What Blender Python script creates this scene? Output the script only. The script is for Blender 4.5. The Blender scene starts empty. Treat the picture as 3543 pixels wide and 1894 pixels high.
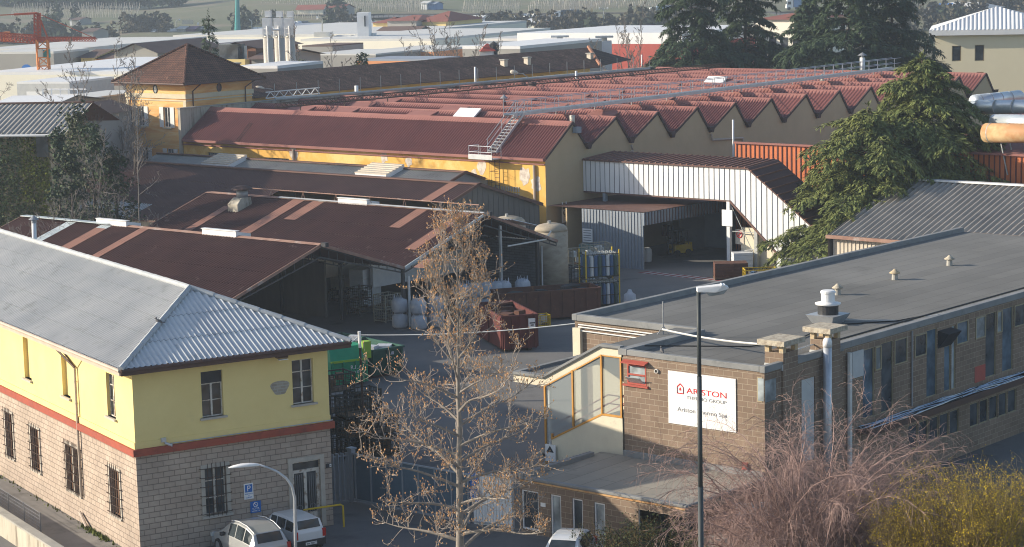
import bpy, math, random
import numpy as np
from mathutils import Vector, Matrix
R=math.radians
SC=bpy.context.scene
COL=SC.collection
# ---------------------------------------------------------------- camera, sky, sun, exposure
CAM_H=25.0; FPX=7490.2
cam=bpy.data.cameras.new('camera'); cam.sensor_width=36; cam.lens=FPX/3543*36; cam.clip_start=1; cam.clip_end=9000
camo=bpy.data.objects.new('camera',cam); COL.objects.link(camo); SC.camera=camo
_p,_r,_h=R(8.35914),R(1.3736),R(40.5)
_fh=Vector((math.cos(_h),math.sin(_h),0)); _rt=Vector((math.sin(_h),-math.cos(_h),0))
FW=_fh*math.cos(_p)-Vector((0,0,1))*math.sin(_p); _dn=FW.cross(_rt)
RT=_rt*math.cos(_r)+_dn*math.sin(_r); DN=-_rt*math.sin(_r)+_dn*math.cos(_r)
_m=Matrix((RT,-DN,-FW)).transposed().to_4x4(); _m.translation=(0,0,CAM_H); camo.matrix_world=_m
ORG=Vector((0,0,CAM_H))
SUN_AZ,SUN_EL=127.0,19.8
SUND=Vector((math.cos(R(SUN_AZ))*math.cos(R(SUN_EL)),math.sin(R(SUN_AZ))*math.cos(R(SUN_EL)),math.sin(R(SUN_EL))))
sl=bpy.data.lights.new('sun','SUN'); sl.energy=5.0; sl.angle=R(.5); sl.color=(1,.885,.71)
so=bpy.data.objects.new('sun',sl); COL.objects.link(so); so.rotation_euler=(-SUND).to_track_quat('-Z','Y').to_euler()
W=bpy.data.worlds.new('World'); SC.world=W; W.use_nodes=True
_nt=W.node_tree; _nt.nodes.clear()
_sky=_nt.nodes.new('ShaderNodeTexSky'); _sky.sky_type='NISHITA'; _sky.sun_disc=False
_sky.sun_elevation=R(SUN_EL); _sky.sun_rotation=R(90-SUN_AZ)
_sky.altitude=250; _sky.air_density=1.0; _sky.dust_density=1.2; _sky.ozone_density=1.0
_bg=_nt.nodes.new('ShaderNodeBackground'); _bg.inputs[1].default_value=.13
_wo=_nt.nodes.new('ShaderNodeOutputWorld'); _nt.links.new(_sky.outputs[0],_bg.inputs[0]); _nt.links.new(_bg.outputs[0],_wo.inputs[0])
SC.view_settings.view_transform='Standard'; SC.view_settings.look='None'; SC.view_settings.exposure=.55; SC.view_settings.gamma=1
SC.render.engine='CYCLES'; SC.cycles.max_bounces=6; SC.cycles.volume_bounces=0; SC.cycles.transparent_max_bounces=12
SC.cycles.use_denoising=True; SC.cycles.filter_width=1.05
# ---------------------------------------------------------------- where a sight line meets a plane of the place
def _ray(x,y): return FW+RT*((x-1771.5)/FPX)+DN*((y-947)/FPX)
def gz(x,y,z=0): d=_ray(x,y); return ORG+d*((z-CAM_H)/d.z)
def gx(x,y,a): d=_ray(x,y); return ORG+d*(a/d.x)
def gy(x,y,b): d=_ray(x,y); return ORG+d*(b/d.y)
def gd(x,y,D): d=_ray(x,y); return ORG+d*(D/math.hypot(d.x,d.y))
def ppm(P): return FPX/((Vector(P)-ORG).dot(FW))
# ---------------------------------------------------------------- mesh builder
MAT={}
def cr(a): return Vector(a)
class MB:
    def __init__(s,fr=None): s.v=[];s.f=[];s.m=[];s.fr=fr
    def add(s,pts,faces,mi=0):
        n=len(s.v)
        if s.fr is not None: pts=[s.fr@Vector(p) for p in pts]
        s.v.extend(tuple(p) for p in pts)
        for f in faces: s.f.append(tuple(n+i for i in f)); s.m.append(mi)
        return s
    def poly(s,pts,mi=0): return s.add(pts,[tuple(range(len(pts)))],mi)
    def box(s,x0,x1,y0,y1,z0,z1,mi=0):
        p=[(x0,y0,z0),(x1,y0,z0),(x1,y1,z0),(x0,y1,z0),(x0,y0,z1),(x1,y0,z1),(x1,y1,z1),(x0,y1,z1)]
        return s.add(p,[(0,3,2,1),(4,5,6,7),(0,1,5,4),(1,2,6,5),(2,3,7,6),(3,0,4,7)],mi)
    def hexa(s,p,mi=0):
        return s.add(p,[(0,3,2,1),(4,5,6,7),(0,1,5,4),(1,2,6,5),(2,3,7,6),(3,0,4,7)],mi)
    def cbox(s,c,sz,mi=0,rz=0):
        c=Vector(c);M=Matrix.Rotation(rz,4,'Z')
        p=[]
        for dz in (0,1):
            for dx,dy in ((-.5,-.5),(.5,-.5),(.5,.5),(-.5,.5)):
                p.append(c+M@Vector((dx*sz[0],dy*sz[1],dz*sz[2])))
        return s.hexa(p,mi)
    def prism(s,poly,vec,mi=0):
        n=len(poly); a=[Vector(p) for p in poly]; b=[p+Vector(vec) for p in a]
        fs=[tuple(range(n))[::-1],tuple(range(n,2*n))]+[(i,(i+1)%n,n+(i+1)%n,n+i) for i in range(n)]
        return s.add(a+b,fs,mi)
    def tube(s,pts,r,n=6,mi=0,caps=True,r2=None):
        pts=[Vector(p) for p in pts]; k=len(pts)
        if isinstance(r,(int,float)):
            r=[r+( (r2-r)*i/(k-1) if r2 is not None else 0) for i in range(k)]
        vs=[];fs=[]
        prev=None
        for i,p in enumerate(pts):
            t=(pts[min(i+1,k-1)]-pts[max(i-1,0)])
            if t.length<1e-9: t=Vector((0,0,1))
            t.normalize()
            u=t.cross(Vector((0,0,1))) if prev is None else prev-t*prev.dot(t)
            if u.length<1e-4: u=t.cross(Vector((1,0,0)))
            u.normalize(); prev=u; w=t.cross(u)
            for j in range(n):
                a=2*math.pi*j/n; vs.append(p+(u*math.cos(a)+w*math.sin(a))*r[i])
        for i in range(k-1):
            for j in range(n):
                fs.append((i*n+j,i*n+(j+1)%n,(i+1)*n+(j+1)%n,(i+1)*n+j))
        if caps and n>2: fs+= [tuple(range(n))[::-1],tuple(range((k-1)*n,k*n))]
        return s.add(vs,fs,mi)
    def bar(s,a,b,w,h=None,mi=0):
        a=Vector(a);b=Vector(b);h=h or w;t=(b-a)
        if t.length<1e-6: return s
        t.normalize();u=t.cross(Vector((0,0,1)))
        if u.length<1e-3:u=t.cross(Vector((1,0,0)))
        u.normalize();v=u.cross(t)
        p=[]
        for q in (a,b):
            for i,j in ((-.5,-.5),(.5,-.5),(.5,.5),(-.5,.5)): p.append(q+u*i*w+v*j*h)
        return s.add(p,[(0,3,2,1),(4,5,6,7),(0,1,5,4),(1,2,6,5),(2,3,7,6),(3,0,4,7)],mi)
    def lathe(s,prof,c,n=16,mi=0):
        c=Vector(c);vs=[];fs=[];k=len(prof)
        for r,z in prof:
            for j in range(n):
                a=2*math.pi*j/n; vs.append(c+Vector((math.cos(a)*r,math.sin(a)*r,z)))
        for i in range(k-1):
            for j in range(n): fs.append((i*n+j,i*n+(j+1)%n,(i+1)*n+(j+1)%n,(i+1)*n+j))
        if prof[0][0]>1e-4: fs.append(tuple(range(n))[::-1])
        if prof[-1][0]>1e-4: fs.append(tuple(range((k-1)*n,k*n)))
        return s.add(vs,fs,mi)
    def corr(s,poly,udir,pitch,amp,n=6,lap=0,mi=0,thick=0):
        """corrugated sheet filling a convex planar polygon; waves run across udir"""
        P=[Vector(p) for p in poly];u=Vector(udir).normalized()
        nn=Vector((0,0,0))
        for i in range(len(P)): nn+=(P[i]-P[0]).cross(P[(i+1)%len(P)]-P[0])
        nn.normalize()
        if nn.z<0: nn=-nn
        w=nn.cross(u); 
        if w.z<0: w=-w
        o=P[0]; q=[((p-o).dot(u),(p-o).dot(w)) for p in P]
        u0=min(a for a,b in q);u1=max(a for a,b in q)
        def rng(x):
            c=[]
            for i in range(len(q)):
                (a0,b0),(a1,b1)=q[i],q[(i+1)%len(q)]
                if abs(a1-a0)<1e-9:
                    if abs(x-a0)<1e-6: c+=[b0,b1]
                    continue
                t=(x-a0)/(a1-a0)
                if -1e-9<=t<=1+1e-9: c.append(b0+t*(b1-b0))
            return (min(c),max(c)) if c else (0,0)
        step=pitch/n; xs=[];x=u0
        while x<u1-1e-6: xs.append(x); x+=step
        xs.append(u1)
        vmin=min(b for a,b in q);vmax=max(b for a,b in q)
        rows=[(vmin,vmax)]
        if lap:
            rows=[];y=vmin
            while y<vmax-.01: rows.append((y,min(y+lap,vmax)));y+=lap
        L=[(x,)+rng(min(max(x,u0+1e-5),u1-1e-5)) for x in xs]
        for (r0,r1) in rows:
            vs=[];fs=[];idx=[]
            for x,lo,hi in L:
                a,b=max(lo,r0),min(hi,r1)
                d=amp*math.sin(2*math.pi*(x-u0)/pitch)
                if b<a: a=b=min(max(a,lo),hi)
                e=.014 if lap else 0
                fa=(r1-a)/(r1-r0); fb=(r1-b)/(r1-r0)
                vs+= [o+u*x+w*a+nn*(d+e*fa),o+u*x+w*b+nn*(d+e*fb-(.0 if not lap else .003))]
            for i in range(len(L)-1):
                if (max(L[i][1],r0)<min(L[i][2],r1)-1e-6) or (max(L[i+1][1],r0)<min(L[i+1][2],r1)-1e-6):
                    fs.append((2*i,2*i+2,2*i+3,2*i+1))
            s.add(vs,fs,mi)
        return s
    def obj(s,name,mat,parent=None,smooth=False,bevel=0):
        me=bpy.data.meshes.new(name)
        v=np.array(s.v,dtype=np.float64).reshape(-1,3)
        off=np.zeros(3)
        if parent is not None: off=np.array(BASE.get(parent.name,(0,0,0)))
        me.from_pydata((v-off).tolist(),[],s.f)
        mats=mat if isinstance(mat,(list,tuple)) else [mat]
        for m in mats: me.materials.append(MAT[m] if isinstance(m,str) else m)
        if len(mats)>1: me.polygons.foreach_set('material_index',s.m)
        if smooth: me.polygons.foreach_set('use_smooth',[True]*len(s.f))
        me.update()
        # metre-true uv by face direction
        uv=me.uv_layers.new(name='uv'); nl=len(me.loops)
        ls=np.zeros(len(me.polygons),int);lt=np.zeros(len(me.polygons),int);nr=np.zeros(len(me.polygons)*3)
        me.polygons.foreach_get('loop_start',ls);me.polygons.foreach_get('loop_total',lt);me.polygons.foreach_get('normal',nr)
        vi=np.zeros(nl,int);me.loops.foreach_get('vertex_index',vi)
        N=np.repeat(nr.reshape(-1,3),lt,axis=0);C=v[vi]
        T=np.stack([-N[:,1],N[:,0],np.zeros(nl)],1);tl=np.linalg.norm(T,axis=1)
        flat=tl<.15; T[flat]=(1,0,0);tl[flat]=1;T/=tl[:,None]
        B=np.cross(N,T)
        out=np.stack([(C*T).sum(1),(C*B).sum(1)],1)
        uv.data.foreach_set('uv',out.reshape(-1))
        o=bpy.data.objects.new(name,me); COL.objects.link(o)
        if parent is not None: o.parent=parent
        BASE[o.name]=tuple(off)
        if bevel:
            b=o.modifiers.new('b','BEVEL');b.width=bevel;b.segments=2;b.limit_method='ANGLE'
        return o
BASE={}
def thing(name,label,cat,loc=(0,0,0),group=None):
    o=bpy.data.objects.new(name,None);COL.objects.link(o);o.location=loc;o.empty_display_size=.3
    BASE[o.name]=tuple(loc);o['label']=label;o['category']=cat
    if group:o['group']=group
    return o
def tag(o,label=None,cat=None,group=None,kind=None):
    if label:o['label']=label
    if cat:o['category']=cat
    if group:o['group']=group
    if kind:o['kind']=kind
    return o
def solo(mb,name,mat,label,cat,group=None,smooth=False,loc=None):
    o=mb.obj(name,mat,smooth=smooth); tag(o,label,cat,group); 
    return o
def dup(root,loc,rz=0,label=None):
    def cp(o,par):
        c=o.copy();COL.objects.link(c)
        if par is not None:c.parent=par
        for ch in list(o.children): cp(ch,c)
        return c
    c=cp(root,None);c.location=loc;c.rotation_euler=(0,0,rz)
    if label:c['label']=label
    return c
def text(body,name,mat,parent,org,right,up,size,sx=1.0,align='LEFT',ext=.004):
    cu=bpy.data.curves.new(name,'FONT');cu.body=body;cu.size=size;cu.extrude=ext;cu.align_x=align
    cu.materials.append(MAT[mat]);o=bpy.data.objects.new(name,cu);COL.objects.link(o)
    r=Vector(right).normalized();u=Vector(up).normalized();n=r.cross(u)
    M=Matrix((r,u,n)).transposed().to_4x4()@Matrix.Diagonal((sx,1,1,1))
    M.translation=Vector(org)-Vector(BASE.get(parent.name,(0,0,0)))
    bpy.context.view_layer.update()
    me=bpy.data.meshes.new_from_object(o.evaluated_get(bpy.context.evaluated_depsgraph_get()));me.materials.clear();me.materials.append(MAT[mat])
    bpy.data.objects.remove(o);o=bpy.data.objects.new(name,me);COL.objects.link(o)
    o.parent=parent;o.matrix_basis=M;BASE[o.name]=BASE.get(parent.name,(0,0,0))
    return o
# ---------------------------------------------------------------- materials
def mk(name):
    m=bpy.data.materials.new(name);m.use_nodes=True;nt=m.node_tree;b=nt.nodes['Principled BSDF'];MAT[name]=m
    return m,nt,b
def nd(nt,t,**k):
    n=nt.nodes.new(t)
    for a,v in k.items(): setattr(n,a,v)
    return n
def lk(nt,a,b): nt.links.new(a,b)
def rgb(c): return (c[0],c[1],c[2],1)
def noise(nt,vec,scale,detail=6,rough=.6):
    n=nd(nt,'ShaderNodeTexNoise');n.inputs['Scale'].default_value=scale;n.inputs['Detail'].default_value=detail;n.inputs['Roughness'].default_value=rough
    lk(nt,vec,n.inputs['Vector']);return n.outputs['Fac']
def ramp(nt,fac,a,b,ca=(0,0,0),cb=(1,1,1)):
    r=nd(nt,'ShaderNodeValToRGB');e=r.color_ramp.elements;e[0].position=a;e[1].position=b;e[0].color=rgb(ca);e[1].color=rgb(cb)
    lk(nt,fac,r.inputs[0]);return r.outputs[0]
def mix(nt,fac,a,b,mode='MIX'):
    m=nd(nt,'ShaderNodeMix',data_type='RGBA',blend_type=mode)
    if isinstance(fac,(int,float)): m.inputs[0].default_value=fac
    else: lk(nt,fac,m.inputs[0])
    for i,c in ((6,a),(7,b)):
        if isinstance(c,(tuple,list)): m.inputs[i].default_value=rgb(c)
        else: lk(nt,c,m.inputs[i])
    return m.outputs[2]
def mat(name,c1,c2=None,scale=1.2,lo=.35,hi=.68,rough=.8,metal=0,spec=.3,stain=None,bump=0,bscale=30,island=0,stretch=None,coat=0):
    m,nt,b=mk(name)
    tc=nd(nt,'ShaderNodeTexCoord');vec=tc.outputs['Object']
    if stretch:
        mp=nd(nt,'ShaderNodeMapping');mp.inputs['Scale'].default_value=stretch;lk(nt,vec,mp.inputs[0]);vec=mp.outputs[0]
    c2=c2 or tuple(x*.78 for x in c1)
    col=mix(nt,ramp(nt,noise(nt,vec,scale),lo,hi),c1,c2)
    if stain:   # (colour, scale, low, high)
        col=mix(nt,ramp(nt,noise(nt,vec,stain[1],8,.7),stain[2],stain[3]),col,stain[0])
    if island:
        g=nd(nt,'ShaderNodeNewGeometry');mr=nd(nt,'ShaderNodeMapRange');mr.inputs[3].default_value=1-island;mr.inputs[4].default_value=1+island
        lk(nt,g.outputs['Random Per Island'],mr.inputs[0])
        vm=nd(nt,'ShaderNodeVectorMath',operation='SCALE');lk(nt,col,vm.inputs[0]);lk(nt,mr.outputs[0],vm.inputs[3]);col=vm.outputs[0]
    lk(nt,col,b.inputs['Base Color']);b.inputs['Roughness'].default_value=rough;b.inputs['Metallic'].default_value=metal;b.inputs['Specular IOR Level'].default_value=spec
    if coat:b.inputs['Coat Weight'].default_value=coat
    if bump:
        bp=nd(nt,'ShaderNodeBump');bp.inputs['Strength'].default_value=bump;bp.inputs['Distance'].default_value=.05
        lk(nt,noise(nt,tc.outputs['Object'],bscale,4),bp.inputs['Height']);lk(nt,bp.outputs[0],b.inputs['Normal'])
    return m
def brick(name,c1,c2,mort,bw=.5,rh=.25,ms=.014,rough=.9,bump=.5,off=.5,bias=0,var=.5,vscale=.5,stain=None,msm=.1):
    m,nt,b=mk(name);tc=nd(nt,'ShaderNodeTexCoord')
    br=nd(nt,'ShaderNodeTexBrick');br.offset=off;lk(nt,tc.outputs['UV'],br.inputs['Vector'])
    for k,v in (('Color1',rgb(c1)),('Color2',rgb(c2)),('Mortar',rgb(mort)),('Scale',1),('Mortar Size',ms),('Mortar Smooth',msm),('Bias',bias),('Brick Width',bw),('Row Height',rh)): br.inputs[k].default_value=v
    f=ramp(nt,noise(nt,tc.outputs['Object'],vscale,8,.65),.3,.72,(1-var,)*3,(1.15,)*3)
    col=mix(nt,1.0,br.outputs['Color'],f,'MULTIPLY')
    if stain: col=mix(nt,ramp(nt,noise(nt,tc.outputs['Object'],stain[1],8,.7),stain[2],stain[3]),col,stain[0])
    lk(nt,col,b.inputs['Base Color']);b.inputs['Roughness'].default_value=rough;b.inputs['Specular IOR Level'].default_value=.2
    if bump:
        bp=nd(nt,'ShaderNodeBump',invert=True);bp.inputs['Strength'].default_value=bump;bp.inputs['Distance'].default_value=.03
        lk(nt,br.outputs['Fac'],bp.inputs['Height']);lk(nt,bp.outputs[0],b.inputs['Normal'])
    return m
def glassmat(name,col=(.03,.035,.04),rough=.08,spec=.6):
    m,nt,b=mk(name);tc=nd(nt,'ShaderNodeTexCoord')
    c=mix(nt,ramp(nt,noise(nt,tc.outputs['Object'],.7,3),.4,.62),col,tuple(min(1,x*2.6+.01) for x in col))
    lk(nt,c,b.inputs['Base Color']);b.inputs['Roughness'].default_value=rough;b.inputs['Specular IOR Level'].default_value=spec
    return m
HAZE=0.00033
# ---------------------------------------------------------------- palette
mat('plaster_yellow',(.80,.65,.29),(.74,.59,.25),.5,stain=((.62,.50,.24),.35,.62,.8),rough=.92)
brick('block_house',(.45,.37,.305),(.41,.33,.27),(.24,.195,.165),.5,.24,.014,var=.22,vscale=.6,bump=.9)
mat('band_red',(.36,.085,.05),(.28,.07,.05),1.5,stain=((.16,.06,.05),2,.55,.75))
mat('fibre_cement',(.50,.50,.495),(.36,.37,.385),.35,.3,.7,stain=((.26,.26,.25),1.3,.55,.78),rough=.88)
mat('fibre_cement_clean',(.62,.63,.64),(.52,.53,.55),.5,stain=((.30,.31,.32),1.1,.6,.8),rough=.8)
mat('ridge_cement',(.44,.46,.48),(.33,.36,.39),1.5,rough=.85)
mat('gutter_brown',(.10,.055,.04),(.075,.045,.04),1.5,rough=.55)
mat('gutter_pale',(.5,.42,.34),(.42,.34,.28),1.5,rough=.6)
mat('stone_pale',(.50,.46,.40),(.40,.37,.33),2,rough=.9)
mat('paint_white_worn',(.60,.57,.52),(.32,.24,.18),3.5,.5,.62,rough=.8)
mat('dark_room',(.018,.018,.02),(.012,.012,.014),1,rough=.9)
mat('iron_dark',(.06,.045,.04),(.09,.055,.04),4,rough=.7,metal=.3)
mat('shutter_brown',(.16,.085,.05),(.12,.065,.04),3)
mat('shutter_dark',(.055,.055,.06),(.04,.04,.045),3)
mat('metal_grey',(.33,.34,.36),(.26,.27,.29),3,rough=.5,metal=.4)
mat('galvanised',(.55,.57,.60),(.43,.45,.48),2,rough=.42,metal=.55)
mat('white_metal',(.78,.78,.78),(.70,.70,.71),2,rough=.45)
mat('black_rubber',(.02,.02,.02),(.03,.03,.03),3,rough=.9)
mat('asphalt',(.175,.17,.165),(.14,.137,.135),.25,stain=((.085,.083,.085),.12,.56,.66),rough=.95,bump=.25,bscale=14)
mat('asphalt_street',(.15,.148,.148),(.12,.12,.122),.4,stain=((.085,.085,.09),.25,.55,.68),rough=.95,bump=.2,bscale=16)
mat('concrete',(.40,.385,.35),(.30,.29,.27),.7,stain=((.19,.175,.15),.9,.56,.75),rough=.95,bump=.2,bscale=9)
mat('concrete_streak',(.50,.46,.38),(.36,.32,.26),1.2,stain=((.16,.13,.10),2.2,.5,.68),rough=.95,stretch=(1,1,.12))
mat('alley',(.27,.255,.235),(.21,.2,.19),.5,stain=((.14,.13,.12),.35,.54,.7),rough=.95,bump=.2,bscale=12)
mat('earth',(.19,.16,.115),(.12,.115,.07),.06,stain=((.07,.085,.04),.03,.5,.66),rough=1)
mat('sign_white',(.82,.82,.82),(.79,.79,.79),1,rough=.4)
mat('sign_blue',(.03,.16,.50),(.028,.15,.46),1,rough=.4)
mat('sign_red',(.62,.03,.04),(.6,.03,.04),1,rough=.4)
mat('sign_grey',(.22,.23,.25),(.21,.22,.24),1,rough=.5)
mat('yellow_paint',(.66,.45,.02),(.55,.36,.02),3,stain=((.25,.13,.05),4,.62,.7),rough=.55)
mat('moss',(.10,.13,.02),(.14,.15,.03),3,island=.35)
glassmat('pane_dark');glassmat('pane_blue',(.05,.075,.10),.06)
glassmat('pane_curtain',(.16,.18,.19),.25)
# ---------------------------------------------------------------- ground of the place
def sheet(name,pts,z,m,kind='structure'):
    mb=MB();mb.poly([(p[0],p[1],z) for p in pts]);o=mb.obj(name,m);o['kind']=kind;return o
# ---------------------------------------------------------------- yellow house
HB=Vector((66.24,67.41,0));HF=Matrix.Translation(HB)@Matrix.Rotation(R(31.18-49.5),4,'Z')
def hp(x,y,z): return HF@Vector((x,y,z))
W_,L_=9.154,44.0
house=thing('yellow_house','yellow two-storey house with pale block ground floor and grey corrugated hip roof','house',HB)
def wall_with_holes(mb,frm,u0,u1,z0,z1,holes,depth,mi=0,mj=None):
    """frm(u,z,d) -> point; d goes into the wall. cuts rectangular holes with reveals"""
    us=sorted({u0,u1}|{h[0] for h in holes}|{h[1] for h in holes});zs=sorted({z0,z1}|{h[2] for h in holes}|{h[3] for h in holes})
    for i in range(len(us)-1):
        for j in range(len(zs)-1):
            uc=(us[i]+us[i+1])/2;zc=(zs[j]+zs[j+1])/2
            if any(h[0]<uc<h[1] and h[2]<zc<h[3] for h in holes): continue
            mb.poly([frm(us[i],zs[j],0),frm(us[i+1],zs[j],0),frm(us[i+1],zs[j+1],0),frm(us[i],zs[j+1],0)],mi)
    for a,b,c,d in holes:
        for p,q in (((a,c),(b,c)),((b,c),(b,d)),((b,d),(a,d)),((a,d),(a,c))):
            mb.poly([frm(*p,0),frm(*q,0),frm(*q,depth),frm(*p,depth)],mi if mj is None else mj)
fr_=lambda u,z,d:(u,d,z)           # right (gate side) facade
fl_=lambda u,z,d:(-W_+d,u,z)       # alley facade
upR=[(-6.05,-5.05,5.68,7.68),(-1.75,-.73,5.70,7.68)]
loR=[(-6.09,-5.09,1.37,3.45),(-1.93,-.57,.05,3.11)]
upL=[(2.12,3.09,5.68,7.60),(7.72,8.72,5.66,7.55),(13.0,14.0,5.66,7.64),(18.3,19.3,5.66,7.6),(24,25,5.66,7.6)]
loL=[(2.0,3.2,1.30,3.40),(6.9,7.65,1.30,3.44),(7.85,8.65,1.30,3.44),(12.35,13.57,1.32,3.40),(16.2,17.3,1.25,3.5),(21,22.2,1.3,3.4),(26,27.2,1.3,3.4)]
mb=MB(HF)
wall_with_holes(mb,fr_,-W_,0,4.72,8.15,upR,.22);wall_with_holes(mb,fl_,0,L_,4.72,8.15,upL,.22)
mb.poly([(0,0,4.72),(0,L_,4.72),(0,L_,8.15),(0,0,8.15)]);mb.poly([(-W_,L_,4.72),(0,L_,4.72),(0,L_,8.15),(-W_,L_,8.15)])
for a,b,c,d in upL[1:]: mb.poly([(-W_+.2,a,c),(-W_+.2,b,c),(-W_+.2,b,d),(-W_+.2,a,d)])   # blind niches
mb.box(-W_-.05,0.02,-.035,.0,4.72,5.02).box(-W_-.05,-W_,0,L_,4.72,5.02)
wu=mb.obj('upper_wall','plaster_yellow',house)
pt=MB(HF);rn=random.Random(3)
pt.poly([(-2.36+.42*math.cos(t)*(1+.2*math.sin(3*t)),-.006,6.55+.36*math.sin(t)*(1+.15*math.cos(2*t))) for t in [i*.2618 for i in range(24)]])
brick('bare_brick',(.40,.36,.30),(.34,.30,.25),(.42,.40,.36),.28,.13,.02,var=.4)
pt.obj('bare_patch','bare_brick',wu)
mb=MB(HF)
wall_with_holes(mb,fr_,-W_,0,-1,4.46,loR,.25);wall_with_holes(mb,fl_,0,L_,-1,4.46,loL,.25)
mb.poly([(0,0,-1),(0,L_,-1),(0,L_,4.46),(0,0,4.46)])
wl=mb.obj('lower_wall','block_house',house)
mb=MB(HF);mb.box(-W_-.16,.16,-.16,-.001,4.44,4.74).box(-W_-.16,-W_-.001,-.001,L_,4.44,4.74).box(.001,.16,0,L_,4.44,4.74)
mb.obj('string_course','band_red',house)
# roof
ov=.72;ez=8.36;rz=10.66;ay=4.3
cL=(-W_-ov,-ov,ez);cR=(ov,-ov,ez);ap=(-W_/2,ay,rz);bk=(-W_/2,L_,rz)
mb=MB();f=lambda p:HF@Vector(p)
mb.corr([f(cL),f((-W_-ov,L_,ez)),f(bk),f(ap)],f((0,1,0))-f((0,0,0)),.25,.038,8,1.15)
mb.obj('alley_roof_slope','fibre_cement',house,smooth=True)
mb=MB();mb.corr([f(cL),f(cR),f(ap)],f((1,0,0))-f((0,0,0)),.25,.042,8,1.75);mb.obj('hip_roof_slope','fibre_cement_clean',house,smooth=True)
mb=MB();mb.corr([f(cR),f((ov,L_,ez)),f(bk),f(ap)],f((0,1,0))-f((0,0,0)),.177,.026,4,1.15);mb.obj('yard_roof_slope','fibre_cement',house,smooth=True)
mb=MB(HF)
for a,b in ((ap,cL),(ap,cR),(ap,bk)):
    a_=Vector(a)+Vector((0,0,.05));b_=Vector(b)+Vector((0,0,.05));n=int((b_-a_).length/1.25)+1
    for i in range(n):
        p=a_.lerp(b_,i/n);q=a_.lerp(b_,(i+1)/n+.01);mb.tube([p,q],[.115,.135],8)
mb.obj('ridge_tiles','ridge_cement',house)
mb=MB(HF);mb.poly([(-W_-ov,-ov,ez-.1),(ov,-ov,ez-.1),(ov,L_,ez-.1),(-W_-ov,L_,ez-.1)]);mb.obj('soffit','gutter_brown',house)
def gutter(a,b,name,m):
    mb=MB(HF);mb.tube([a,b],.085,8);mb.bar(Vector(a)+Vector((0,0,-.13)),Vector(b)+Vector((0,0,-.13)),.06,.16);return mb.obj(name,m,house)
gutter((-W_-ov-.06,-ov-.07,ez-.06),(ov+.06,-ov-.07,ez-.06),'gutter','gutter_brown')
gutter((-W_-ov-.07,-ov,ez-.06),(-W_-ov-.07,L_,ez-.06),'gutter','gutter_pale')
mb=MB(HF);x=-W_-.11
mb.tube([(-W_-ov-.05,9.06,ez-.2),(-W_-.3,8.6,7.9),(x,6.7,7.25)],.05,8);mb.tube([(-W_-ov-.05,6.3,ez-.2),(x,6.66,7.3)],.035,6)
dp=mb.obj('downpipe','gutter_brown',house)
mb=MB(HF);mb.tube([(x,6.68,7.25),(x,6.72,1.35)],.06,8);mb.tube([(x,7.0,.55),(x-.1,5.95,.12)],.07,8)
for z in (6.6,5.6,4.2,2.8): mb.lathe([(.075,z),(.075,z+.05)],(x,6.7,0),8)
mb.obj('pale_length','gutter_pale',dp)
# windows
def window(hole,frm,name,par,fm,nv=2,trans=.62,pane='pane_dark',d=.14,lower=False,transom=True):
    a,b,c,e=hole;w=b-a;mb=MB(HF);t=.05
    def bx(u0,u1,z0,z1,d0,d1): mb.hexa([frm(u0,z0,d1),frm(u1,z0,d1),frm(u1,z0,d0),frm(u0,z0,d0),frm(u0,z1,d1),frm(u1,z1,d1),frm(u1,z1,d0),frm(u0,z1,d0)])
    bx(a,a+t,c,e,d,d+.05);bx(b-t,b,c,e,d,d+.05);bx(a,b,c,c+t,d,d+.05);bx(a,b,e-t,e,d,d+.05)
    for i in range(1,nv): bx(a+w*i/nv-.04,a+w*i/nv+.04,c,e,d-.01,d+.06)
    if transom:
        bx(a,b,c+(e-c)*.72-.02,c+(e-c)*.72+.02,d,d+.05);bx(a,b,c+(e-c)*.36-.015,c+(e-c)*.36+.015,d,d+.05)
    fo=mb.obj(name,fm,par)
    q=MB(HF);q.poly([frm(a,c,d+.04),frm(b,c,d+.04),frm(b,e,d+.04),frm(a,e,d+.04)]);q.obj('pane',pane,fo)
    return fo
def sill(hole,frm,par,ext=.12,out=.12,th=.09):
    a,b,c,e=hole;mb=MB(HF)
    mb.hexa([frm(a-ext,c-th,.2),frm(b+ext,c-th,.2),frm(b+ext,c-th,-out),frm(a-ext,c-th,-out),frm(a-ext,c,.2),frm(b+ext,c,.2),frm(b+ext,c,-out),frm(a-ext,c,-out)])
    return mb.obj('sill','stone_pale',par)
for h in upR:
    w=window(h,fr_,'upper_window',house,'paint_white_worn');sill(h,fr_,w)
mb=MB(HF);a,b,c,e=upR[0];mb.box(a+.02,b-.02,.1,.13,7.15,e-.02);mb.obj('roller_blind','shutter_dark',house)
w=window(upL[0],fl_,'upper_window',house,'paint_white_worn');sill(upL[0],fl_,w)
for h in upL[1:]: sill(h,fl_,house)
def grille(h,frm,par):
    a,b,c,e=h;mb=MB(HF);n=5
    for i in range(n): 
        u=a+(b-a)*(i+.5)/n;mb.tube([frm(u,c-.05,-.14),frm(u,e+.25,-.14)],.016,5)
    for i in range(6):
        z=c+.1+(e-c)*i/5.2;mb.tube([frm(a-.22,z,-.01),frm(a-.2,z,-.13),frm(b+.2,z,-.13),frm(b+.22,z,-.01)],.016,5)
    return mb.obj('grille','iron_dark',par)
def surround(h,frm,par,t=.17,bottom=True):
    a,b,c,e=h;mb=MB(HF)
    def bx(u0,u1,z0,z1): mb.hexa([frm(u0,z0,.02),frm(u1,z0,.02),frm(u1,z0,-.05),frm(u0,z0,-.05),frm(u0,z1,.02),frm(u1,z1,.02),frm(u1,z1,-.05),frm(u0,z1,-.05)])
    bx(a-t,a,c,e+t);bx(b,b+t,c,e+t);bx(a,b,e,e+t)
    return mb.obj('surround','stone_pale',par)
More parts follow.
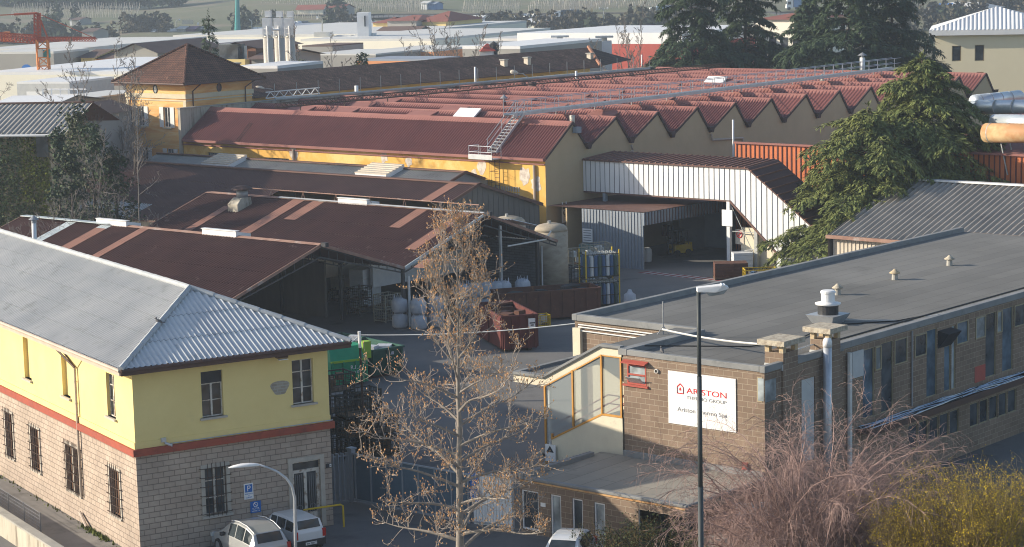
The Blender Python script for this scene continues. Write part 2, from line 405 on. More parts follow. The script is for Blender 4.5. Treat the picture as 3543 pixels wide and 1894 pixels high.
for h in loR[:1]:
    w=window(h,fr_,'lower_window',house,'paint_white_worn');surround(h,fr_,w);sill(h,fr_,w,.22,.14,.1);grille(h,fr_,w)
for h in loL:
    w=window(h,fl_,'lower_window',house,'shutter_brown',4,pane='shutter_brown',transom=False);surround(h,fl_,w,.1);sill(h,fl_,w,.1,.1);grille(h,fl_,w)
# front door: two worn leaves with barred glass, fanlight over
h=loR[1];a,b,c,e=h
mb=MB(HF)
for u0,u1 in ((a,a+.06),(b-.06,b),((a+b)/2-.07,(a+b)/2+.07),(a+.2-.14,a+.14),(b-.14,b-.06)): mb.box(u0,u1,.13,.19,c,2.62)
mb.box(a,b,.12,.2,2.58,2.72).box(a,b,.13,.19,c,c+.7).box(a,b,.13,.19,e-.07,e)
dr=mb.obj('door','paint_white_worn',house)
mb=MB(HF);mb.poly([(a,.17,c),(b,.17,c),(b,.17,e),(a,.17,e)]);mb.obj('pane','pane_dark',dr)
mb=MB(HF)
for k in range(2):
    for i in range(4):
        u=a+.2+k*.66+i*.1;mb.tube([(u,.11,c+.75),(u,.11,2.5)],.012,5)
    mb.tube([(a+.35+k*.66+.13*math.cos(t),.11,c+.95+.13*math.sin(t)) for t in [i*.524 for i in range(13)]],.012,5)
mb.obj('door_bars','metal_grey',dr)
surround((a,b,c,e),fr_,dr,.2)
mb=MB(HF);mb.cbox((-2.42,-.42,7.95),(.5,.3,.14));mb.bar((-2.42,0,8.0),(-2.42,-.4,8.0),.06)
fo=mb.obj('flood_lamp','gutter_brown',house);mb=MB(HF);mb.cbox((-2.4,-.5,7.87),(.42,.2,.03));mb.obj('lens','sign_white',fo)
mb=MB(HF);mb.tube([(-7.6,-.09,4.80),(.1,-.09,4.80)],.022,6);mb.obj('conduit','galvanised',house)
mb=MB(HF);mb.cbox((-7.9,-.05,4.9),(.22,.1,.18));mb.tube([(-7.85,-.1,4.86),(-7.62,-.34,4.76)],.06,8);mb.obj('security_camera','galvanised',house)
# signs on the house
def plate(name,label,x0,x1,z0,z1,m):
    mb=MB(HF);mb.box(x0,x1,-.05,-.025,z0,z1);return tag(mb.obj(name,m),label,'sign')
hr_=f((1,0,0))-f((0,0,0));UP=(0,0,1)
def htext(s,x,z,size,m,par,al='CENTER',d=-.054,sx=1): return text(s,'lettering',m,par,hp(x,d,z),hr_,UP,size,sx,al)
sg=plate('parking_sign','white sign with a blue P square on the block wall beside the barred window',-4.29,-3.85,1.82,2.52,'sign_white')
mb=MB(HF);mb.box(-4.24,-3.90,-.056,-.05,2.13,2.47);mb.obj('blue_square','sign_blue',sg)
htext('P',-4.07,2.18,.36,'sign_white',sg,d=-.06);htext('RISERVATO',-4.07,2.03,.075,'sign_blue',sg);htext('AI',-4.07,1.96,.06,'sign_blue',sg);htext('CLIENTI',-4.07,1.87,.085,'sign_blue',sg)
sg=plate('no_parking_sign','blue sign with white barred ring and lettering, low on the block wall',-4.02,-3.52,1.17,1.68,'sign_blue')
mb=MB(HF);mb.tube([(-3.77+.1*math.cos(t),-.056,1.53+.1*math.sin(t)) for t in [i*.3927 for i in range(17)]],.016,5,caps=False);mb.tube([(-3.84,-.056,1.6),(-3.70,-.056,1.46)],.014,5);mb.obj('barred_ring','sign_white',sg)
htext('SOSTA',-3.77,1.32,.11,'sign_white',sg);htext('VIETATA',-3.77,1.21,.10,'sign_white',sg)
sg=plate('house_number','small dark number plate beside the worn house door',-.29,-.02,2.66,2.84,'shutter_dark')
mb=MB(HF);mb.box(-.12,-.03,-.056,-.05,2.68,2.82);mb.obj('white_panel','sign_white',sg);htext('4',-.075,2.70,.13,'shutter_dark',sg,d=-.06)
# alley side: retaining wall, mesh fence, weeds
mb=MB(HF);mb.prism([(-W_-3.75,-30,-2),(-W_-3.45,-30,-2),(-W_-3.45,-30,1.0),(-W_-3.75,-30,1.0)],(0,75,0))
aw=tag(mb.obj('boundary_wall','concrete_streak'),'streaked concrete boundary wall along the alley, in the near corner','wall')
mb=MB(HF);mb.prism([(-W_-3.82,-30,1.002),(-W_-3.38,-30,1.002),(-W_-3.38,-30,1.09),(-W_-3.82,-30,1.09)],(0,75,0));mb.obj('coping','concrete',aw)
fe=thing('mesh_fence','low grey wire mesh fence beside the alley above the concrete boundary wall','fence',hp(-W_-2.1,8,0))
for i in range(7): MB(HF).tube([(-W_-2.1,6.6+i*2.2,0),(-W_-2.1,6.6+i*2.2,.95)],.03,6).obj('post','metal_grey',fe)
mb=MB(HF)
for k in range(6): mb.tube([(-W_-2.1,6.6,.12+.16*k),(-W_-2.1,19.8,.12+.16*k)],.009,4)
for k in range(66): mb.tube([(-W_-2.1,6.6+k*.2,.1),(-W_-2.1,6.6+k*.2,.93)],.006,3)
mb.obj('wire_mesh','metal_grey',fe)
mb=MB();rn=random.Random(8)
for i in range(420):
    y=rn.uniform(3.4,6.6) if i<320 else rn.uniform(1,20);p=hp(-W_-.08-abs(rn.gauss(0,.12)),y,0);h=rn.uniform(.04,.22);a=rn.uniform(0,6.28)
    d=Vector((math.cos(a),math.sin(a),0))*.05;mb.poly([p-d,p+d,p+d*1.5*rn.uniform(-1,1)+Vector((rn.uniform(-.08,.08),rn.uniform(-.08,.08),h))])
tag(mb.obj('weeds','moss'),kind='stuff',label='green weeds along the foot of the alley wall')
sheet('alley_path',[hp(-W_-3.4,-30,0),hp(-W_,-30,0),hp(-W_,46,0),hp(-W_-3.4,46,0)],.012,'alley')
sheet('yard',[(-10,10),(64,10),(150,20),(225,60),(225,170),(136,170),(60,150),(30,90)],.004,'asphalt')
# ---------------------------------------------------------------- brown block office with the big sign
brick('block_brown',(.265,.195,.145),(.215,.155,.115),(.40,.335,.26),.5,.25,.011,var=.25,vscale=.35,bump=.5)
def membrane(name,c1,c2,mort):
    return brick(name,c1,c2,mort,9.0,.98,.016,var=.3,vscale=.09,bump=.35,off=.37,rough=.92,stain=((.105,.105,.10),.3,.6,.78),msm=.5)
membrane('roof_membrane',(.19,.187,.178),(.16,.158,.152),(.085,.085,.082))
membrane('roof_membrane_low',(.37,.34,.29),(.31,.285,.245),(.17,.155,.135))
mat('kerb_grey',(.26,.265,.265),(.19,.195,.20),.8,stain=((.13,.14,.14),1.2,.58,.75),rough=.85)
mat('render_cream',(.72,.65,.50),(.64,.57,.44),.7,stain=((.45,.41,.34),1.1,.6,.8),rough=.92)
mat('frame_orange',(.60,.30,.07),(.50,.24,.05),2.5,rough=.55)
mat('frame_red',(.42,.09,.065),(.36,.08,.06),2.5,rough=.6)
mat('frame_ochre',(.38,.32,.20),(.30,.25,.17),2,rough=.6)
mat('rail_red',(.35,.04,.05),(.3,.035,.045),3,rough=.5)
mat('flashing_tan',(.46,.25,.10),(.56,.36,.18),1.2,stain=((.36,.15,.07),2.5,.5,.7),rough=.7)
mat('concrete_rough',(.50,.45,.36),(.34,.29,.23),5,.4,.6,stain=((.24,.15,.08),2.5,.6,.75),rough=.95,bump=.6,bscale=14)
mat('concrete_rust',(.40,.34,.25),(.52,.40,.24),5,.4,.6,rough=.95)
mat('fan_black',(.025,.027,.03),(.04,.04,.045),4,rough=.5)
mat('pipe_white',(.72,.72,.70),(.62,.62,.60),2,rough=.5)
mat('cable_black',(.012,.012,.012),(.02,.02,.02),2,rough=.6)
mat('cable_blue',(.42,.52,.66),(.30,.38,.50),2,rough=.5)
mat('panel_pale',(.52,.53,.53),(.45,.46,.47),2,rough=.6)
mat('pigeon_grey',(.09,.09,.10),(.13,.13,.14),9)
m,nt,b=mk('clear_glass');nt.nodes.remove(b);out=nt.nodes['Material Output']
tr=nd(nt,'ShaderNodeBsdfTransparent');tr.inputs[0].default_value=(.80,.84,.84,1);gl=nd(nt,'ShaderNodeBsdfGlossy');gl.inputs[0].default_value=(.8,.85,.9,1);gl.inputs['Roughness'].default_value=.06
df=nd(nt,'ShaderNodeBsdfDiffuse');df.inputs[0].default_value=(.42,.47,.48,1)
ms=nd(nt,'ShaderNodeMixShader');ms.inputs[0].default_value=.12;lk(nt,tr.outputs[0],ms.inputs[1]);lk(nt,gl.outputs[0],ms.inputs[2])
m2=nd(nt,'ShaderNodeMixShader');m2.inputs[0].default_value=.42;lk(nt,ms.outputs[0],m2.inputs[1]);lk(nt,df.outputs[0],m2.inputs[2]);lk(nt,m2.outputs[0],out.inputs[0])
AX=76.0;BS=51.15;RZ=7.14;KZ=7.40
off=thing('brick_office','brown block office with flat grey roof and long rows of side windows','office building',(82.2,58.5,0))
fs=lambda u,z,d:(u,BS+d,z)               # long right side, facing the street
ff=lambda u,z,d:(AX+d,u,z)               # sign front
TW=[(84.47,85.49,3.5,6.74),(86.11,87.20,3.5,6.81),(90.29,91.29,3.5,6.79),(92.72,93.12,3.5,6.66),(92.0,92.66,3.5,5.75),(96.15,97.26,3.5,6.75),(97.92,99.06,3.5,6.77)]
CW=[(85.52,86.08,5.61,6.73),(87.28,88.44,5.58,6.79),(89.13,90.25,5.65,6.73),(93.18,94.35,5.63,6.76),(95.07,96.10,5.63,6.72),(97.31,97.89,5.61,6.72),(99.13,100.25,5.64,6.77)]
k=0
for base in (103.2,111.2):
    for a,b,c,e in TW: 
        if a>95: TW2=(a-96.15+base,b-96.15+base,c,e);TW=TW+[TW2]
    for a,b,c,e in ((-1.1,-.05,5.63,6.72),(1.16,1.74,5.61,6.72),(2.98,4.1,5.64,6.77)): CW=CW+[(base+a,base+b,c,e)]
TW=[t for i,t in enumerate(TW) if not any(abs(t[0]-q[0])<.3 for q in TW[:i])]
LWs=[(88.6+i*1.0,89.5+i*1.0,1.25,2.45) for i in range(24) if i not in (5,11,17)]
mb=MB()
wall_with_holes(mb,fs,82.2,121,0,KZ-.25,[(a,b,c,e) for a,b,c,e in TW+CW+LWs],.16)
mb.poly([(82.2,66.2,0),(82.2,58.2,0),(82.2,58.2,KZ-.25),(82.2,66.2,KZ-.25)])
mb.poly([(82.2,66.2,0),(121,66.2,0),(121,66.2,KZ-.25),(82.2,66.2,KZ-.25)]);mb.poly([(121,66.2,0),(121,BS,0),(121,BS,KZ-.25),(121,66.2,KZ-.25)])
mb.obj('main_wall','block_brown',off)
# sign block
SWH=[(57.17,58.24,5.83,6.73),(50.87,51.2,5.8,6.9)]
mb=MB()
wall_with_holes(mb,ff,50.87,58.45,0,KZ-.25,[SWH[0]],.14)
f2=lambda u,z,d:(u,50.87+d,z)
wall_with_holes(mb,f2,AX,82.2,0,KZ-.25,[(78.9,80.0,2.6,6.3)],.16)
mb.obj('sign_block_wall','block_brown',off)
# roof deck and kerbs
mb=MB();mb.poly([(82.2,BS,RZ),(121,BS,RZ),(121,66.2,RZ),(82.2,66.2,RZ)]);mb.poly([(AX,50.87,RZ+.002),(82.2,50.87,RZ+.002),(82.2,58.45,RZ+.002),(AX,58.45,RZ+.002)])
mb.obj('roof','roof_membrane',off)
mb=MB()
def kerb(pts,w,z0,z1,mi=0):
    pass
mb.box(82.08,121.1,65.98,66.3,KZ-.3,KZ+.02)                      # yard side
mb.box(82.06,82.36,58.72,65.97,KZ-.3,KZ+.01)                       # front over the yard
mb.box(AX-.06,AX+.22,51.1,58.2,KZ-.28,KZ-.02)
mb.box(AX-.07,82.05,58.21,58.70,KZ-.29,KZ)
mb.box(82.3,121.1,BS-.07,BS+.30,KZ-.34,KZ-.03)
mb.box(AX-.065,82.29,50.80,51.09,KZ-.31,KZ-.01)
mb.obj('roof_kerb','kerb_grey',off,bevel=.025)
mb=MB();mb.tube([(83,BS+.5,KZ-.02),(121,BS+.5,KZ-.02)],.045,6);mb.obj('edge_cable','cable_black',off)
def wside(h,frm,name,par,fm,pane,d=.1,t=.055,nv=1):
    a,b,c,e=h;mb=MB()
    def bx(u0,u1,z0,z1): mb.hexa([frm(u0,z0,d),frm(u1,z0,d),frm(u1,z0,d-.07),frm(u0,z0,d-.07),frm(u0,z1,d),frm(u1,z1,d),frm(u1,z1,d-.07),frm(u0,z1,d-.07)])
    bx(a,a+t,c,e);bx(b-t,b,c,e);bx(a+t,b-t,c,c+t);bx(a+t,b-t,e-t,e)
    for i in range(1,nv): bx(a+(b-a)*i/nv-.03,a+(b-a)*i/nv+.03,c+t,e-t)
    fo=mb.obj(name,fm,par);q=MB();q.poly([frm(a+t,c+t,d-.02),frm(b-t,c+t,d-.02),frm(b-t,e-t,d-.02),frm(a+t,e-t,d-.02)]);q.obj('pane',pane,fo);return fo
for i,h in enumerate(TW):
    wside(h,fs,'tall_window',off,'frame_ochre',('pane_blue','pane_dark','pane_blue','pane_curtain')[i%4],t=.035)
for i,h in enumerate(CW): wside(h,fs,'casement_window',off,'frame_ochre',('pane_curtain','pane_dark','pane_dark','pane_blue','pane_curtain')[i%5],d=.04 if i%2 else .02)
for h in LWs: wside(h,fs,'lower_window',off,'frame_ochre','pane_dark',t=.045)
mb=MB();mb.hexa([(91.36,BS-.02,5.75),(92.64,BS-.02,5.75),(92.64,BS+.02,5.75),(91.36,BS+.02,5.75),(91.36,BS-.6,6.5),(92.64,BS-.6,6.5),(92.64,BS+.02,6.62),(91.36,BS+.02,6.62)]);mb.obj('hopper_vent','fan_black',off)
mb=MB();mb.box(83.49,84.45,BS-.06,BS-.003,5.58,6.8);mb.obj('pale_board','panel_pale',off)
mb=MB();mb.tube([(83.1,BS-.14,6.85),(83.1,BS-.14,0)],.12,8);mb.obj('downpipe','pipe_white',off)
mb=MB();mb.tube([(88.8,BS-.08,7.0),(88.8,BS-.08,3.4)],.05,6);mb.obj('thin_pipe','metal_grey',off)
mb=MB();mb.box(95.05,96.14,BS-.012,BS-.003,3.44,4.25);mb.obj('patch_panel','frame_red',off)
mb=MB();mb.box(78.95,79.95,50.9,50.96,2.6,6.3);mb.obj('pale_panel','panel_pale',off)
# cable ledge along the side
mb=MB();mb.box(83.9,121,BS-.75,BS-.002,2.98,3.14);mb.box(83.9,121,BS-.77,BS-.755,2.9,3.2)
lg=mb.obj('cable_ledge','gutter_brown',off)
rn=random.Random(5)
for c,n in (('cable_blue',7),('cable_black',6),('pipe_white',3)):
    mb=MB()
    for i in range(n):
        y=BS-.1-.6*rn.random();pts=[];x=84
        while x<121: pts.append((x,y+rn.uniform(-.07,.07),3.18+rn.uniform(0,.10)));x+=1.3
        mb.tube(pts,.028,5)
    mb.obj('cable_bundle',c,lg)
# landing + covered stair beside the sign block
st=thing('covered_stair','glazed stair with cream rendered fascia, sloping down beside the sign wall','stair',(AX+.2,61.5,0))
A2=AX+.2;bR,bC,bL,bE=58.71,59.88,63.3,65.14
top=[(bR,7.40),(bC,7.40),(bL,5.57),(bE,5.57)];dn_=.46
mb=MB()
P=[(A2,b,z-.06) for b,z in top]+[(A2,b,z-dn_) for b,z in top[::-1]]
mb.prism(P,(.3,0,0));mb.obj('fascia','render_cream',st)
mb=MB()
for (b0,z0),(b1,z1) in zip(top,top[1:]): mb.hexa([(A2-.08,b1,z1-.10),(82.0,b1,z1-.10),(82.0,b0,z0-.10),(A2-.08,b0,z0-.10),(A2-.08,b1,z1-.06),(82.0,b1,z1-.06),(82.0,b0,z0-.06),(A2-.08,b0,z0-.06)])
mb.obj('stair_roof','roof_membrane',st)
mb=MB()
for (b0,z0),(b1,z1) in zip(top,top[1:]): mb.hexa([(A2-.1,b1,z1-.055),(A2+.22,b1,z1-.055),(A2+.22,b0,z0-.055),(A2-.1,b0,z0-.055),(A2-.1,b1,z1+.06),(A2+.22,b1,z1+.06),(A2+.22,b0,z0+.06),(A2-.1,b0,z0+.06)])
mb.box(A2+.23,82.0,bE-.25,bE,5.2,5.63);mb.obj('roof_kerb','kerb_grey',st)
# walls under glazing
mb=MB()
mb.prism([(A2,bR,0),(A2,bC,0),(A2,62.9,0),(A2,62.9,2.60),(A2,bC,4.12),(A2,bR,4.12)],(.22,0,0))
mb.box(A2+.0,82,63.0,63.2,0,1.2)
mb.poly([(82.15,58.7,0),(82.15,65.1,0),(82.15,65.1,5.2),(82.15,62.9,5.4),(82.15,59.9,7),(82.15,58.7,7)]);mb.obj('stair_wall','render_cream',st)
mb=MB()
def fr(a,b,w=.07): mb.bar((A2+.02,)+a,(A2+.02,)+b,w,.09)
for b,z0,z1 in ((bR+.05,4.2,6.94),(bC,4.2,6.95),(61.58,3.4,6.05),(bL-.05,.2,5.1),(62.86,2.64,2.9)): fr((b,z0),(b,z1),.085)
fr((bR,4.18),(bC,4.18));fr((bC,4.18),(62.9,2.64));fr((bR,6.93),(bC,6.93),.04);fr((bC,6.93),(bL,5.1),.04)
gf=mb.obj('glazing_frame','frame_orange',st)
for q in ([(bR,4.2),(bC,4.2),(bC,6.93),(bR,6.93)],[(bC,4.2),(61.58,3.36),(61.58,6.02),(bC,6.93)],[(61.58,3.36),(62.88,2.66),(bL-.05,2.3),(bL-.05,5.1),(61.58,6.02)]):
    g=MB();g.poly([(A2+.05,b,z) for b,z in q]);g.obj('glass_pane','clear_glass',gf)
mb=MB()
for dz in (.95,.55): mb.tube([(A2+.5,58.8,4.15+dz-.1),(A2+.5,59.9,4.15+dz-.1),(A2+.5,63.2,2.2+dz)],.03,6);mb.tube([(80.5,58.8,4.15+dz),(80.5,60.1,4.15+dz),(80.5,63.6,2.2+dz)],.03,6)
mb.obj('handrail','rail_red',st)
mb=MB();mb.tube([(A2+.6,63.75,.0),(A2+.6,63.75,5.05)],.05,8);mb.obj('red_post','rail_red',st)
mb=MB();mb.tube([(A2+.6,63.45,.0),(A2+.6,63.45,5.05)],.09,8);mb.obj('white_post','white_metal',st)
mb=MB()
for i in range(14):
    z=4.0-i*.17*1.0;b=59.9+i*.3;mb.box(A2+.4,81.5,b,b+.32,z-.2,z)
mb.box(A2+.25,82,bR,59.9,3.85,4.0);mb.obj('steps','concrete',st)
# pilaster, pipes and mast beside the stair
mb=MB();mb.box(82.0,82.2,65.73,66.2,0,6.75);mb.obj('pilaster','render_cream',off)
mb=MB()
for z in (6.92,6.8,6.62): mb.tube([(82.1,65.9,z),(82.1,58.8,z-.05)],.035,6)
mb.obj('conduit','pipe_white',off)
mb=MB();mb.tube([(80.2,59.3,7.3),(80.2,59.3,8.9)],.03,6);mb.tube([(80.2,59.3,7.75),(80.0,59.5,7.34)],.02,5);mb.tube([(80.2,59.3,7.75),(80.4,59.15,7.34)],.02,5)
solo(mb,'antenna_mast','metal_grey','thin antenna mast on the landing roof left of the sign block','mast')
# small things on the sign front
rw=wside(SWH[0],ff,'red_window',off,'frame_red','pane_curtain',d=.06,t=.07)
mb=MB();mb.box(AX-.02,AX+.05,57.24,58.17,6.24,6.31);mb.obj('transom','frame_red',rw)
mb=MB();mb.hexa([(AX-.3,57.05,6.80),(AX-.3,58.4,6.80),(AX,58.4,6.86),(AX,57.05,6.86),(AX-.3,57.05,6.84),(AX-.3,58.4,6.84),(AX,58.4,6.93),(AX,57.05,6.93)]);mb.obj('hood','frame_red',rw)
mb=MB();mb.box(AX-.1,AX+.05,57.05,58.45,5.73,5.82);mb.obj('sill','frame_red',rw)
mb=MB();mb.hexa([(AX-.02,57.3,5.92),(AX-.02,58.1,5.92),(AX+.0,58.1,5.92),(AX,57.3,5.92),(AX-.35,57.3,6.2),(AX-.35,58.1,6.2),(AX-.33,58.1,6.22),(AX-.33,57.3,6.22)]);mb.obj('open_sash','pane_curtain',rw)
mb=MB();mb.tube([(AX-.01,56.57,6.58),(AX-.09,56.57,6.58)],.10,12);vh=mb.obj('vent_hole','pipe_white',off)
mb=MB();mb.tube([(AX-.085,56.57,6.58),(AX-.095,56.57,6.58)],.07,12);mb.obj('dark_bore','cable_black',vh)
mb=MB();mb.box(AX-.012,AX-.002,50.98,51.25,5.8,6.9);cw=mb.obj('corner_window','frame_ochre',off)
mb=MB();mb.box(AX-.02,AX-.013,50.9,51.2,5.86,6.85);mb.box(AX,AX+.86,50.845,50.852,5.8,6.75);mb.obj('pane','pane_curtain',cw)
mb=MB();mb.cbox((AX-.08,51.85,2.75),(.12,.26,.32));mb.tube([(AX-.06,51.7,2.75),(AX-.06,50.9,2.7)],.03,6);mb.obj('alarm_box','frame_red',off)
# the company sign
sgn=thing('company_sign','large white company sign with red and grey lettering on the brown block wall','sign',(AX-.04,54.13,5.5))
s0,s1,z0,z1=52.33,55.94,4.31,6.68;Wd=s1-s0;Hd=z1-z0
mb=MB();mb.box(AX-.05,AX-.012,s0,s1,z0,z1);mb.obj('board','sign_white',sgn)
bq=lambda f:s1-f*Wd
zq=lambda f:z1-f*Hd
def stext(s,f0,f1,zb,cap,m,w=None,gap=.0):
    o=text(s,'lettering',m,sgn,(AX-.056,bq(f0),zq(zb)),(0,-1,0),(0,0,1),cap*Hd/.70)
    d=max(v.co.x for v in o.data.vertices);o.matrix_basis=o.matrix_basis@Matrix.Diagonal(((f1-f0)*Wd/d,1,1,1));return o
stext('ARISTON',.276,.868,.385,.105,'sign_red');stext('THERMO GROUP',.274,.868,.495,.062,'sign_grey');stext('Ariston Thermo Spa',.138,.872,.745,.082,'sign_grey')
mb=MB();hc=[(.138,.405),(.138,.285),(.184,.222),(.231,.285),(.231,.405),(.138,.405)]
for p,q in zip(hc,hc[1:]): mb.bar((AX-.056,bq(p[0]),zq(p[1])),(AX-.056,bq(q[0]),zq(q[1])),.012,.045)
c=.184;mb.prism([(AX-.06,bq(c-.014),zq(.35)),(AX-.06,bq(c-.014),zq(.315)),(AX-.06,bq(c),zq(.29)),(AX-.06,bq(c+.014),zq(.315)),(AX-.06,bq(c+.014),zq(.35))],(.012,0,0))
mb.obj('house_emblem','sign_red',sgn)
# annex with entrance
AA=70.2;AZ=2.5
ax_=thing('entrance_annex','low brown block entrance annex with flat roof and narrow white-framed windows','annex',(73,55.3,0))
fa=lambda u,z,d:(AA+d,u,z)
AW=[(57.50,58.08,.0,1.95),(56.31,56.89,.0,1.95),(55.10,55.69,.0,1.95),(53.33,54.5,.0,1.95),(58.76,59.72,.17,1.93)]
mb=MB();wall_with_holes(mb,fa,53.33,59.8,-.5,AZ-.12,[h for h in AW if h[0]>53.4],.2)
mb.box(AA,AA+.25,50.91,53.33,1.99,AZ-.12);mb.box(AA+.26,AX,50.91,51.1,1.99,AZ-.12);mb.poly([(AA,59.8,-.5),(AX,59.8,-.5),(AX,59.8,AZ-.12),(AA,59.8,AZ-.12)])
mb.box(AA+3.4,AA+3.6,50.95,59.7,-.5,AZ-.3)
mb.obj('annex_wall','block_brown',ax_)
mb=MB();mb.poly([(AA,50.9,AZ-.1),(AX,50.9,AZ-.02),(AX,59.8,AZ-.02),(AA,59.8,AZ-.1)]);mb.obj('annex_roof','roof_membrane_low',ax_)
mb=MB();mb.poly([(AA,50.95,AZ-.14),(AX,50.95,AZ-.14),(AX,59.8,AZ-.14),(AA,59.8,AZ-.14)]);mb.obj('soffit','concrete',ax_)
mb=MB();mb.box(AA-.04,AA+.22,51.0,59.55,AZ-.11,AZ+.02);mb.box(AA-.04,AX-.8,59.56,59.86,AZ-.11,AZ+.16);mb.box(AX-.14,AX-.003,50.9,58.45,AZ-.03,AZ+.26);mb.box(AA-.042,AX,50.85,50.99,AZ-.11,AZ+.0)
mb.obj('annex_kerb','kerb_grey',ax_,bevel=.03)
mb=MB();mb.bar((AA-.05,50.9,AZ-.15),(AA-.05,59.8,AZ-.15),.03,.075);mb.obj('edge_trim','flashing_tan',ax_)
for i,h in enumerate(AW): wside(h,fa,'annex_window',ax_,'white_metal',('pane_curtain','pane_dark','pane_curtain','pane_dark','pane_dark')[i],d=.12,t=.07)
mb=MB();mb.poly([(AA+1.5,50.95,0),(AA+1.5,53.3,0),(AA+1.5,53.3,2.3),(AA+1.5,50.95,2.3)]);ed=mb.obj('entrance_door','pane_dark',ax_)
mb=MB()
for b in (51.0,52.1,52.9,53.3): mb.box(AA+1.4,AA+1.49,b-.03,b+.03,0,2.3)
mb.obj('door_frame','shutter_dark',ed)
mb=MB();mb.box(AA-.03,AA-.003,58.35,58.62,1.33,1.5);mb.obj('number_plate','sign_white',ax_)
mb=MB();mb.box(AA+.3,AA+.45,50.98,51.14,0,1.99);mb.obj('corner_post','shutter_dark',ax_)
# things on the roofs
def chimney(corner,label,lx,ly,zs,zc):
    x,y=corner;t=thing('chimney',label,'chimney',(x,y,zs-1),'block chimneys with concrete slab caps')
    mb=MB();mb.box(x,x+lx,y,y+ly,4.5,zs);mb.obj('shaft','block_brown',t)
    mb=MB()
    for dx,dy in ((0,0),(lx-.22,0),(0,ly-.22),(lx-.22,ly-.22)): MB().box(x+dx,x+dx+.22,y+dy,y+dy+.22,zs,zs+.32).obj('cap_support','concrete_rust',t)
    mb=MB();mb.box(x-.25,x+lx+.28,y-.22,y+ly+.24,zs+.32,zs+.56);mb.obj('slab_cap','concrete_rough',t,bevel=.02)
    mb=MB();mb.box(x-.06,x-.003,y,y+ly,zs-.75,zs-.5);mb.obj('flashing','panel_pale',t)
chimney((77.32,50.78),'block chimney with pale slab cap, beside the sign wall corner',1.15,.95,7.75,0)
chimney((81.02,50.78),'block chimney with rust-stained slab cap, behind the steel flue',.93,1.0,7.75,0)
mb=MB();mb.tube([(80.55,50.58,0),(80.55,50.58,7.55)],.19,14);fl=mb.obj('flue','galvanised',smooth=True);tag(fl,'shiny steel flue standing against the second block chimney','flue')
mb=MB();mb.lathe([(.205,7.56),(.205,7.80),(.15,7.95),(0,7.95)],(80.55,50.58,0),14);mb.obj('flue_cap','white_metal',fl,smooth=True)
fx,fy=88.05,55.25
fan=thing('roof_fan','large white and black roof extractor fan on square flared base','roof fan',(fx,fy,RZ))
mb=MB();mb.hexa([(fx-.55,fy-.55,RZ),(fx+.55,fy-.55,RZ),(fx+.55,fy+.55,RZ),(fx-.55,fy+.55,RZ),(fx-.78,fy-.78,RZ+.42),(fx+.78,fy-.78,RZ+.42),(fx+.78,fy+.78,RZ+.42),(fx-.78,fy+.78,RZ+.42)]);mb.obj('base','galvanised',fan)
mb=MB();mb.lathe([(.50,RZ+.42),(.50,RZ+.88)],(fx,fy,0),18);mb.obj('grille_drum','fan_black',fan)
mb=MB();mb.lathe([(.0,RZ+.88),(.60,RZ+.88),(.63,RZ+.95),(.36,RZ+1.0),(.34,RZ+1.02)],(fx,fy,0),20);mb.obj('rain_disc','white_metal',fan,smooth=True)
mb=MB();mb.lathe([(.33,RZ+1.0),(.33,RZ+1.42),(.37,RZ+1.44),(.37,RZ+1.52),(.3,RZ+1.57),(0,RZ+1.58)],(fx,fy,0),20);mb.obj('motor_cap','white_metal',fan)
def mush(x,y,label,cm):
    t=thing('roof_vent',label,'roof vent',(x,y,RZ),'mushroom vents on the office roof')
    mb=MB();mb.lathe([(.17,RZ),(.15,RZ+.32)],(x,y,0),12);mb.obj('stub','concrete',t)
    mb=MB();mb.lathe([(.10,RZ+.30),(.30,RZ+.36),(.29,RZ+.40),(.14,RZ+.5),(.08,RZ+.58),(0,RZ+.6)],(x,y,0),14);mb.obj('cap',cm,t,smooth=True)
mush(95.47,59.32,'mushroom roof vent nearest to the extractor fan','concrete_rough');mush(101.52,59.47,'middle mushroom roof vent, with rust-tinted cap','concrete_rust');mush(107.68,59.57,'mushroom roof vent farthest from the extractor fan','concrete_rough')
def cable(name,label,pts,r,m,cat='cable',sag=0,group=None):
    P=[Vector(p) for p in pts];q=[]
    for a,b in zip(P,P[1:]):
        for i in range(10):
            t=i/10;p=a.lerp(b,t);p.z-=sag*4*t*(1-t);q.append(p)
    q.append(P[-1]);mb=MB();mb.tube(q,r,5);return solo(mb,name,m,label,cat,group)
cable('roof_cable','black cable lying across the grey roof to the extractor fan',[(77.0,58.0,KZ+.02),(80.5,54.6,RZ+.05),(83.6,53.9,RZ+.05),(87.2,54.7,RZ+.04),(90,52.6,RZ+.04),(90.5,BS+.5,KZ)],.03,'cable_black')
cable('roof_cable','white power line bundle from the landing roof to the first chimney',[(80.0,59.2,7.62),(77.9,51.7,7.95)],.045,'pipe_white',sag=.12)
cable('roof_cable','thin white conduit on the roof between the two chimneys',[(78.5,51.5,7.5),(81,51.6,7.5)],.04,'pipe_white')
cable('roof_cable','thin white cable running from the extractor fan to the roof edge',[(fx+.8,fy-.4,RZ+.04),(90.2,52.4,RZ+.05),(91.6,51.2,KZ)],.022,'pipe_white')
cable('overhead_line','white overhead line from the pole by the house to the office wall',[hp(.25,-.4,8.25),gd(1246,1160,107),(82.1,66.1,6.95)],.03,'pipe_white',sag=.18)
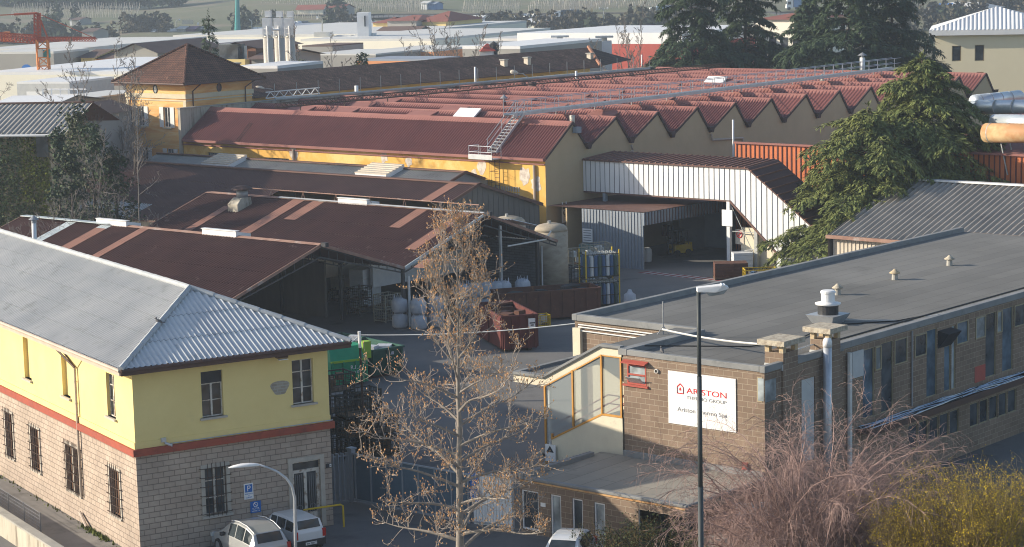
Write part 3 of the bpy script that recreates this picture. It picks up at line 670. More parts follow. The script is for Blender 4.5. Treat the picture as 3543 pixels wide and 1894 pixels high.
# pigeons
def pigeon(p,rz,label):
    mb=MB();M=Matrix.Translation(p)@Matrix.Rotation(rz,4,'Z');mb.fr=M
    mb.lathe([(0,-.17),(.05,-.13),(.085,-.02),(.075,.07),(.03,.15),(0,.17)],(0,0,0),10)
    mb.v=[tuple(M@(Matrix.Rotation(R(68),4,'Y')@(M.inverted()@Vector(v))+Vector((0,0,.13)))) for v in mb.v]
    mb.lathe([(0,.21),(.035,.225),(.045,.26),(.03,.3),(0,.305)],(.12,0,0),8);mb.bar((.15,0,.26),(.2,0,.25),.015);mb.bar((-.1,0,.1),(-.27,0,.06),.08,.02);mb.bar((.02,.02,0),(.02,.02,.06),.012);mb.bar((.02,-.02,0),(.02,-.02,.06),.012)
    return solo(mb,'pigeon','pigeon_grey',label,'pigeon',smooth=True)
pigeon((AX+.15,56.4,KZ-.02),.9,'grey pigeon standing on the roof edge above the sign')
pp=gx(551,1097,hp(-W_/2-2.2,1.6,0).x);pigeon(hp(-7.05,1.95,9.62),2.2,'dark pigeon perched by the hip of the corrugated house roof')
# ---------------------------------------------------------------- factory sheds
mat('roof_brown',(.135,.072,.060),(.105,.056,.048),.35,rough=.75,stain=((.17,.10,.085),.5,.6,.8))
mat('roof_rust',(.105,.046,.037),(.075,.034,.03),.5,rough=.75,stain=((.30,.19,.16),.55,.63,.74))
mat('roof_patch',(.27,.135,.10),(.23,.115,.085),1,rough=.7)
mat('roof_pale',(.46,.52,.55),(.40,.46,.50),1,rough=.7)
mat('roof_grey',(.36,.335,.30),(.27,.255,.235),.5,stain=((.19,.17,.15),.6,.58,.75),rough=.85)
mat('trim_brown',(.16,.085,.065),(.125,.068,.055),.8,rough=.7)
mat('trim_rust',(.34,.21,.16),(.24,.13,.10),1.4,stain=((.42,.40,.38),.8,.55,.7),rough=.75)
mat('saw_red',(.185,.065,.060),(.15,.053,.050),.4,rough=.75,stain=((.15,.07,.065),.8,.6,.78))
mat('saw_pink',(.30,.135,.115),(.25,.105,.092),.4,rough=.8,stain=((.19,.10,.085),.6,.56,.75))
mat('verge_dark',(.085,.05,.045),(.065,.04,.037),1,rough=.8)
m=mat('plaster_orange',(.74,.46,.12),(.66,.37,.08),.22,.35,.62,stain=((.78,.56,.22),.16,.5,.6),rough=.93)
mat('plaster_beige',(.52,.40,.25),(.45,.345,.215),.3,stain=((.36,.29,.20),.9,.6,.8),rough=.93)
mat('plaster_bare',(.66,.60,.52),(.50,.42,.36),2.5,.45,.6,rough=.95)
mat('sheet_white',(.76,.765,.77),(.70,.705,.72),.5,rough=.5)
mat('sheet_bluegrey',(.25,.29,.34),(.21,.245,.29),.6,stain=((.18,.18,.18),1.5,.62,.8),rough=.55)
mat('sheet_groove',(.14,.14,.15),(.1,.1,.11),2,rough=.7)
mat('fibre_panel',(.17,.155,.14),(.125,.115,.105),.8,stretch=(1,1,.3),rough=.9)
mat('steel_dark',(.055,.06,.065),(.075,.07,.07),2,rough=.6,metal=.2)
mat('steel_pale',(.42,.43,.42),(.34,.35,.34),2,rough=.55)
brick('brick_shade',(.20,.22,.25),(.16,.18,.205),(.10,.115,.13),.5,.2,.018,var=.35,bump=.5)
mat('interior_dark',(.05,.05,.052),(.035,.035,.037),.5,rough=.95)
mat('rust_red',(.125,.032,.028),(.095,.026,.024),1.3,stain=((.09,.035,.025),1.4,.55,.72),rough=.7)
mat('rust_brown',(.13,.06,.04),(.09,.04,.03),1.6,stain=((.30,.13,.06),1.8,.58,.72),rough=.85)
mat('skip_green',(.025,.10,.075),(.02,.075,.058),1.2,stain=((.09,.06,.035),1.6,.6,.76),rough=.65)
mat('bin_green',(.02,.30,.15),(.018,.25,.12),2,stain=((.05,.12,.06),2,.62,.8),rough=.5)
mat('lime_paint',(.30,.50,.06),(.26,.44,.05),2)
mat('cage_dark',(.035,.045,.04),(.055,.05,.04),4,rough=.7)
mat('cage_pale',(.34,.33,.27),(.26,.25,.2),4,rough=.6)
mat('timber',(.20,.13,.08),(.14,.09,.055),3,rough=.9)
mat('bag_white',(.50,.52,.56),(.40,.43,.48),3,rough=.75,bump=.5,bscale=5)
mat('wrap_cream',(.62,.55,.45),(.52,.46,.38),1.5,rough=.5)
mat('wrap_white',(.72,.74,.76),(.62,.65,.69),1.5,rough=.35)
mat('wrap_orange',(.62,.30,.10),(.52,.24,.08),1.5,rough=.6)
mat('gas_blue',(.055,.12,.24),(.045,.10,.20),2,rough=.45)
mat('gas_green',(.07,.12,.10),(.055,.09,.08),2,rough=.45)
mat('gas_white',(.6,.62,.62),(.5,.52,.53),2,rough=.45)
mat('tank_tan',(.44,.38,.29),(.30,.25,.19),.9,stain=((.20,.17,.13),1.2,.58,.76),rough=.85,stretch=(1,1,2.5))
mat('orange_sheet',(.55,.16,.055),(.47,.13,.045),.6,rough=.6)
mat('duct',(.60,.66,.70),(.50,.56,.62),1,rough=.35,metal=.5)
mat('duct_rust',(.42,.22,.10),(.55,.40,.22),.7,.4,.6,rough=.6)
mat('stripe_red',(.24,.06,.06),(.19,.055,.055),2,rough=.85);mat('stripe_white',(.42,.41,.41),(.33,.33,.33),2,rough=.85)
def onslope(x,y,a0,z0,a1,z1):
    d=_ray(x,y);k=(z1-z0)/(a1-a0);t=(z0-k*a0-CAM_H)/(d.z-k*d.x);return ORG+d*t
def parts(name,m,par,mbs):
    return [q.obj(name,m,par) for q in mbs]
def shed(label,name,ra,rz,e0,z0,e1,z1,b0,b1,m,pitch=.29,amp=.055,ridge='trim_rust',n=4,gable=None):
    t=thing(name,label,'factory shed',(ra,b0,0))
    mb=MB();mb.corr([(e0,b0,z0),(e0,b1,z0),(ra,b1,rz),(ra,b0,rz)],(0,1,0),pitch,amp,n,1.9);mb.obj('near_roof_slope',m,t,smooth=True)
    mb=MB();mb.corr([(e1,b0,z1),(e1,b1,z1),(ra,b1,rz),(ra,b0,rz)],(0,1,0),pitch,amp,n);mb.obj('far_roof_slope',m,t,smooth=True)
    mb=MB();mb.poly([(ra-.28,b0,rz-.02),(ra-.28,b1,rz-.02),(ra,b1,rz+.09),(ra,b0,rz+.09)]).poly([(ra+.28,b0,rz-.02),(ra+.28,b1,rz-.02),(ra,b1,rz+.09),(ra,b0,rz+.09)]);mb.obj('ridge_cap',ridge,t)
    return t
def strip(t,ra,rz,e0,z0,px,f0,f1,w,m='roof_patch'):
    """flat replacement sheets on the near slope, from a point seen on the ridge line"""
    b=onslope(px[0],px[1],e0,z0,ra,rz).y;k=(rz-z0)/(ra-e0);A=lambda f:(ra-(ra-e0)*f)
    mb=MB();x0,x1=A(f0),A(f1);h=.06
    mb.poly([(x1,b-w,z0+k*(x1-e0)+h),(x1,b,z0+k*(x1-e0)+h),(x0,b,z0+k*(x0-e0)+h),(x0,b-w,z0+k*(x0-e0)+h)])
    mb.obj('roof_strip',m,t)
def truss(t,b,pts,drop=.85,m='steel_dark'):
    """lattice rafter following the roof line pts [(a,z)..]"""
    mb=MB()
    for (a0,z0),(a1,z1) in zip(pts,pts[1:]):
        mb.bar((a0,b,z0-.14),(a1,b,z1-.14),.09,.16)
        n=max(3,int(abs(a1-a0)/.75));hi=max(z0,z1)
        def low(a,z): return min(z-.25,hi-drop-.0) if False else z-drop*(.45+.55*((z-min(z0,z1))/(abs(z1-z0)+1e-6)))
        pr_=None
        for i in range(n+1):
            f=i/n;a=a0+(a1-a0)*f;z=z0+(z1-z0)*f;l=low(a,z)
            mb.bar((a,b,z-.15),(a,b,l),.045)
            if pr_: mb.bar(pr_,(a,b,l),.06,.09)
            pr_=(a,b,l)
    return mb.obj('roof_truss',m,t)
def verge(t,b,pts,m,w=.06,h=.2):
    mb=MB()
    for (a0,z0),(a1,z1) in zip(pts,pts[1:]): mb.bar((a0,b,z0-.04),(a1,b,z1-.04),w,h)
    return mb.obj('verge_trim',m,t)
GB=100.15
s1=shed('open rust-brown corrugated shed nearest the yellow house','open_shed',98.2,6.68,90.3,4.16,106.0,4.2,GB,131.5,'roof_rust')
s2=shed('open rust-brown corrugated shed with a roof ventilator and ridge rail','open_shed',114.5,6.98,106.05,4.2,122.5,4.12,GB,129.3,'roof_rust')
for t,px,f0,f1,w,m in ((s1,(236,768),.02,1,1.0,'roof_pale'),(s1,(352,780),.10,1,1.15,'roof_patch'),(s1,(352,780),.0,.1,1.15,'roof_pale'),(s1,(482,795),0,1,.9,'roof_patch')):
    strip(t,98.2,6.68,90.3,4.16,px,f0,f1,w,m)
mb=MB();q=onslope(81,753,90.3,4.16,98.2,6.68).y;mb.bar((98.0,q,6.76),(98.0,onslope(360,778,90.3,4.16,98.2,6.68).y-.8,6.76),.55,.06);mb.obj('pale_ridge_flashing','roof_pale',s1)
for px,f0,f1,w in (((993,706),.0,.95,1.25),((1062,712),0,.4,1.2),((820,690),.25,.95,.85),((1425,738),.0,.38,1.0),((1573,750),.0,.72,.95),((1680,760),.84,1.0,.9)):
    strip(s2,114.5,6.98,106.05,4.2,px,f0,f1,w)
def gablepts(ra,rz,e0,z0,e1,z1): return [(e0,z0),(ra,rz),(e1,z1)]
P1=gablepts(98.2,6.68,90.3,4.16,106,4.2);P2=gablepts(114.5,6.98,106.05,4.2,122.5,4.12)
verge(s1,GB-.03,P1,'trim_rust');verge(s2,GB-.03,P2[:2],'roof_pale');verge(s2,GB-.03,P2[1:],'trim_rust')
verge(s1,131.55,P1,'trim_rust');verge(s2,129.35,P2,'trim_rust')
for k in range(5):
    for t,P in ((s1,P1),(s2,P2)): truss(t,GB+.12+k*5.9,P)
# posts, gutters, walls
def post(t,a,b,z,m='steel_dark',w=.2): mb=MB();mb.bar((a,b,0),(a,b,z),w);return mb.obj('post',m,t)
for a,z in ((106.0,4.1),(90.6,4.0)):
    for k in range(4): post(s1,a,GB+.15+k*6,z)
for k in range(3): post(s2,116.3,GB+.2+k*7,5.9,'steel_pale',.17)
for k in range(5): post(s2,122.3,GB+1.8+k*6,4,'steel_dark')
mb=MB();mb.tube([(106.3,GB-.1,3.6),(106.3,GB-.1,.1)],.09,8);mb.obj('downpipe','pipe_white',s1)
mb=MB();mb.tube([(117,GB+.1,4.35),(121.3,GB+.1,4.35),(121.9,GB+.1,4.9)],.06,6);mb.tube([(122.6,GB+1.6,3.6),(122.6,GB+1.6,.2)],.06,6);mb.obj('hanging_pipe','pipe_white',s2)
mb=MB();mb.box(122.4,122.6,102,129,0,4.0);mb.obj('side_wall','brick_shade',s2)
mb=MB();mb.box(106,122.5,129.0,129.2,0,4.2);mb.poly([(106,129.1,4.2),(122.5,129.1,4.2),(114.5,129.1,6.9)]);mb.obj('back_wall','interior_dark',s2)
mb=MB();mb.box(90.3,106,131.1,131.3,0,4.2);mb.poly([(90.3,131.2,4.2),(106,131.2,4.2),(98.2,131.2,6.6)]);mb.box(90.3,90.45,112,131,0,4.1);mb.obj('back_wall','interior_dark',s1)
mb=MB();mb.box(106.1,106.3,108,128,0,4);mb.obj('partition','fibre_panel',s1)
mb=MB();mb.hexa([(107,111,2.2),(113.8,111,2.2),(113.8,111.2,2.2),(107,111.2,2.2),(107,111,4.2),(113.8,111,6.3),(113.8,111.2,6.3),(107,111.2,4.2)]);mb.obj('hanging_curtain','wrap_cream',s2)
mb=MB();mb.box(110.5,120.2,107.5,107.8,1.6,3.3);mb.obj('tarpaulin','wrap_white',s2)
mb=MB();mb.cbox((98.2,GB-.35,6.55),(.3,.4,.28));mb.obj('gable_lamp','shutter_dark',s1);mb=MB();mb.cbox((114.5,GB-.35,6.85),(.3,.4,.28));mb.obj('gable_lamp','shutter_dark',s2)
# ridge rail
b0=onslope(812,680,106.05,4.2,114.5,6.98).y
mb=MB();mb.tube([(114.55,b0,7.55),(114.55,GB+.6,7.55)],.04,6)
for k in range(8):
    b=GB+.8+(b0-GB-1)*k/7
    mb.tube([(114.55,b-.16,7.08),(114.55,b,7.55),(114.55,b+.16,7.08)],.022,5)
mb.obj('ridge_rail','trim_rust',s2)
mb=MB();mb.poly([(114.2,GB,7.03),(114.2,onslope(960,690,106.05,4.2,114.5,6.98).y,7.03),(114.5,onslope(960,690,106.05,4.2,114.5,6.98).y,7.09),(114.5,GB,7.09)]);mb.obj('pale_ridge_flashing','fibre_cement',s2)
# roof ventilator with hood
v=onslope(830,720,106.05,4.2,114.5,6.98);v.z-=.2
vt=thing('roof_ventilator','weathered roof ventilator with dark hood on a pale box, on the brown shed roof','ventilator',v)
x,y,z=v
mb=MB();mb.box(x-.75,x+.75,y-.55,y+.55,z-.1,z+.55);mb.hexa([(x-.75,y-.55,z+.55),(x+.75,y-.55,z+.55),(x+.75,y+.55,z+.55),(x-.75,y+.55,z+.55),(x-.2,y-.45,z+1.0),(x+.75,y-.45,z+1.0),(x+.75,y+.45,z+1.0),(x-.2,y+.45,z+1.0)]);mb.obj('base','concrete_streak',vt)
mb=MB();mb.lathe([(.46,z+.9),(.46,z+1.6)],(x+.3,y,0),14);mb.obj('drum','metal_grey',vt,smooth=True)
mb=MB();mb.lathe([(.5,z+1.55),(.85,z+1.6),(.8,z+1.7),(.35,z+1.9),(0,z+1.95)],(x+.3,y,0),14);mb.obj('hood','verge_dark',vt)
def ridgebox(px,a0,z0,a1,z1,label,L=2.6,w=1.1):
    p=onslope(px[0],px[1],a0,z0,a1,z1);x,y=a1,p.y
    t=thing('ridge_skylight',label,'skylight',(x,y,z1),'white skylight boxes on the shed ridges')
    mb=MB();mb.hexa([(x-.25,y-L,z1-.05),(x+w,y-L,z1-.3),(x+w,y,z1-.3),(x-.25,y,z1-.05),(x-.25,y-L,z1+.36),(x+w,y-L,z1+.1),(x+w,y,z1+.1),(x-.25,y,z1+.36)]);mb.obj('box','white_metal',t)
    mb=MB();mb.box(x-.32,x+.05,y-L-.04,y+.04,z1+.362,z1+.41);mb.obj('lid','sheet_white',t)
ridgebox((356,766),90.3,4.16,98.2,6.68,'white skylight box at the left of the near shed ridge',3.3)
ridgebox((723,800),90.3,4.16,98.2,6.68,'white skylight box in the middle of the near shed ridge',3.4)
ridgebox((1174,703),106.05,4.2,114.5,6.98,'white skylight box on the ridge with the rail',3.0)
x,y,z=hp(-W_/2+1.2,27,10.2)
p=gd(117,830,125);fx=thing('stove_flue','white metal stove flue with conical cap by the grey roof ridge','flue',(p.x,p.y,p.z))
q=gd(117,765,125)
mb=MB();mb.tube([(p.x,p.y,p.z-1.6),(q.x,q.y,q.z)],.14,10);mb.obj('pipe','white_metal',fx,smooth=True);mb=MB();mb.lathe([(.16,q.z-.12),(.16,q.z+.08)],(q.x,q.y,0),10);mb.lathe([(.30,q.z+.08),(0,q.z+.33)],(q.x,q.y,0),10);mb.obj('cap','metal_grey',fx)
# ---- closed brown shed behind, and grey lean-to
ca,cz,ce,cez=126.0,7.44,115.4,4.15
s3=thing('brown_shed','long closed brown corrugated shed with dark panelled gable','factory shed',(126,110.8,0))
mb=MB()
k=(cz-cez)/(ca-ce)
mb.corr([(ce,129.45,cez),(ce,154.7,cez),(ca,154.7,cz),(ca,129.45,cz)],(0,1,0),.30,.05,5,2.6);mb.corr([(122.55,110.8,cez+k*(122.55-ce)),(122.55,129.45,cez+k*(122.55-ce)),(ca,129.45,cz),(ca,110.8,cz)],(0,1,0),.30,.05,5)
mb.obj('near_roof_slope','roof_brown',s3,smooth=True)
mb=MB();mb.corr([(129.7,119,6.4),(129.7,154.7,6.4),(ca,154.7,cz),(ca,119,cz)],(0,1,0),.30,.05,5);mb.corr([(133.6,110.8,5.1),(133.6,119,5.1),(ca,119,cz),(ca,110.8,cz)],(0,1,0),.30,.05,5);mb.obj('far_roof_slope','roof_brown',s3,smooth=True)
mb=MB();mb.bar((ca,110.7,cz+.03),(ca,154.8,cz+.03),.55,.1);mb.bar((ce,154.75,cez),(ca,154.75,cz),.1,.22);mb.bar((ca,154.75,cz),(129.7,154.75,6.4),.1,.22);mb.bar((ca,110.75,cz),(133.7,110.75,5.07),.1,.25);mb.bar((122.5,110.75,cez+k*(122.5-ce)-.02),(ca,110.75,cz),.1,.22);mb.bar((ce-.05,129.4,cez-.1),(ce-.05,154.7,cez-.1),.14,.12)
mb.obj('roof_trim','trim_brown',s3)
mb=MB();mb.poly([(122.6,110.95,0),(133.5,110.95,0),(133.5,110.95,5.0),(ca,110.95,cz-.1),(122.6,110.95,6.2)])
for i in range(18):
    a=122.9+i*.62;mb.bar((a,110.93,0),(a,110.93,min(cz-.2-(ca-a)*k if a<ca else cz-.2-(a-ca)*.31,7.2)),.035,.03)
mb.obj('gable_wall','fibre_panel',s3)
mb=MB();mb.box(ce+.1,ce+.35,129.5,154.7,0,cez);mb.box(ce+.1,136,154.5,154.7,0,cez);mb.obj('near_wall','concrete_streak',s3)
mb=MB();b_=onslope(300,690,ce,cez,ca,cz).y;b2=onslope(516,708,ce,cez,ca,cz).y
p0=onslope(330,690,ce,cez,ca,cz);p1=onslope(516,712,ce,cez,ca,cz);p2=onslope(452,754,ce,cez,ca,cz);p3=onslope(228,735,ce,cez,ca,cz)
hh=lambda a:cez+k*(a-ce)+.05
A0,A1=(p2.x+p3.x)/2-.3,(p0.x+p1.x)/2;B0,B1=(p1.y+p2.y)/2,(p0.y+p3.y)/2
mb.corr([(A0,B0,hh(A0)),(A0,B1,hh(A0)),(A1,B1,hh(A1)),(A1,B0,hh(A1))],(0,1,0),.30,.05,5);mb.obj('grey_roof_patch','fibre_cement',s3,smooth=True)
strip(s3,ca,cz,ce,cez,(1560,632),0,.34,1.1)
s4=thing('grey_lean_to','grey corrugated lean-to roof along the yellow factory wall','factory shed',(133,119,0))
mb=MB();mb.corr([(129.4,118.4,6.25),(129.4,157,6.25),(133,157,7.35),(133,118.4,7.35)],(0,1,0),.32,.055,5);mb.obj('near_roof_slope','roof_grey',s4,smooth=True)
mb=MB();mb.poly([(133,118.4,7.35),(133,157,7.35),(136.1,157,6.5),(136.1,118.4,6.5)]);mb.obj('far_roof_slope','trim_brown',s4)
mb=MB();mb.bar((133,118.3,7.42),(133,157,7.42),.5,.1);mb.bar((129.6,118.35,6.3),(133,118.35,7.4),.1,.22);mb.bar((133,118.35,7.4),(135.4,118.35,6.62),.1,.22);mb.obj('roof_trim','trim_brown',s4)
mb=MB();mb.poly([(129.6,118.6,0),(136,118.6,0),(136,118.6,6.45),(133,118.6,7.3),(129.6,118.6,6.2)]);mb.poly([(129.6,156.8,0),(136,156.8,0),(136,156.8,6.45),(133,156.8,7.3),(129.6,156.8,6.2)]);mb.obj('end_wall','sheet_bluegrey',s4)
def slopebox(px,label):
    p=onslope(px[0],px[1],129.4,6.25,133,7.35);kk=1.1/3.6;a0,a1=130.6,132.9;y=p.y;L=3.6
    t=thing('roof_skylight',label,'skylight',(a0,y,6.6),'louvred skylight boxes on the grey roof')
    f=lambda a:6.25+kk*(a-129.4)
    mb=MB()
    P=[(a0,y-L,f(a0)),(a1,y-L,f(a1)),(a1,y,f(a1)),(a0,y,f(a0))]
    mb.hexa(P+[(q[0],q[1],q[2]+.42) for q in P]);mb.obj('box','white_metal',t)
    mb=MB()
    for i in range(6):
        a=a0+(a1-a0)*i/6;mb.hexa([(a,y-L-.05,f(a)+.43),(a+.34,y-L-.05,f(a+.34)+.43),(a+.34,y+.05,f(a+.34)+.43),(a,y+.05,f(a)+.43),(a,y-L-.05,f(a)+.53),(a+.34,y-L-.05,f(a+.34)+.46),(a+.34,y+.05,f(a+.34)+.46),(a,y+.05,f(a)+.53)])
    mb.obj('louvre','wrap_cream',t)
slopebox((738,560),'louvred skylight box at the left of the grey lean-to');slopebox((1262,598),'louvred skylight box at the right of the grey lean-to')
# ---------------------------------------------------------------- saw-tooth factory hall
hall=thing('sawtooth_hall','large factory hall with many red saw-tooth roofs and beige gables','factory hall',(136.2,112.4,0))
b0,b1=112.44,157.0;NR=13
RD=[139.82+5.93*i for i in range(NR)];VL=[141.72+5.93*i for i in range(NR)];ZR,ZV=11.22,8.95
def near(i): return (136.0,8.5) if i==0 else (VL[i-1],ZV)
for i in range(NR):
    a0,z0=near(i);fine=i<5
    mb=MB();mb.corr([(a0,b0,z0),(a0,b1,z0),(RD[i],b1,ZR),(RD[i],b0,ZR)],(0,1,0),.30 if i<6 else .40,.052,5 if i<6 else 4)
    mb.obj('near_roof_slope','saw_red',hall,smooth=True)
    mb=MB();mb.poly([(RD[i]-.5,b0,ZR-.36+.04),(RD[i]-.5,b1,ZR-.36+.04),(RD[i],b1,ZR+.07),(RD[i],b0,ZR+.07)]);mb.poly([(RD[i],b0,ZR+.07),(RD[i],b1,ZR+.07),(VL[i],b1,ZV),(VL[i],b0,ZV)])
    mb.obj('ridge_and_back_slope','saw_pink',hall)
# gable wall with saw-tooth top
mb=MB();top=[(136.17,8.4)]
for i in range(NR): top+=[(RD[i],ZR-.1),(VL[i],ZV-.1)]
for (a,z),(c,w) in zip(top,top[1:]): mb.poly([(a,b0+.02,0),(c,b0+.02,0),(c,b0+.02,w),(a,b0+.02,z)])
mb.poly([(VL[-1],b0,0),(VL[-1],b1,0),(VL[-1],b1,ZV),(VL[-1],b0,ZV)]);mb.obj('gable_wall','plaster_beige',hall)
mb=MB()
for i,((a,z),(c,w)) in enumerate(zip(top,top[1:])): mb.bar((a,b0-.03,z+.06),(c,b0-.03,w+.06),.12,.2)
for i in range(NR): 
    c=VL[i];mb.prism([(c-.5,b0-.05,ZV+.42),(c+.35,b0-.05,ZV+.42),(c+.14,b0-.05,ZV-.1),(c-.14,b0-.05,ZV-.1)],(0,-.28,0))
mb.obj('verge_trim','verge_dark',hall)
fw=lambda u,z,d:(136.17+d,u,z)
FWIN=[(150.0,153.6,5.2,7.35),(142.6,145.9,5.2,7.2)]
mb=MB();wall_with_holes(mb,fw,b0,b1,0,8.42,FWIN,.3);mb.obj('long_wall','plaster_orange',hall)
mb=MB();mb.box(135.75,136.16,b0-.1,b1-.3,8.28,8.5);mb.box(136.05,136.165,b0,b1,7.95,8.05);mb.obj('eave_fascia','saw_pink',hall)
for h in FWIN:
    w=wside(h,fw,'hall_window',hall,'steel_dark','pane_curtain',d=.25,t=.06,nv=6)
rn=random.Random(12)
for (px,py),s in (((1015,530),1.0),((1328,545),.8),((1415,560),.7),((1665,580),.9),((1815,610),1.1),((1640,600),.6),((1855,640),1.0)):
    p=gx(px,py,136.15);mb=MB();pts=[]
    for i in range(14):
        a=i/14*6.283;r=s*(.5+.35*rn.random());pts.append((136.155,p.y+r*math.cos(a)*.8,p.z+r*math.sin(a)))
    mb.poly(pts);mb.obj('bare_patch','plaster_bare',hall)
mb=MB();y0=gx(1712,650,136.15).y;y1=gx(1795,660,136.15).y
for r_ in range(2):
    for i in range(11): b=y1+(y0-y1)*i/10;mb.box(136.1,136.165,b-.06,b+.06,5.1+r_*.5,5.5+r_*.5)
mb.obj('vent_lattice','stone_pale',hall)
for px,zt in (((1850,590),7.9),((745,590),7.2),((1017,540),8.1)):
    b=gx(px[0],px[1],136.1).y;mb=MB();mb.tube([(136.02,b,zt),(136.02,b,0)],.11,8);mb.obj('downpipe','gutter_pale',hall)
mb=MB()
for i in (1,3): mb.tube([(VL[i],b0-.15,ZV-.3),(VL[i]+.2,b0-.15,ZV-.8),(VL[i]+(5 if i==3 else -2.6),b0-.15,ZV-(1.0 if i==3 else 1.6))],.1,8)
mb.tube([(VL[3]+5,b0-.15,ZV-1),(VL[3]+5,b0-.15,4)],.1,8);mb.obj('downpipe','gutter_pale',hall)
p=gy(1987,460,b0);mb=MB();mb.cbox((p.x,b0-.3,p.z),(.55,.5,.5));mb.obj('wall_lamp','sheet_bluegrey',hall)
# parapet wall at the far end
mb=MB();mb.prism([(136.0,157.05,0),(213,157.05,0),(213,157.05,11.2),(136.0,157.05,11.35)],(0,.35,0));mb.obj('end_parapet','concrete_streak',hall)
mb=MB();mb.bar((135.9,157.2,11.4),(213,157.2,11.25),.5,.09);mb.obj('parapet_coping','concrete',hall)
# dormer hatches among the saw-teeth
HT=[(1,(770,388)),(1,(1030,385)),(1,(1180,395)),(1,(1450,395)),(2,(1240,365)),(2,(1560,368)),(2,(2075,335)),(3,(1330,350)),(3,(1900,340)),(4,(2030,335)),(4,(1795,335)),(5,(1980,305)),(5,(2270,310)),(6,(2100,300)),(7,(2390,290)),(8,(2300,272)),(9,(2500,265)),(3,(1060,345)),(2,(905,372))]
for i,px in HT:
    b=gx(px[0],px[1],RD[i]-1.2).y
    if not b0+2<b<b1-2: continue
    mb=MB();a=RD[i];mb.add([(a-2.6,b-1.5,ZR-1.9),(a-2.6,b+1.5,ZR-1.9),(a-.2,b+1.5,ZR-.05),(a-.2,b-1.5,ZR-.05),(a-2.7,b-1.5,ZR-.75),(a-2.7,b+1.5,ZR-.75)],[(0,4,5,1),(4,3,2,5),(0,3,4),(1,5,2)]);mb.obj('roof_hatch','saw_pink',hall)
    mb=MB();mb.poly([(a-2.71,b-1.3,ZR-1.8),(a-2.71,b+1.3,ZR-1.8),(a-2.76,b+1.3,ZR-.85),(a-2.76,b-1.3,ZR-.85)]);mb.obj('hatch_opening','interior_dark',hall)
for i,px,l in ((1,(1612,395),'white skylight panel on the red roof beside the metal stair'),(9,(2472,305),'small white skylight panel between the far red roofs')):
    b=gx(px[0],px[1],RD[i]-1).y;a=RD[i];mb=MB();mb.hexa([(a-2.4,b-1.25,ZR-1.2),(a-.3,b-1.25,ZR+.2),(a-.3,b+1.25,ZR+.2),(a-2.4,b+1.25,ZR-1.2),(a-2.45,b-1.25,ZR-1.08),(a-.35,b-1.25,ZR+.34),(a-.35,b+1.25,ZR+.34),(a-2.45,b+1.25,ZR-1.08)])
    solo(mb,'skylight_panel','sheet_white',l,'skylight','white panels on the saw-tooth roofs')
# ---------------------------------------------------------------- things on the hall roof
def gpt(q,z): return gz(q[0],q[1],z)
cwA=Vector((138.2,118.0,11.75));cwB=Vector((209.5,122.6,11.75))
cat_=thing('roof_catwalk','galvanised catwalk with handrails crossing the red saw-tooth roofs','catwalk',cwA)
d=(cwB-cwA).normalized();n_=Vector((-d.y,d.x,0))*.5;Lc=(cwB-cwA).length
mb=MB()
for s in (-1,1): mb.bar(cwA+n_*s,cwB+n_*s,.06,.26)
mb.add([cwA+n_,cwB+n_,cwB-n_,cwA-n_],[(0,1,2,3)])
mb.obj('deck','galvanised',cat_)
mb=MB()
for s in (-1,1):
    for h in (.55,1.1): mb.tube([cwA+n_*s+Vector((0,0,h)),cwB+n_*s+Vector((0,0,h))],.028,4)
mb.obj('handrail','galvanised',cat_)
N=int(Lc/2.0)
for i in range(N+1):
    for s in (-1,1):
        p=cwA+d*(i*2.0)+n_*s;MB().tube([p,p+Vector((0,0,1.12))],.035,4).obj('baluster','galvanised',cat_)
for i in range(12):
    p=cwA+d*(RD[i]-cwA.x)/d.x;mb=MB()
    for s in (-1,1): mb.bar(p+n_*s,p+n_*s-Vector((0,0,.7)),.06)
    mb.obj('support','steel_pale',cat_)
mb=MB()
for i in range(N*2): 
    p=cwA+d*i;q=p+Vector((rn.uniform(-.2,.2),rn.uniform(-.3,.3),-.25));mb.bar(p-n_-Vector((0,0,.2)),q+d*.9-n_-Vector((0,0,.1)),.035)
mb.obj('cable_clutter','steel_pale',cat_)
# metal stair from eave landing to the ridge
mst=thing('metal_stair','galvanised metal stair from the eave landing up to the roof catwalk','stair',(135.5,118.6,8.4))
sA=Vector((136.2,118.2,8.75));sB=Vector((139.6,117.9,11.8))
mb=MB()
for s in (-.45,.45):mb.bar(sA+Vector((0,s,0)),sB+Vector((0,s,0)),.06,.2)
mb.obj('stringer','galvanised',mst)
for i in range(13):
    p=sA.lerp(sB,(i+.5)/13);MB().box(p.x-.13,p.x+.13,p.y-.45,p.y+.45,p.z-.02,p.z+.03).obj('tread','galvanised',mst)
mb=MB()
for s in (-.48,.48):
    for h in (.55,1.05):mb.tube([sA+Vector((-.1,s,h)),sB+Vector((0,s,h))],.03,5)
    for f in (0,.5,1):p=sA.lerp(sB,f)+Vector((0,s,0));mb.tube([p,p+Vector((0,0,1.08))],.03,5)
mb.obj('handrail','galvanised',mst)
mb=MB();mb.box(134.7,136.0,116.9,119.5,8.28,8.36);mb.box(134.66,134.7,116.9,119.5,8.3,8.72);ld=mb.obj('landing','galvanised',mst)
mb=MB()
for a,b in ((134.7,116.95),(134.7,118.2),(134.7,119.45),(135.9,116.95),(135.9,119.45)):mb.tube([(a,b,8.3),(a,b,9.45)],.03,5)
for h in (8.9,9.4):mb.tube([(135.9,119.45,h),(134.7,119.45,h),(134.7,116.95,h),(135.9,116.95,h)],.03,5)
mb.obj('guard_rail','galvanised',ld)
ldr=thing('caged_ladder','brown caged ladder on the orange wall below the stair landing','ladder',(135.6,117.4,3))
mb=MB()
for s in (-.25,.25):mb.tube([(135.75,117.3+s,3),(135.75,117.3+s,8.3)],.03,5)
mb.obj('rail','iron_dark',ldr);mb=MB()
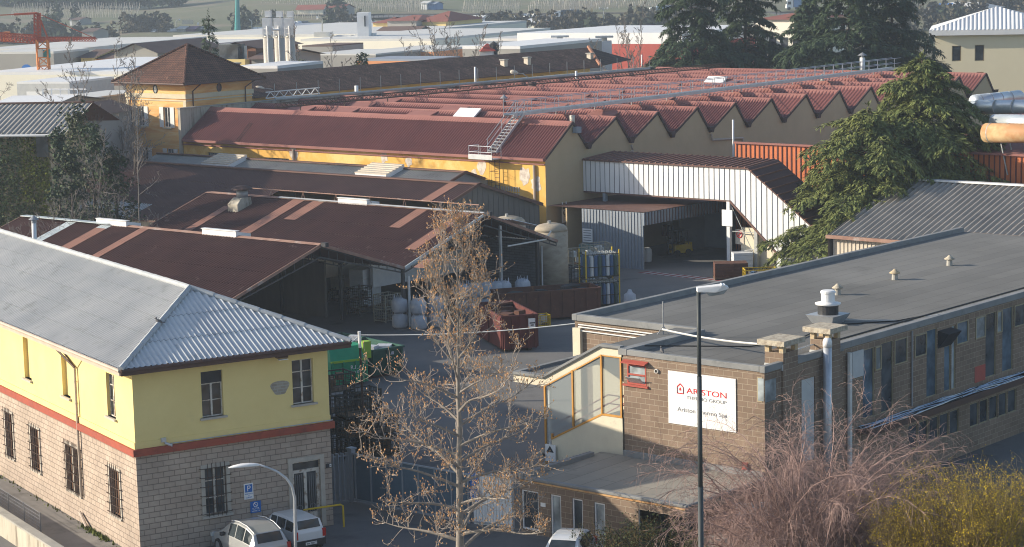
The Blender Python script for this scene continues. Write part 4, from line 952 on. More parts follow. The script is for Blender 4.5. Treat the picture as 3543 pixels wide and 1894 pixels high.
for i in range(16):mb.tube([(135.75,117.05,3.1+i*.33),(135.75,117.55,3.1+i*.33)],.018,4)
mb.obj('rung','iron_dark',ldr);mb=MB()
for i in range(5):
    z=4.6+i*.9;mb.tube([(135.75,117.05,z),(135.2,116.95,z),(135.0,117.3,z),(135.2,117.65,z),(135.75,117.55,z)],.016,4)
for a,b in ((135.2,116.95),(135.0,117.3),(135.2,117.65)):mb.tube([(a,b,4.5),(a,b,8.3)],.014,4)
mb.obj('cage','iron_dark',ldr)
rl=thing('roof_ladder','thin ladder lying on the red roof near the grey parapet','ladder',(137,150.5,9))
pa=gz(858,495,8.75);pb=gz(876,432,10.2);A=onslope(820,495,136,8.5,RD[0],ZR);Bq=onslope(868,432,136,8.5,RD[0],ZR)
mb=MB()
for s in (-.2,.2):mb.tube([A+Vector((0,s,.12)),Bq+Vector((0,s,.12))],.03,4)
for i in range(11):
    p=A.lerp(Bq,i/10)+Vector((0,0,.12));mb.tube([p+Vector((0,-.2,0)),p+Vector((0,.2,0))],.022,4)
mb.obj('frame','verge_dark',rl)
# rusty lattice cable bridge and pale pipe run along the hall
lt=thing('lattice_cable_tray','long rusty lattice cable tray crossing the red roofs','cable tray',(139.7,147.6,11.4))
la=Vector((139.7,147.6,11.45));lb=Vector((208,144.6,11.6))
mb=MB()
for s in (-.3,.3):
    for h in (0,.42):mb.bar(la+Vector((0,s,h)),lb+Vector((0,s,h)),.06)
n=120
for i in range(n):
    p=la.lerp(lb,i/n);q=la.lerp(lb,(i+1)/n);u=Vector((0,0,.42))
    for s in (-.3,.3):
        o=Vector((0,s,0));mb.bar(p+o,(q+u+o),.03);mb.bar(p+u+o,q+o,.03)
mb.obj('lattice','iron_dark',lt)
mb=MB()
for i in range(12):
    p=la.lerp(lb,(i+.5)/12);mb.bar(p,p-Vector((0,0,1.6)),.07)
mb.obj('leg','iron_dark',lt)
pr_=thing('roof_pipe_run','pale pipe on thin standards along the far edge of the red roofs','pipe',(146,155.4,11.3))
pa=Vector((147,155.6,11.55));pb=Vector((203,151.6,11.55))
mb=MB();mb.tube([pa,pb],.14,8);mb.obj('pipe','steel_pale',pr_)
for i in range(21):
    p=pa.lerp(pb,i/20);MB().tube([p-Vector((0,0,1.0)),p+Vector((0,0,1.55))],.04,4).obj('standard','steel_pale',pr_)
wt=thing('white_truss','small white lattice girder behind the grey parapet by the orange tower','girder',(152,158.6,11.6))
mb=MB();A=Vector((148.5,158.5,11.5));Bq=Vector((156,158.5,11.5))
for h in (0,.6):mb.bar(A+Vector((0,0,h)),Bq+Vector((0,0,h)),.09)
for i in range(12):
    p=A.lerp(Bq,i/12);q=A.lerp(Bq,(i+1)/12);z=Vector((0,0,.6));mb.bar(p+(z if i%2 else z*0),q+(z*0 if i%2 else z),.06)
mb.obj('lattice','white_metal',wt)
def flue(x,y,z0,z1,r,label,m='galvanised',cap=True):
    t=thing('flue',label,'flue',(x,y,z0));mb=MB();mb.tube([(x,y,z0),(x,y,z1)],r,10);mb.obj('pipe',m,t,smooth=True)
    if cap: mb=MB();mb.lathe([(r*.5,z1),(r*.5,z1+.25),(r*1.9,z1+.25),(0,z1+.62)],(x,y,0),12);mb.obj('cap','metal_grey',t)
    return t
def fluepx(xy,top,z0,r,label,m='galvanised',cap=True,D=None):
    p=gz(xy[0],xy[1],z0);q=gd(top[0],top[1],math.hypot(p.x,p.y));flue(p.x,p.y,z0-.6,q.z,r,label,m,cap)
fluepx((1980,420),(1980,400),11,.22,'short pale flue on the first beige gable','wrap_cream',False)
fluepx((2845,330),(2845,275),9.6,.24,'tall pale flue with cap rising in front of the far beige gables','wrap_cream')
fluepx((2984,240),(2984,200),11.2,.3,'white flue with conical cap at the far end of the catwalk','white_metal')
fluepx((1745,392),(1745,350),10.6,.2,'rust-brown flue with hood behind the top of the metal stair','rust_red')
fluepx((1843,318),(1843,285),10.6,.42,'dark round vent stack at the foot of the roof lamp','verge_dark',False)
fluepx((780,362),(780,288),10.9,.13,'thin white vent pipe in front of the orange tower','white_metal',False)
fluepx((863,345),(863,283),11.2,.17,'thick white vent pipe by the tile-roofed building','white_metal',False)
fluepx((1234,325),(1234,297),11.2,.2,'short white vent pipe before the long tiled roof','white_metal',False)
fluepx((1645,285),(1645,232),11.3,.12,'tall thin vent pipe before the long tiled roof','white_metal',False)
fluepx((1994,275),(1994,246),11.2,.13,'small white vent pipe at the far edge of the red roofs','white_metal',False)
fluepx((2221,235),(2221,190),11,.09,'slim white mast beside the dark cedars','white_metal',False)
fluepx((2538,600),(2538,415),5.5,.09,'white pole at the left end of the orange sheet wall','white_metal',False)
def rooflamp(base,mid,head,tip,z,label):
    p=gz(base[0],base[1],z);D_=math.hypot(p.x,p.y);m_=gd(mid[0],mid[1],D_);h=gd(head[0],head[1],D_);t_=gd(tip[0],tip[1],D_)
    t=thing('roof_lamp',label,'lamp',p,'cream lamps on curved arms above the factory roof')
    mb=MB();mb.tube([p,m_,m_.lerp(h,.5)+Vector((0,0,.18)),h],[.06,.055,.05,.045],7);mb.obj('arm','steel_pale',t)
    mb=MB();mb.tube([h,h.lerp(t_,.3),h.lerp(t_,.8),t_],[.1,.24,.26,.1],10);mb.obj('lamp_head','wrap_cream',t,smooth=True)
rooflamp((982,345),(960,322),(915,308),(882,305),11,'cream lamp on a curved arm near the orange tower')
rooflamp((1838,282),(1826,268),(1793,254),(1765,248),11,'cream lamp on a curved arm in the middle of the red roofs')
# ---------------------------------------------------------------- orange tower house
mat('tower_plaster',(.78,.50,.20),(.66,.30,.10),.5,.4,.62,stretch=(.35,.35,3.2),stain=((.78,.60,.32),.7,.5,.7),rough=.93)
mat('tower_trim',(.62,.55,.40),(.54,.46,.33),1,rough=.9)
mat('shutter_white',(.74,.74,.72),(.66,.66,.64),2,rough=.6)
brick('tile_roof',(.21,.10,.07),(.13,.07,.055),(.035,.022,.02),.24,.36,.035,var=.6,vscale=.5,bump=.9,stain=((.24,.15,.11),1.6,.6,.76),msm=.4)
brick('tile_roof_old',(.20,.115,.09),(.115,.07,.058),(.035,.024,.022),.24,.36,.04,var=.6,vscale=.35,bump=.9,stain=((.30,.20,.15),1.5,.58,.74),msm=.4)
ta,tb,tc,td=137.6,146.2,158.0,166.7;TE=13.75
tw=thing('orange_tower','orange plastered tower house with pyramid tile roof and white shutters','tower house',(141.9,162.3,0))
TWN=[(164.2,165.1,9.35,11.3),(160.35,161.25,9.35,11.3),(163.9,164.8,5.3,7.3),(160.1,161.0,5.3,7.3),(164.0,164.9,1.5,3.4),(160.2,161.1,1.5,3.4)]
ft=lambda u,z,d:(ta+d,u,z)
mb=MB();wall_with_holes(mb,ft,tc,td,0,TE,TWN,.2)
mb.poly([(ta,tc,0),(tb,tc,0),(tb,tc,TE),(ta,tc,TE)]);mb.poly([(tb,tc,0),(tb,td,0),(tb,td,TE),(tb,tc,TE)]);mb.poly([(ta,td,0),(tb,td,0),(tb,td,TE),(ta,td,TE)]);mb.obj('wall','tower_plaster',tw)
mb=MB()
for z,h,o in ((12.15,.45,.12),(11.9,.12,.06)):
    mb.box(ta-o,tb+o,tc-o,tc-.001,z,z+h);mb.box(ta-o,ta-.001,tc,td+o,z,z+h)
mb.box(ta-.06,ta-.002,tc-.06,tc+.35,0,11.9);mb.box(ta-.06,ta-.002,td-.35,td+.06,0,11.9);mb.obj('cornice','tower_trim',tw)
for i,h in enumerate(TWN):
    w=wside(h,ft,'tower_window',tw,'shutter_white','pane_dark',d=.15,t=.06,nv=2)
    a,b,c,e=h
    for s0,s1 in ((a-.62,a-.05),(b+.05,b+.62)):
        q=MB();q.box(ta-.07,ta-.01,s0,s1,c,e);q.obj('shutter','shutter_white',w)
    q=MB();q.box(ta-.15,ta-.002,a-.15,b+.15,c-.12,c-.01);q.obj('sill','tower_trim',w)
for m_,pos,ax in (('pane_curtain',(ta-.02,162.35,13.0),'x'),('pane_dark',(141.9,tc-.02,13.0),'y')):
    mb=MB();pts=[]
    for i in range(20):
        t=i*.314;pts.append((pos[0],pos[1]+.27*math.cos(t),pos[2]+.38*math.sin(t)) if ax=='x' else (pos[0]+.27*math.cos(t),pos[1],pos[2]+.38*math.sin(t)))
    mb.poly(pts);o=mb.obj('oval_window',m_,tw);mb=MB();mb.tube(pts+[pts[0]],.06,6);mb.obj('frame','steel_dark',o)
ov=1.0;c0=[(ta-ov,tc-ov,TE-.1),(tb+ov,tc-ov,TE-.1),(tb+ov,td+ov,TE-.1),(ta-ov,td+ov,TE-.1)];apx=(141.9,162.35,17.1)
for i,nm in enumerate(('yard_roof_slope','back_roof_slope','side_roof_slope','front_roof_slope')):
    MB().poly([c0[i],c0[(i+1)%4],apx]).obj(nm,'tile_roof',tw)
MB().poly([(p[0],p[1],p[2]-.12) for p in c0]).obj('soffit','gutter_brown',tw)
mb=MB()
for p in c0: mb.tube([Vector(p)+Vector((0,0,.04)),Vector(apx)+Vector((0,0,.05))],.13,6)
mb.obj('hip_tiles','tile_roof',tw)
mb=MB();e=-.16
for i in range(4): mb.tube([Vector(c0[i])+Vector((0,0,e+.1)),Vector(c0[(i+1)%4])+Vector((0,0,e+.1))],.09,6)
mb.tube([(ta-.9,163.9,TE-.2),(ta-.2,165.9,TE-.8),(ta-.12,165.9,0)],.07,6);mb.tube([(138.8,tc-.9,TE-.2),(138.4,tc-.15,TE-.9),(138.4,tc-.15,9)],.07,6);mb.tube([(145.9,tc-.9,TE-.2),(145.2,tc-.15,TE-.9),(145.2,tc-.15,9)],.07,6);mb.obj('gutter','gutter_brown',tw)
def pxchim(px,top,D_,w,label,m='brick_red',par=None):
    p=gd(px[0],px[1],D_);q=gd(top[0],top[1],D_);t=thing('chimney',label,'chimney',p,'chimneys on the tiled roofs')
    mb=MB();mb.cbox((p.x,p.y,p.z-.8),(w,w,q.z-p.z+.7));mb.obj('shaft',m,t);mb=MB();mb.cbox((p.x,p.y,q.z-.1),(w+.2,w+.2,.12));mb.obj('cap','concrete',t)
brick('brick_red',(.42,.16,.08),(.34,.12,.065),(.30,.22,.17),.25,.08,.015,var=.3)
pxchim((650,200),(650,172),221,.9,'brick chimney with white cap behind the tower roof peak');pxchim((808,245),(808,218),219,.95,'brick chimney on the right slope of the tower roof')
# ---------------------------------------------------------------- long tile-roofed building
e0=gy(880,325,160.5);e1=gy(2078,238,160.5);EZ=(e0.z+e1.z)/2
ra0=gy(870,248,166.5)
rgz=gy(2036,165,166.5).z;rx=gy(2036,165,166.5).x
lb_=thing('tiled_building','long low building with dark weathered tile roof behind the red hall','building',(150,166,0))
x0,x1=147.5,e1.x;y0,y1=160.5,172.5;rz_=rgz;Q_=gz(2187,207,EZ)
mb=MB();mb.box(x0+.5,x1-.9,y0+.9,y1-.9,0,EZ-.15)
mb.obj('wall','plaster_orange',lb_)
for k in range(17):
    a=x0+3+k*(x1-x0-6)/16.5;mb=MB();mb.box(a,a+1.1,y0+.86,y0+.895,EZ-1.5,EZ-.55);mb.obj('window','pane_dark',lb_)
MB().poly([(x0,y0,EZ),(x1,y0,EZ),(rx,166.5,rz_),(x0,166.5,rz_)]).obj('near_roof_slope','tile_roof_old',lb_)
MB().poly([(x1,y0,EZ),tuple(Q_),(rx,166.5,rz_)]).obj('hip_roof_slope','tile_roof_old',lb_)
MB().poly([(x0,y1,EZ),(Q_.x,max(y1,Q_.y),EZ),(rx,166.5,rz_),(x0,166.5,rz_)]).obj('far_roof_slope','tile_roof_old',lb_)
mb=MB();mb.bar((x0,y0,EZ-.08),(x1,y0,EZ-.08),.15,.15);mb.obj('gutter','gutter_brown',lb_)
mb=MB();mb.tube([(x1,y0,EZ+.08),(rx,166.5,rz_+.08)],.22,6);mb.obj('hip_tiles','brick_red',lb_)
for px,top,l in (((1744,228),(1744,206),'pale chimney on the long tiled roof, left of the two close ones'),((1825,222),(1825,198),'pale chimney on the long tiled roof near its middle'),((2042,203),(2042,184),'pale chimney at the hip end of the long tiled roof')):
    dd=_ray(*px);k=(rz_-EZ)/6.0;t=(EZ-CAM_H-k*y0)/(dd.z-k*dd.y);P=ORG+dd*t
    pxchim(px,top,math.hypot(P.x,P.y),.6,l,'wrap_cream')
# ---------------------------------------------------------------- covered conveyor bridge
BA,BD=141.08,4.1
br=thing('covered_bridge','white ribbed covered bridge on posts, bending down to the ground at its right','covered bridge',(BA,104,0))
T0,T1=112.4,95.79;zt,zb=7.92,5.36
face=[(T0,zb),(T0,zt),(T1,zt),(86.0,.9),(86.0,-.3),(91.2,-.3),(97.6,zb)]
for nm,a in (('front_wall',BA),('rear_wall',BA+BD)):
    mb=MB();mb.poly([(a,b,z) for b,z in face]);mb.obj(nm,'sheet_white',br)
mb=MB()
def zt_at(b): return zt if b>T1 else zt+(b-T1)/(T1-86.0)*(zt-.9)
def zb_at(b): return zb if b>97.6 else max(-.3,zb+(b-97.6)/(97.6-91.2)*(zb+.3))
b=T0-.3
while b>86.2:
    mb.bar((BA-.012,b,zb_at(b)),(BA-.012,b,zt_at(b)),.03,.045);b-=.5
mb.obj('panel_ribs','sheet_groove',br)
mb=MB();mb.hexa([(BA-.15,T1,zt),(BA+BD+.1,T1,zt),(BA+BD+.1,T0,zt),(BA-.15,T0,zt),(BA-.15,T1,zt+.12),(BA+BD+.1,T1,zt+.42),(BA+BD+.1,T0,zt+.42),(BA-.15,T0,zt+.12)])
mb.hexa([(BA-.15,86.0,.9),(BA+BD+.1,86.0,.9),(BA+BD+.1,T1,zt),(BA-.15,T1,zt),(BA-.15,86,1.02),(BA+BD+.1,86,1.3),(BA+BD+.1,T1,zt+.42),(BA-.15,T1,zt+.12)]);rf=mb.obj('bridge_roof','roof_brown',br)
mb=MB();b=T0-.2
while b>86.3:
    z=zt_at(b);mb.hexa([(BA-.16,b-.04,z+.1),(BA+BD,b-.04,z+.4),(BA+BD,b+.04,z+.4),(BA-.16,b+.04,z+.1),(BA-.16,b-.04,z+.2),(BA+BD,b-.04,z+.5),(BA+BD,b+.04,z+.5),(BA-.16,b+.04,z+.2)]);b-=.62
mb.obj('standing_seams','roof_patch',rf)
mb=MB();mb.box(BA,BA+BD,97.6,T0,zb-.12,zb-.02);mb.bar((BA,91.2,-.3),(BA,97.6,zb-.05),.12,.16);mb.bar((BA+BD,91.2,-.3),(BA+BD,97.6,zb-.05),.12,.16);mb.obj('floor_deck','trim_brown',br)
for a,b,m_ in ((BA+.1,97.75,'white_metal'),(BA+.1,110.2,'sheet_bluegrey'),(BA+BD,97.75,'steel_pale'),(BA+BD,106.5,'sheet_bluegrey'),(BA+.2,95.2,'steel_pale'),(BA+.3,93.6,'wrap_cream')):
    MB().bar((a,b,0),(a,b,zb_at(b)-.1),.3,.3).obj('post',m_,br)
mb=MB();mb.bar((BA+.1,97.6,zb-.3),(BA+.1,95.3,1.0),.05);mb.bar((BA+.1,95.3,2.9),(BA+.1,97.6,2.9),.06);mb.bar((BA+.1,97.6,1.2),(BA+.1,95.3,1.6),.06);mb.obj('brace','steel_pale',br)
mb=MB();mb.box(BA+.5,BA+.8,93.6,96.9,0,3.2);mb.obj('cream_pier','render_cream',br)
p=gx(2516,755,BA-.1);nb=thing('white_notice','blank white notice board on the right post of the white bridge','notice',(BA-.1,p.y,p.z))
mb=MB();mb.box(BA-.12,BA-.06,p.y-.5,p.y+.5,p.z-.65,p.z+.65);mb.obj('board','sign_white',nb)
p=gx(2559,820,BA+.45);ns=thing('warning_notice','pale notice with a round prohibition mark on the cream pier','notice',(BA+.45,p.y,p.z))
mb=MB();mb.box(BA+.44,BA+.48,p.y-.4,p.y+.4,p.z-.6,p.z+.6);mb.obj('board','wrap_cream',ns);mb=MB();mb.tube([(BA+.42,p.y+.26*math.cos(t),p.z+.2+.26*math.sin(t)) for t in [i*.3927 for i in range(17)]],.04,5);mb.bar((BA+.42,p.y-.18,p.z+.38),(BA+.42,p.y+.18,p.z+.02),.06);mb.obj('ring','sign_red',ns)
# loading hall under and behind the bridge
ldh=thing('loading_hall','open dark loading hall with blue-grey ribbed front under the white bridge','loading hall',(146,104,0))
mb=MB();mb.box(136.4,136.55,102.75,108.9,0,4.55);b=108.7
q=MB()
while b>102.9: q.bar((136.38,b,0),(136.38,b,4.55),.04,.06);b-=.32
fr1=mb.obj('ribbed_front','sheet_bluegrey',ldh);q.obj('panel_ribs','metal_grey',fr1)
mb=MB();mb.box(136.4,158,102.6,102.74,3.55,4.55);q=MB();a=136.6
while a<158: q.bar((a,102.57,3.55),(a,102.57,4.55),.06,.06);a+=.4
fr2=mb.obj('side_fascia','sheet_bluegrey',ldh);q.obj('panel_ribs','trim_brown',fr2)
mb=MB();mb.poly([(136.4,102.6,4.6),(168,102.6,4.6),(168,112.4,4.6),(136.4,112.4,4.6)]);mb.obj('canopy_roof','trim_brown',ldh)
mb=MB();mb.box(136.6,168,110.6,110.75,0,4.5);mb.box(158,158.2,93,110.6,0,5.3);mb.obj('back_wall','plaster_beige',ldh)
mb=MB();mb.box(150.0,150.2,103.6,106.5,0,3.5);mb.box(146.5,150,106.4,106.55,0,3.5);mb.obj('partition','sheet_bluegrey',ldh)
mb=MB();mb.box(146,158,93.0,103,5.2,5.35);mb.box(146,158,92.8,93,0,5.2);mb.obj('hall_cover','trim_brown',ldh)
# ground stripes
for nm,m_,k0 in (('stripe_marking_red','stripe_red',0),('stripe_marking_white','stripe_white',1)):
    mb=MB();A=gz(2200,925,0);Bq=gz(2500,972,0);n=22;w=Vector((-.55,-.35,0))
    A,Bq=gz(2205,945,0),gz(2498,975,0)
    for i in range(k0,n,2):
        p=A.lerp(Bq,i/n);q=A.lerp(Bq,(i+1)/n);u=Vector((1.1,.1,0));mb.poly([p+Vector((0,0,.012)),q+Vector((0,0,.012)),q+u+(q-p)*.6+Vector((0,0,.012)),p+u+(q-p)*.6+Vector((0,0,.012))])
    o=mb.obj('road_marking',m_);o['kind']='structure'
# ---------------------------------------------------------------- orange sheet hall, ducts, grey shed at right
oh=thing('orange_hall','long hall with orange ribbed sheet wall and red roof at the right','factory hall',(150,85,0))
oz=9.0;yo0,yo1=103.2,60
mb=MB();mb.box(150,150.3,yo1,yo0,0,oz)
mb.obj('sheet_wall','orange_sheet',oh);mb=MB();b=yo0-.2
while b>yo1: mb.bar((149.98,b,0),(149.98,b,oz),.09,.07);b-=.45
mb.obj('wall_ribs','rust_red',oh)
mb=MB();mb.poly([(150,yo1,oz),(166,yo1,oz+1.9),(166,86,oz+1.9),(150,86,oz)]);mb.box(150.3,152.5,86,yo0-.2,oz-.4,oz-.25);mb.box(150.3,152.5,yo0-.4,yo0-.2,0,oz-.4);mb.poly([(150.3,86,0),(166,86,0),(166,86,oz+1.9),(150.3,86,oz)]);mb.obj('hall_roof','saw_pink',oh)
mb=MB();mb.bar((149.9,yo1,oz+.05),(149.9,yo0,oz+.05),.2,.16);mb.bar((149.9,yo1,6.6),(149.9,78,6.6),.1,.14);mb.obj('edge_trim','saw_pink',oh)
MB().box(149.85,149.98,77.5,96,6.0,6.25).obj('gutter','steel_dark',oh)
mb=MB();mb.box(166.2,190,60,86,0,oz+2.6);mb.obj('rear_block','saw_pink',oh)
def duct(pts,r,label,m='duct'):
    t=thing('air_duct',label,'duct',pts[0],'big air ducts over the right-hand roofs');mb=MB();mb.tube(pts,r,16);mb.obj('duct_run',m,t,smooth=True)
    P=[Vector(p) for p in pts];mb=MB();L=(P[-1]-P[0]).length
    for i in range(int(L/1.6)):
        c=P[0].lerp(P[-1],(i+.3)*1.6/L);dd=(P[-1]-P[0]).normalized();mb.tube([c-dd*.04,c+dd*.04],r*1.03,16)
    mb.obj('band','steel_pale',t)
    for i in range(3):
        c=P[0].lerp(P[-1],(i+.5)/3);MB().bar((c.x,c.y-.7,c.z-3.2),(c.x,c.y,c.z-.3),.08).obj('prop','steel_pale',t)
D1=math.hypot(*gz(3400,380,12).xy)
duct([gd(3365,372,176),gd(3543,370,174),gd(3700,368,172)],.56,'long pale duct with bands, above the red roof')
duct([gd(3372,352,190),gd(3525,336,196)],.6,'blue-shaded duct sloping up behind the banded one')
duct([gd(3440,424,172),gd(3543,426,170),gd(3700,428,168)],.64,'short pale duct end in front of the tan duct')
duct([gd(3412,460,170),gd(3543,462,168),gd(3700,464,166)],.75,'tan and rust coloured duct lying lowest','duct_rust')
gs=thing('grey_shed','grey corrugated shed roof with cream ribbed wall behind the office','factory shed',(138,80,0))
mb=MB();k=.30;ea,ez_=134.5,4.15
mb.corr([(ea,58,ez_),(ea,84.5,ez_),(ea+10.5,84.5,ez_+10.5*k),(ea+10.5,58,ez_+10.5*k)],(0,1,0),.50,.115,8);mb.obj('roof_slope','roof_grey',gs,smooth=True)
mb=MB();mb.box(ea+.4,ea+.6,58,84.2,0,ez_-.05);b=84.0
while b>70: mb.bar((ea+.38,b,0),(ea+.38,b,ez_-.1),.1,.06);b-=.33
mb.obj('ribbed_wall','wrap_cream',gs);mb=MB();mb.bar((ea-.05,58,ez_-.05),(ea-.05,84.5,ez_-.05),.2,.25);mb.obj('eave_trim','trim_rust',gs)
mb=MB();mb.bar((ea+10.5,58,ez_+10.5*k+.08),(ea+10.5,84.5,ez_+10.5*k+.08),.6,.12);mb.obj('ridge_flashing','sheet_white',gs)
mb=MB();mb.poly([(ea,84.4,0),(ea+10.5,84.4,0),(ea+10.5,84.4,ez_+10.5*k),(ea,84.4,ez_)]);mb.poly([(ea+10.5,84.4,0),(ea+10.5,58,0),(ea+10.5,58,ez_+10.5*k),(ea+10.5,84.4,ez_+10.5*k)]);mb.obj('end_wall','fibre_panel',gs)
# white hip-roofed building at far right
mat('wall_cream',(.78,.70,.50),(.74,.66,.47),.3,rough=.9)
WD=300.0
def fp(x,y): return gd(x,y,WD)
ang=math.atan2(fp(3400,200).y,fp(3400,200).x)
c_=fp(3450,120);ez_=c_.z;Lw=13.0;off_=Matrix.Translation((c_.x,c_.y,0))@Matrix.Rotation(ang-math.pi/2,4,'Z')
wb=thing('hip_roofed_building','cream building with white ribbed hip roof and two deep windows at right','building',(c_.x,c_.y,0))
f3=lambda u,z,d:(u,d,z)
zz=lambda y:fp(3450,y).z
xl=-(fp(3450,100)-fp(3235,100)).length;xr=9.0
ux=lambda x:(1 if x>3450 else -1)*(fp(3450,150)-fp(x,150)).length
holes=[(ux(3294),ux(3326),zz(211),zz(157)),(ux(3373),ux(3406),zz(211),zz(155)),(ux(3300),ux(3330),zz(300),zz(250)),(ux(3380),ux(3404),zz(300),zz(249))]
mb=MB(off_);wall_with_holes(mb,f3,xl,xr,0,ez_,holes,.5);mb.poly([(xl,0,0),(xl,16,0),(xl,16,ez_),(xl,0,ez_)]);mb.poly([(xr,0,0),(xr,16,0),(xr,16,ez_),(xr,0,ez_)]);mb.obj('wall','wall_cream',wb)
for h in holes: 
    a,b,c,e=h;mb=MB(off_);mb.poly([(a,.4,c),(b,.4,c),(b,.4,e),(a,.4,e)]);w=mb.obj('window','pane_dark',wb)
    mb=MB(off_)
    for u0,u1,z0,z1 in ((a,b,c,c+.12),(a,b,e-.1,e),(a,a+.1,c+.12,e-.1),(b-.1,b,c+.12,e-.1)): mb.box(u0,u1,.28,.38,z0,z1)
    mb.obj('frame','frame_ochre',w)
mb=MB(off_);mb.box(xl-.8,xr+.8,-.8,16.8,ez_,ez_+.7);mb.obj('eave_band','sheet_white',wb)
mb=MB();apx=off_@Vector((0,8,zz(28)));E=[off_@Vector(p) for p in ((xl-.8,-.8,ez_+.7),(xr+.8,-.8,ez_+.7),(xr+.8,16.8,ez_+.7),(xl-.8,16.8,ez_+.7))]
mb.corr([E[0],E[1],apx],E[1]-E[0],.55,.06,4);mb.obj('front_roof_slope','sheet_white',wb,smooth=True)
MB().poly([E[1],E[2],apx]).obj('side_roof_slope','sheet_white',wb);MB().poly([E[0],E[3],apx]).obj('left_roof_slope','sheet_white',wb);MB().poly([E[2],E[3],apx]).obj('rear_roof_slope','sheet_white',wb)
# ---------------------------------------------------------------- yard: skips, cages, bags, racks
def frame_at(p,hd): return Matrix.Translation((p[0],p[1],0))@Matrix.Rotation(R(hd),4,'Z')
def skip(name,label,p,hd,L,Wd,h,m,ribs=7,slope=.0,load=None,sign=None):
    """open roll-off container, x along its length from p, y to its left"""
    F=frame_at(p,hd);t=thing(name,label,'skip',F.translation,'open waste skips in the yard');th=.06
    mb=MB(F);z0=.18
    mb.hexa([(slope,0,z0),(L-slope,0,z0),(L-slope,th,z0),(slope,th,z0),(0,0,h),(L,0,h),(L,th,h),(0,th,h)])
    mb.hexa([(slope,Wd-th,z0),(L-slope,Wd-th,z0),(L-slope,Wd,z0),(slope,Wd,z0),(0,Wd-th,h),(L,Wd-th,h),(L,Wd,h),(0,Wd,h)])
    mb.hexa([(slope,th,z0),(slope+th,th,z0),(slope+th,Wd-th,z0),(slope,Wd-th,z0),(0,th,h),(th,th,h),(th,Wd-th,h),(0,Wd-th,h)])
    mb.hexa([(L-slope-th,th,z0),(L-slope,th,z0),(L-slope,Wd-th,z0),(L-slope-th,Wd-th,z0),(L-th,th,h),(L,th,h),(L,Wd-th,h),(L-th,Wd-th,h)])
    mb.box(slope,L-slope,0.01,Wd-.01,z0,z0+.06);mb.obj('tub',m,t)
    mb=MB(F)
    for i in range(ribs):
        x=slope+.12+(L-2*slope-.24)*i/(ribs-1)
        mb.bar((x,-.04,z0),(x,-.04,h-.05),.12,.08);mb.bar((x,Wd+.04,z0),(x,Wd+.04,h-.05),.12,.08)
    for x in (-.03,L+.03):
        for y in (.15,Wd/2,Wd-.15): mb.bar((x,y,z0+.05),(x,y,h-.05),.1,.06)
    mb.obj('ribs',m,t)
    mb=MB(F);mb.bar((-.05,0,h),(L+.05,0,h),.13,.12);mb.bar((-.05,Wd,h),(L+.05,Wd,h),.13,.12);mb.bar((0,.07,h),(0,Wd-.07,h),.13,.12);mb.bar((L,.07,h),(L,Wd-.07,h),.13,.12);mb.obj('rim',m,t)
    for x in (.5,L-.5):
        mb=MB(F);mb.tube([(x,.15,.13),(x,Wd-.15,.13)],.13,10);mb.obj('roller','iron_dark',t)
    if load:
        rn=random.Random(hash(name)%99);mb=MB(F)
        for i in range(load[1]):
            x=rn.uniform(.5,L-.5);y=rn.uniform(.4,Wd-.4);s=rn.uniform(.3,1.1);z=h-.35+rn.uniform(0,.5)
            mb.cbox((x,y,z-.2),(s,s*rn.uniform(.3,.9),rn.uniform(.04,.3)),rz=rn.uniform(0,3))
        o=mb.obj('scrap_load',load[0],t);o['kind']='stuff'
    return t,F
t,F=skip('waste_skip','dark green ribbed skip full of scrap behind the yellow house',(93.8,88.9,0),79,6.6,2.4,1.75,'skip_green',9,.25,('bag_white',26))
mb=MB(F);mb.box(.75,1.5,-.10,-.085,1.1,1.75);o=mb.obj('notice','sign_white',t)
t,F=skip('waste_skip','dark red skip with a white notice, beside the open shed',(102.6,88.6,0),-33,2.4,6.0,2.3,'rust_red',5,.05,('rust_brown',20))
mb=MB(F);mb.box(1.75,2.25,-.10,-.085,1.5,2.1);o=mb.obj('notice','sign_white',t)
mb=MB(F);mb.box(1.83,2.2,-.105,-.101,1.76,1.84);mb.box(1.9,2.1,-.105,-.101,1.62,1.7);mb.obj('dark_marks','shutter_dark',o)
t,F=skip('waste_skip','rusty brown ribbed skip in front of the tan tanks',(110.7,95.6,0),-33,7.2,2.4,2.05,'rust_brown',9,.05,('interior_dark',14))
# bright green compactor
F=frame_at((88.3,89.6,0),-20);t=thing('waste_compactor','bright green waste compactor with lime hopper, beside the yellow house','compactor',F.translation)
mb=MB(F);mb.box(0,2.4,0,2.3,.15,1.5);mb.hexa([(0,0,1.5),(2.4,0,1.5),(2.4,2.3,1.5),(0,2.3,1.5),(.15,.5,2.3),(2.3,.5,2.3),(2.3,2.2,2.3),(.15,2.2,2.3)])
for x in (.1,.8,1.6,2.3): mb.bar((x,-.04,.2),(x,-.04,1.5),.12,.08)
mb.obj('body','bin_green',t)
mb=MB(F);mb.box(2.2,2.75,.2,.7,1.5,2.5);mb.obj('lift_arm','lime_paint',t);mb=MB(F);mb.bar((0,-.02,1.52),(2.4,-.02,1.52),.12);mb.obj('rim','lime_paint',t)
mb=MB(F);mb.box(1.35,1.9,-.06,-.045,.75,1.15);p=mb.obj('label_plate','bin_green',t)
fx_=F@Vector((1,0,0))-F.translation
text('R.E.A.','lettering','sign_white',t,F@Vector((1.22,-.09,1.0)),fx_,UP,.34);text('1100','lettering','sign_white',t,F@Vector((1.26,-.09,.72)),fx_,UP,.26)
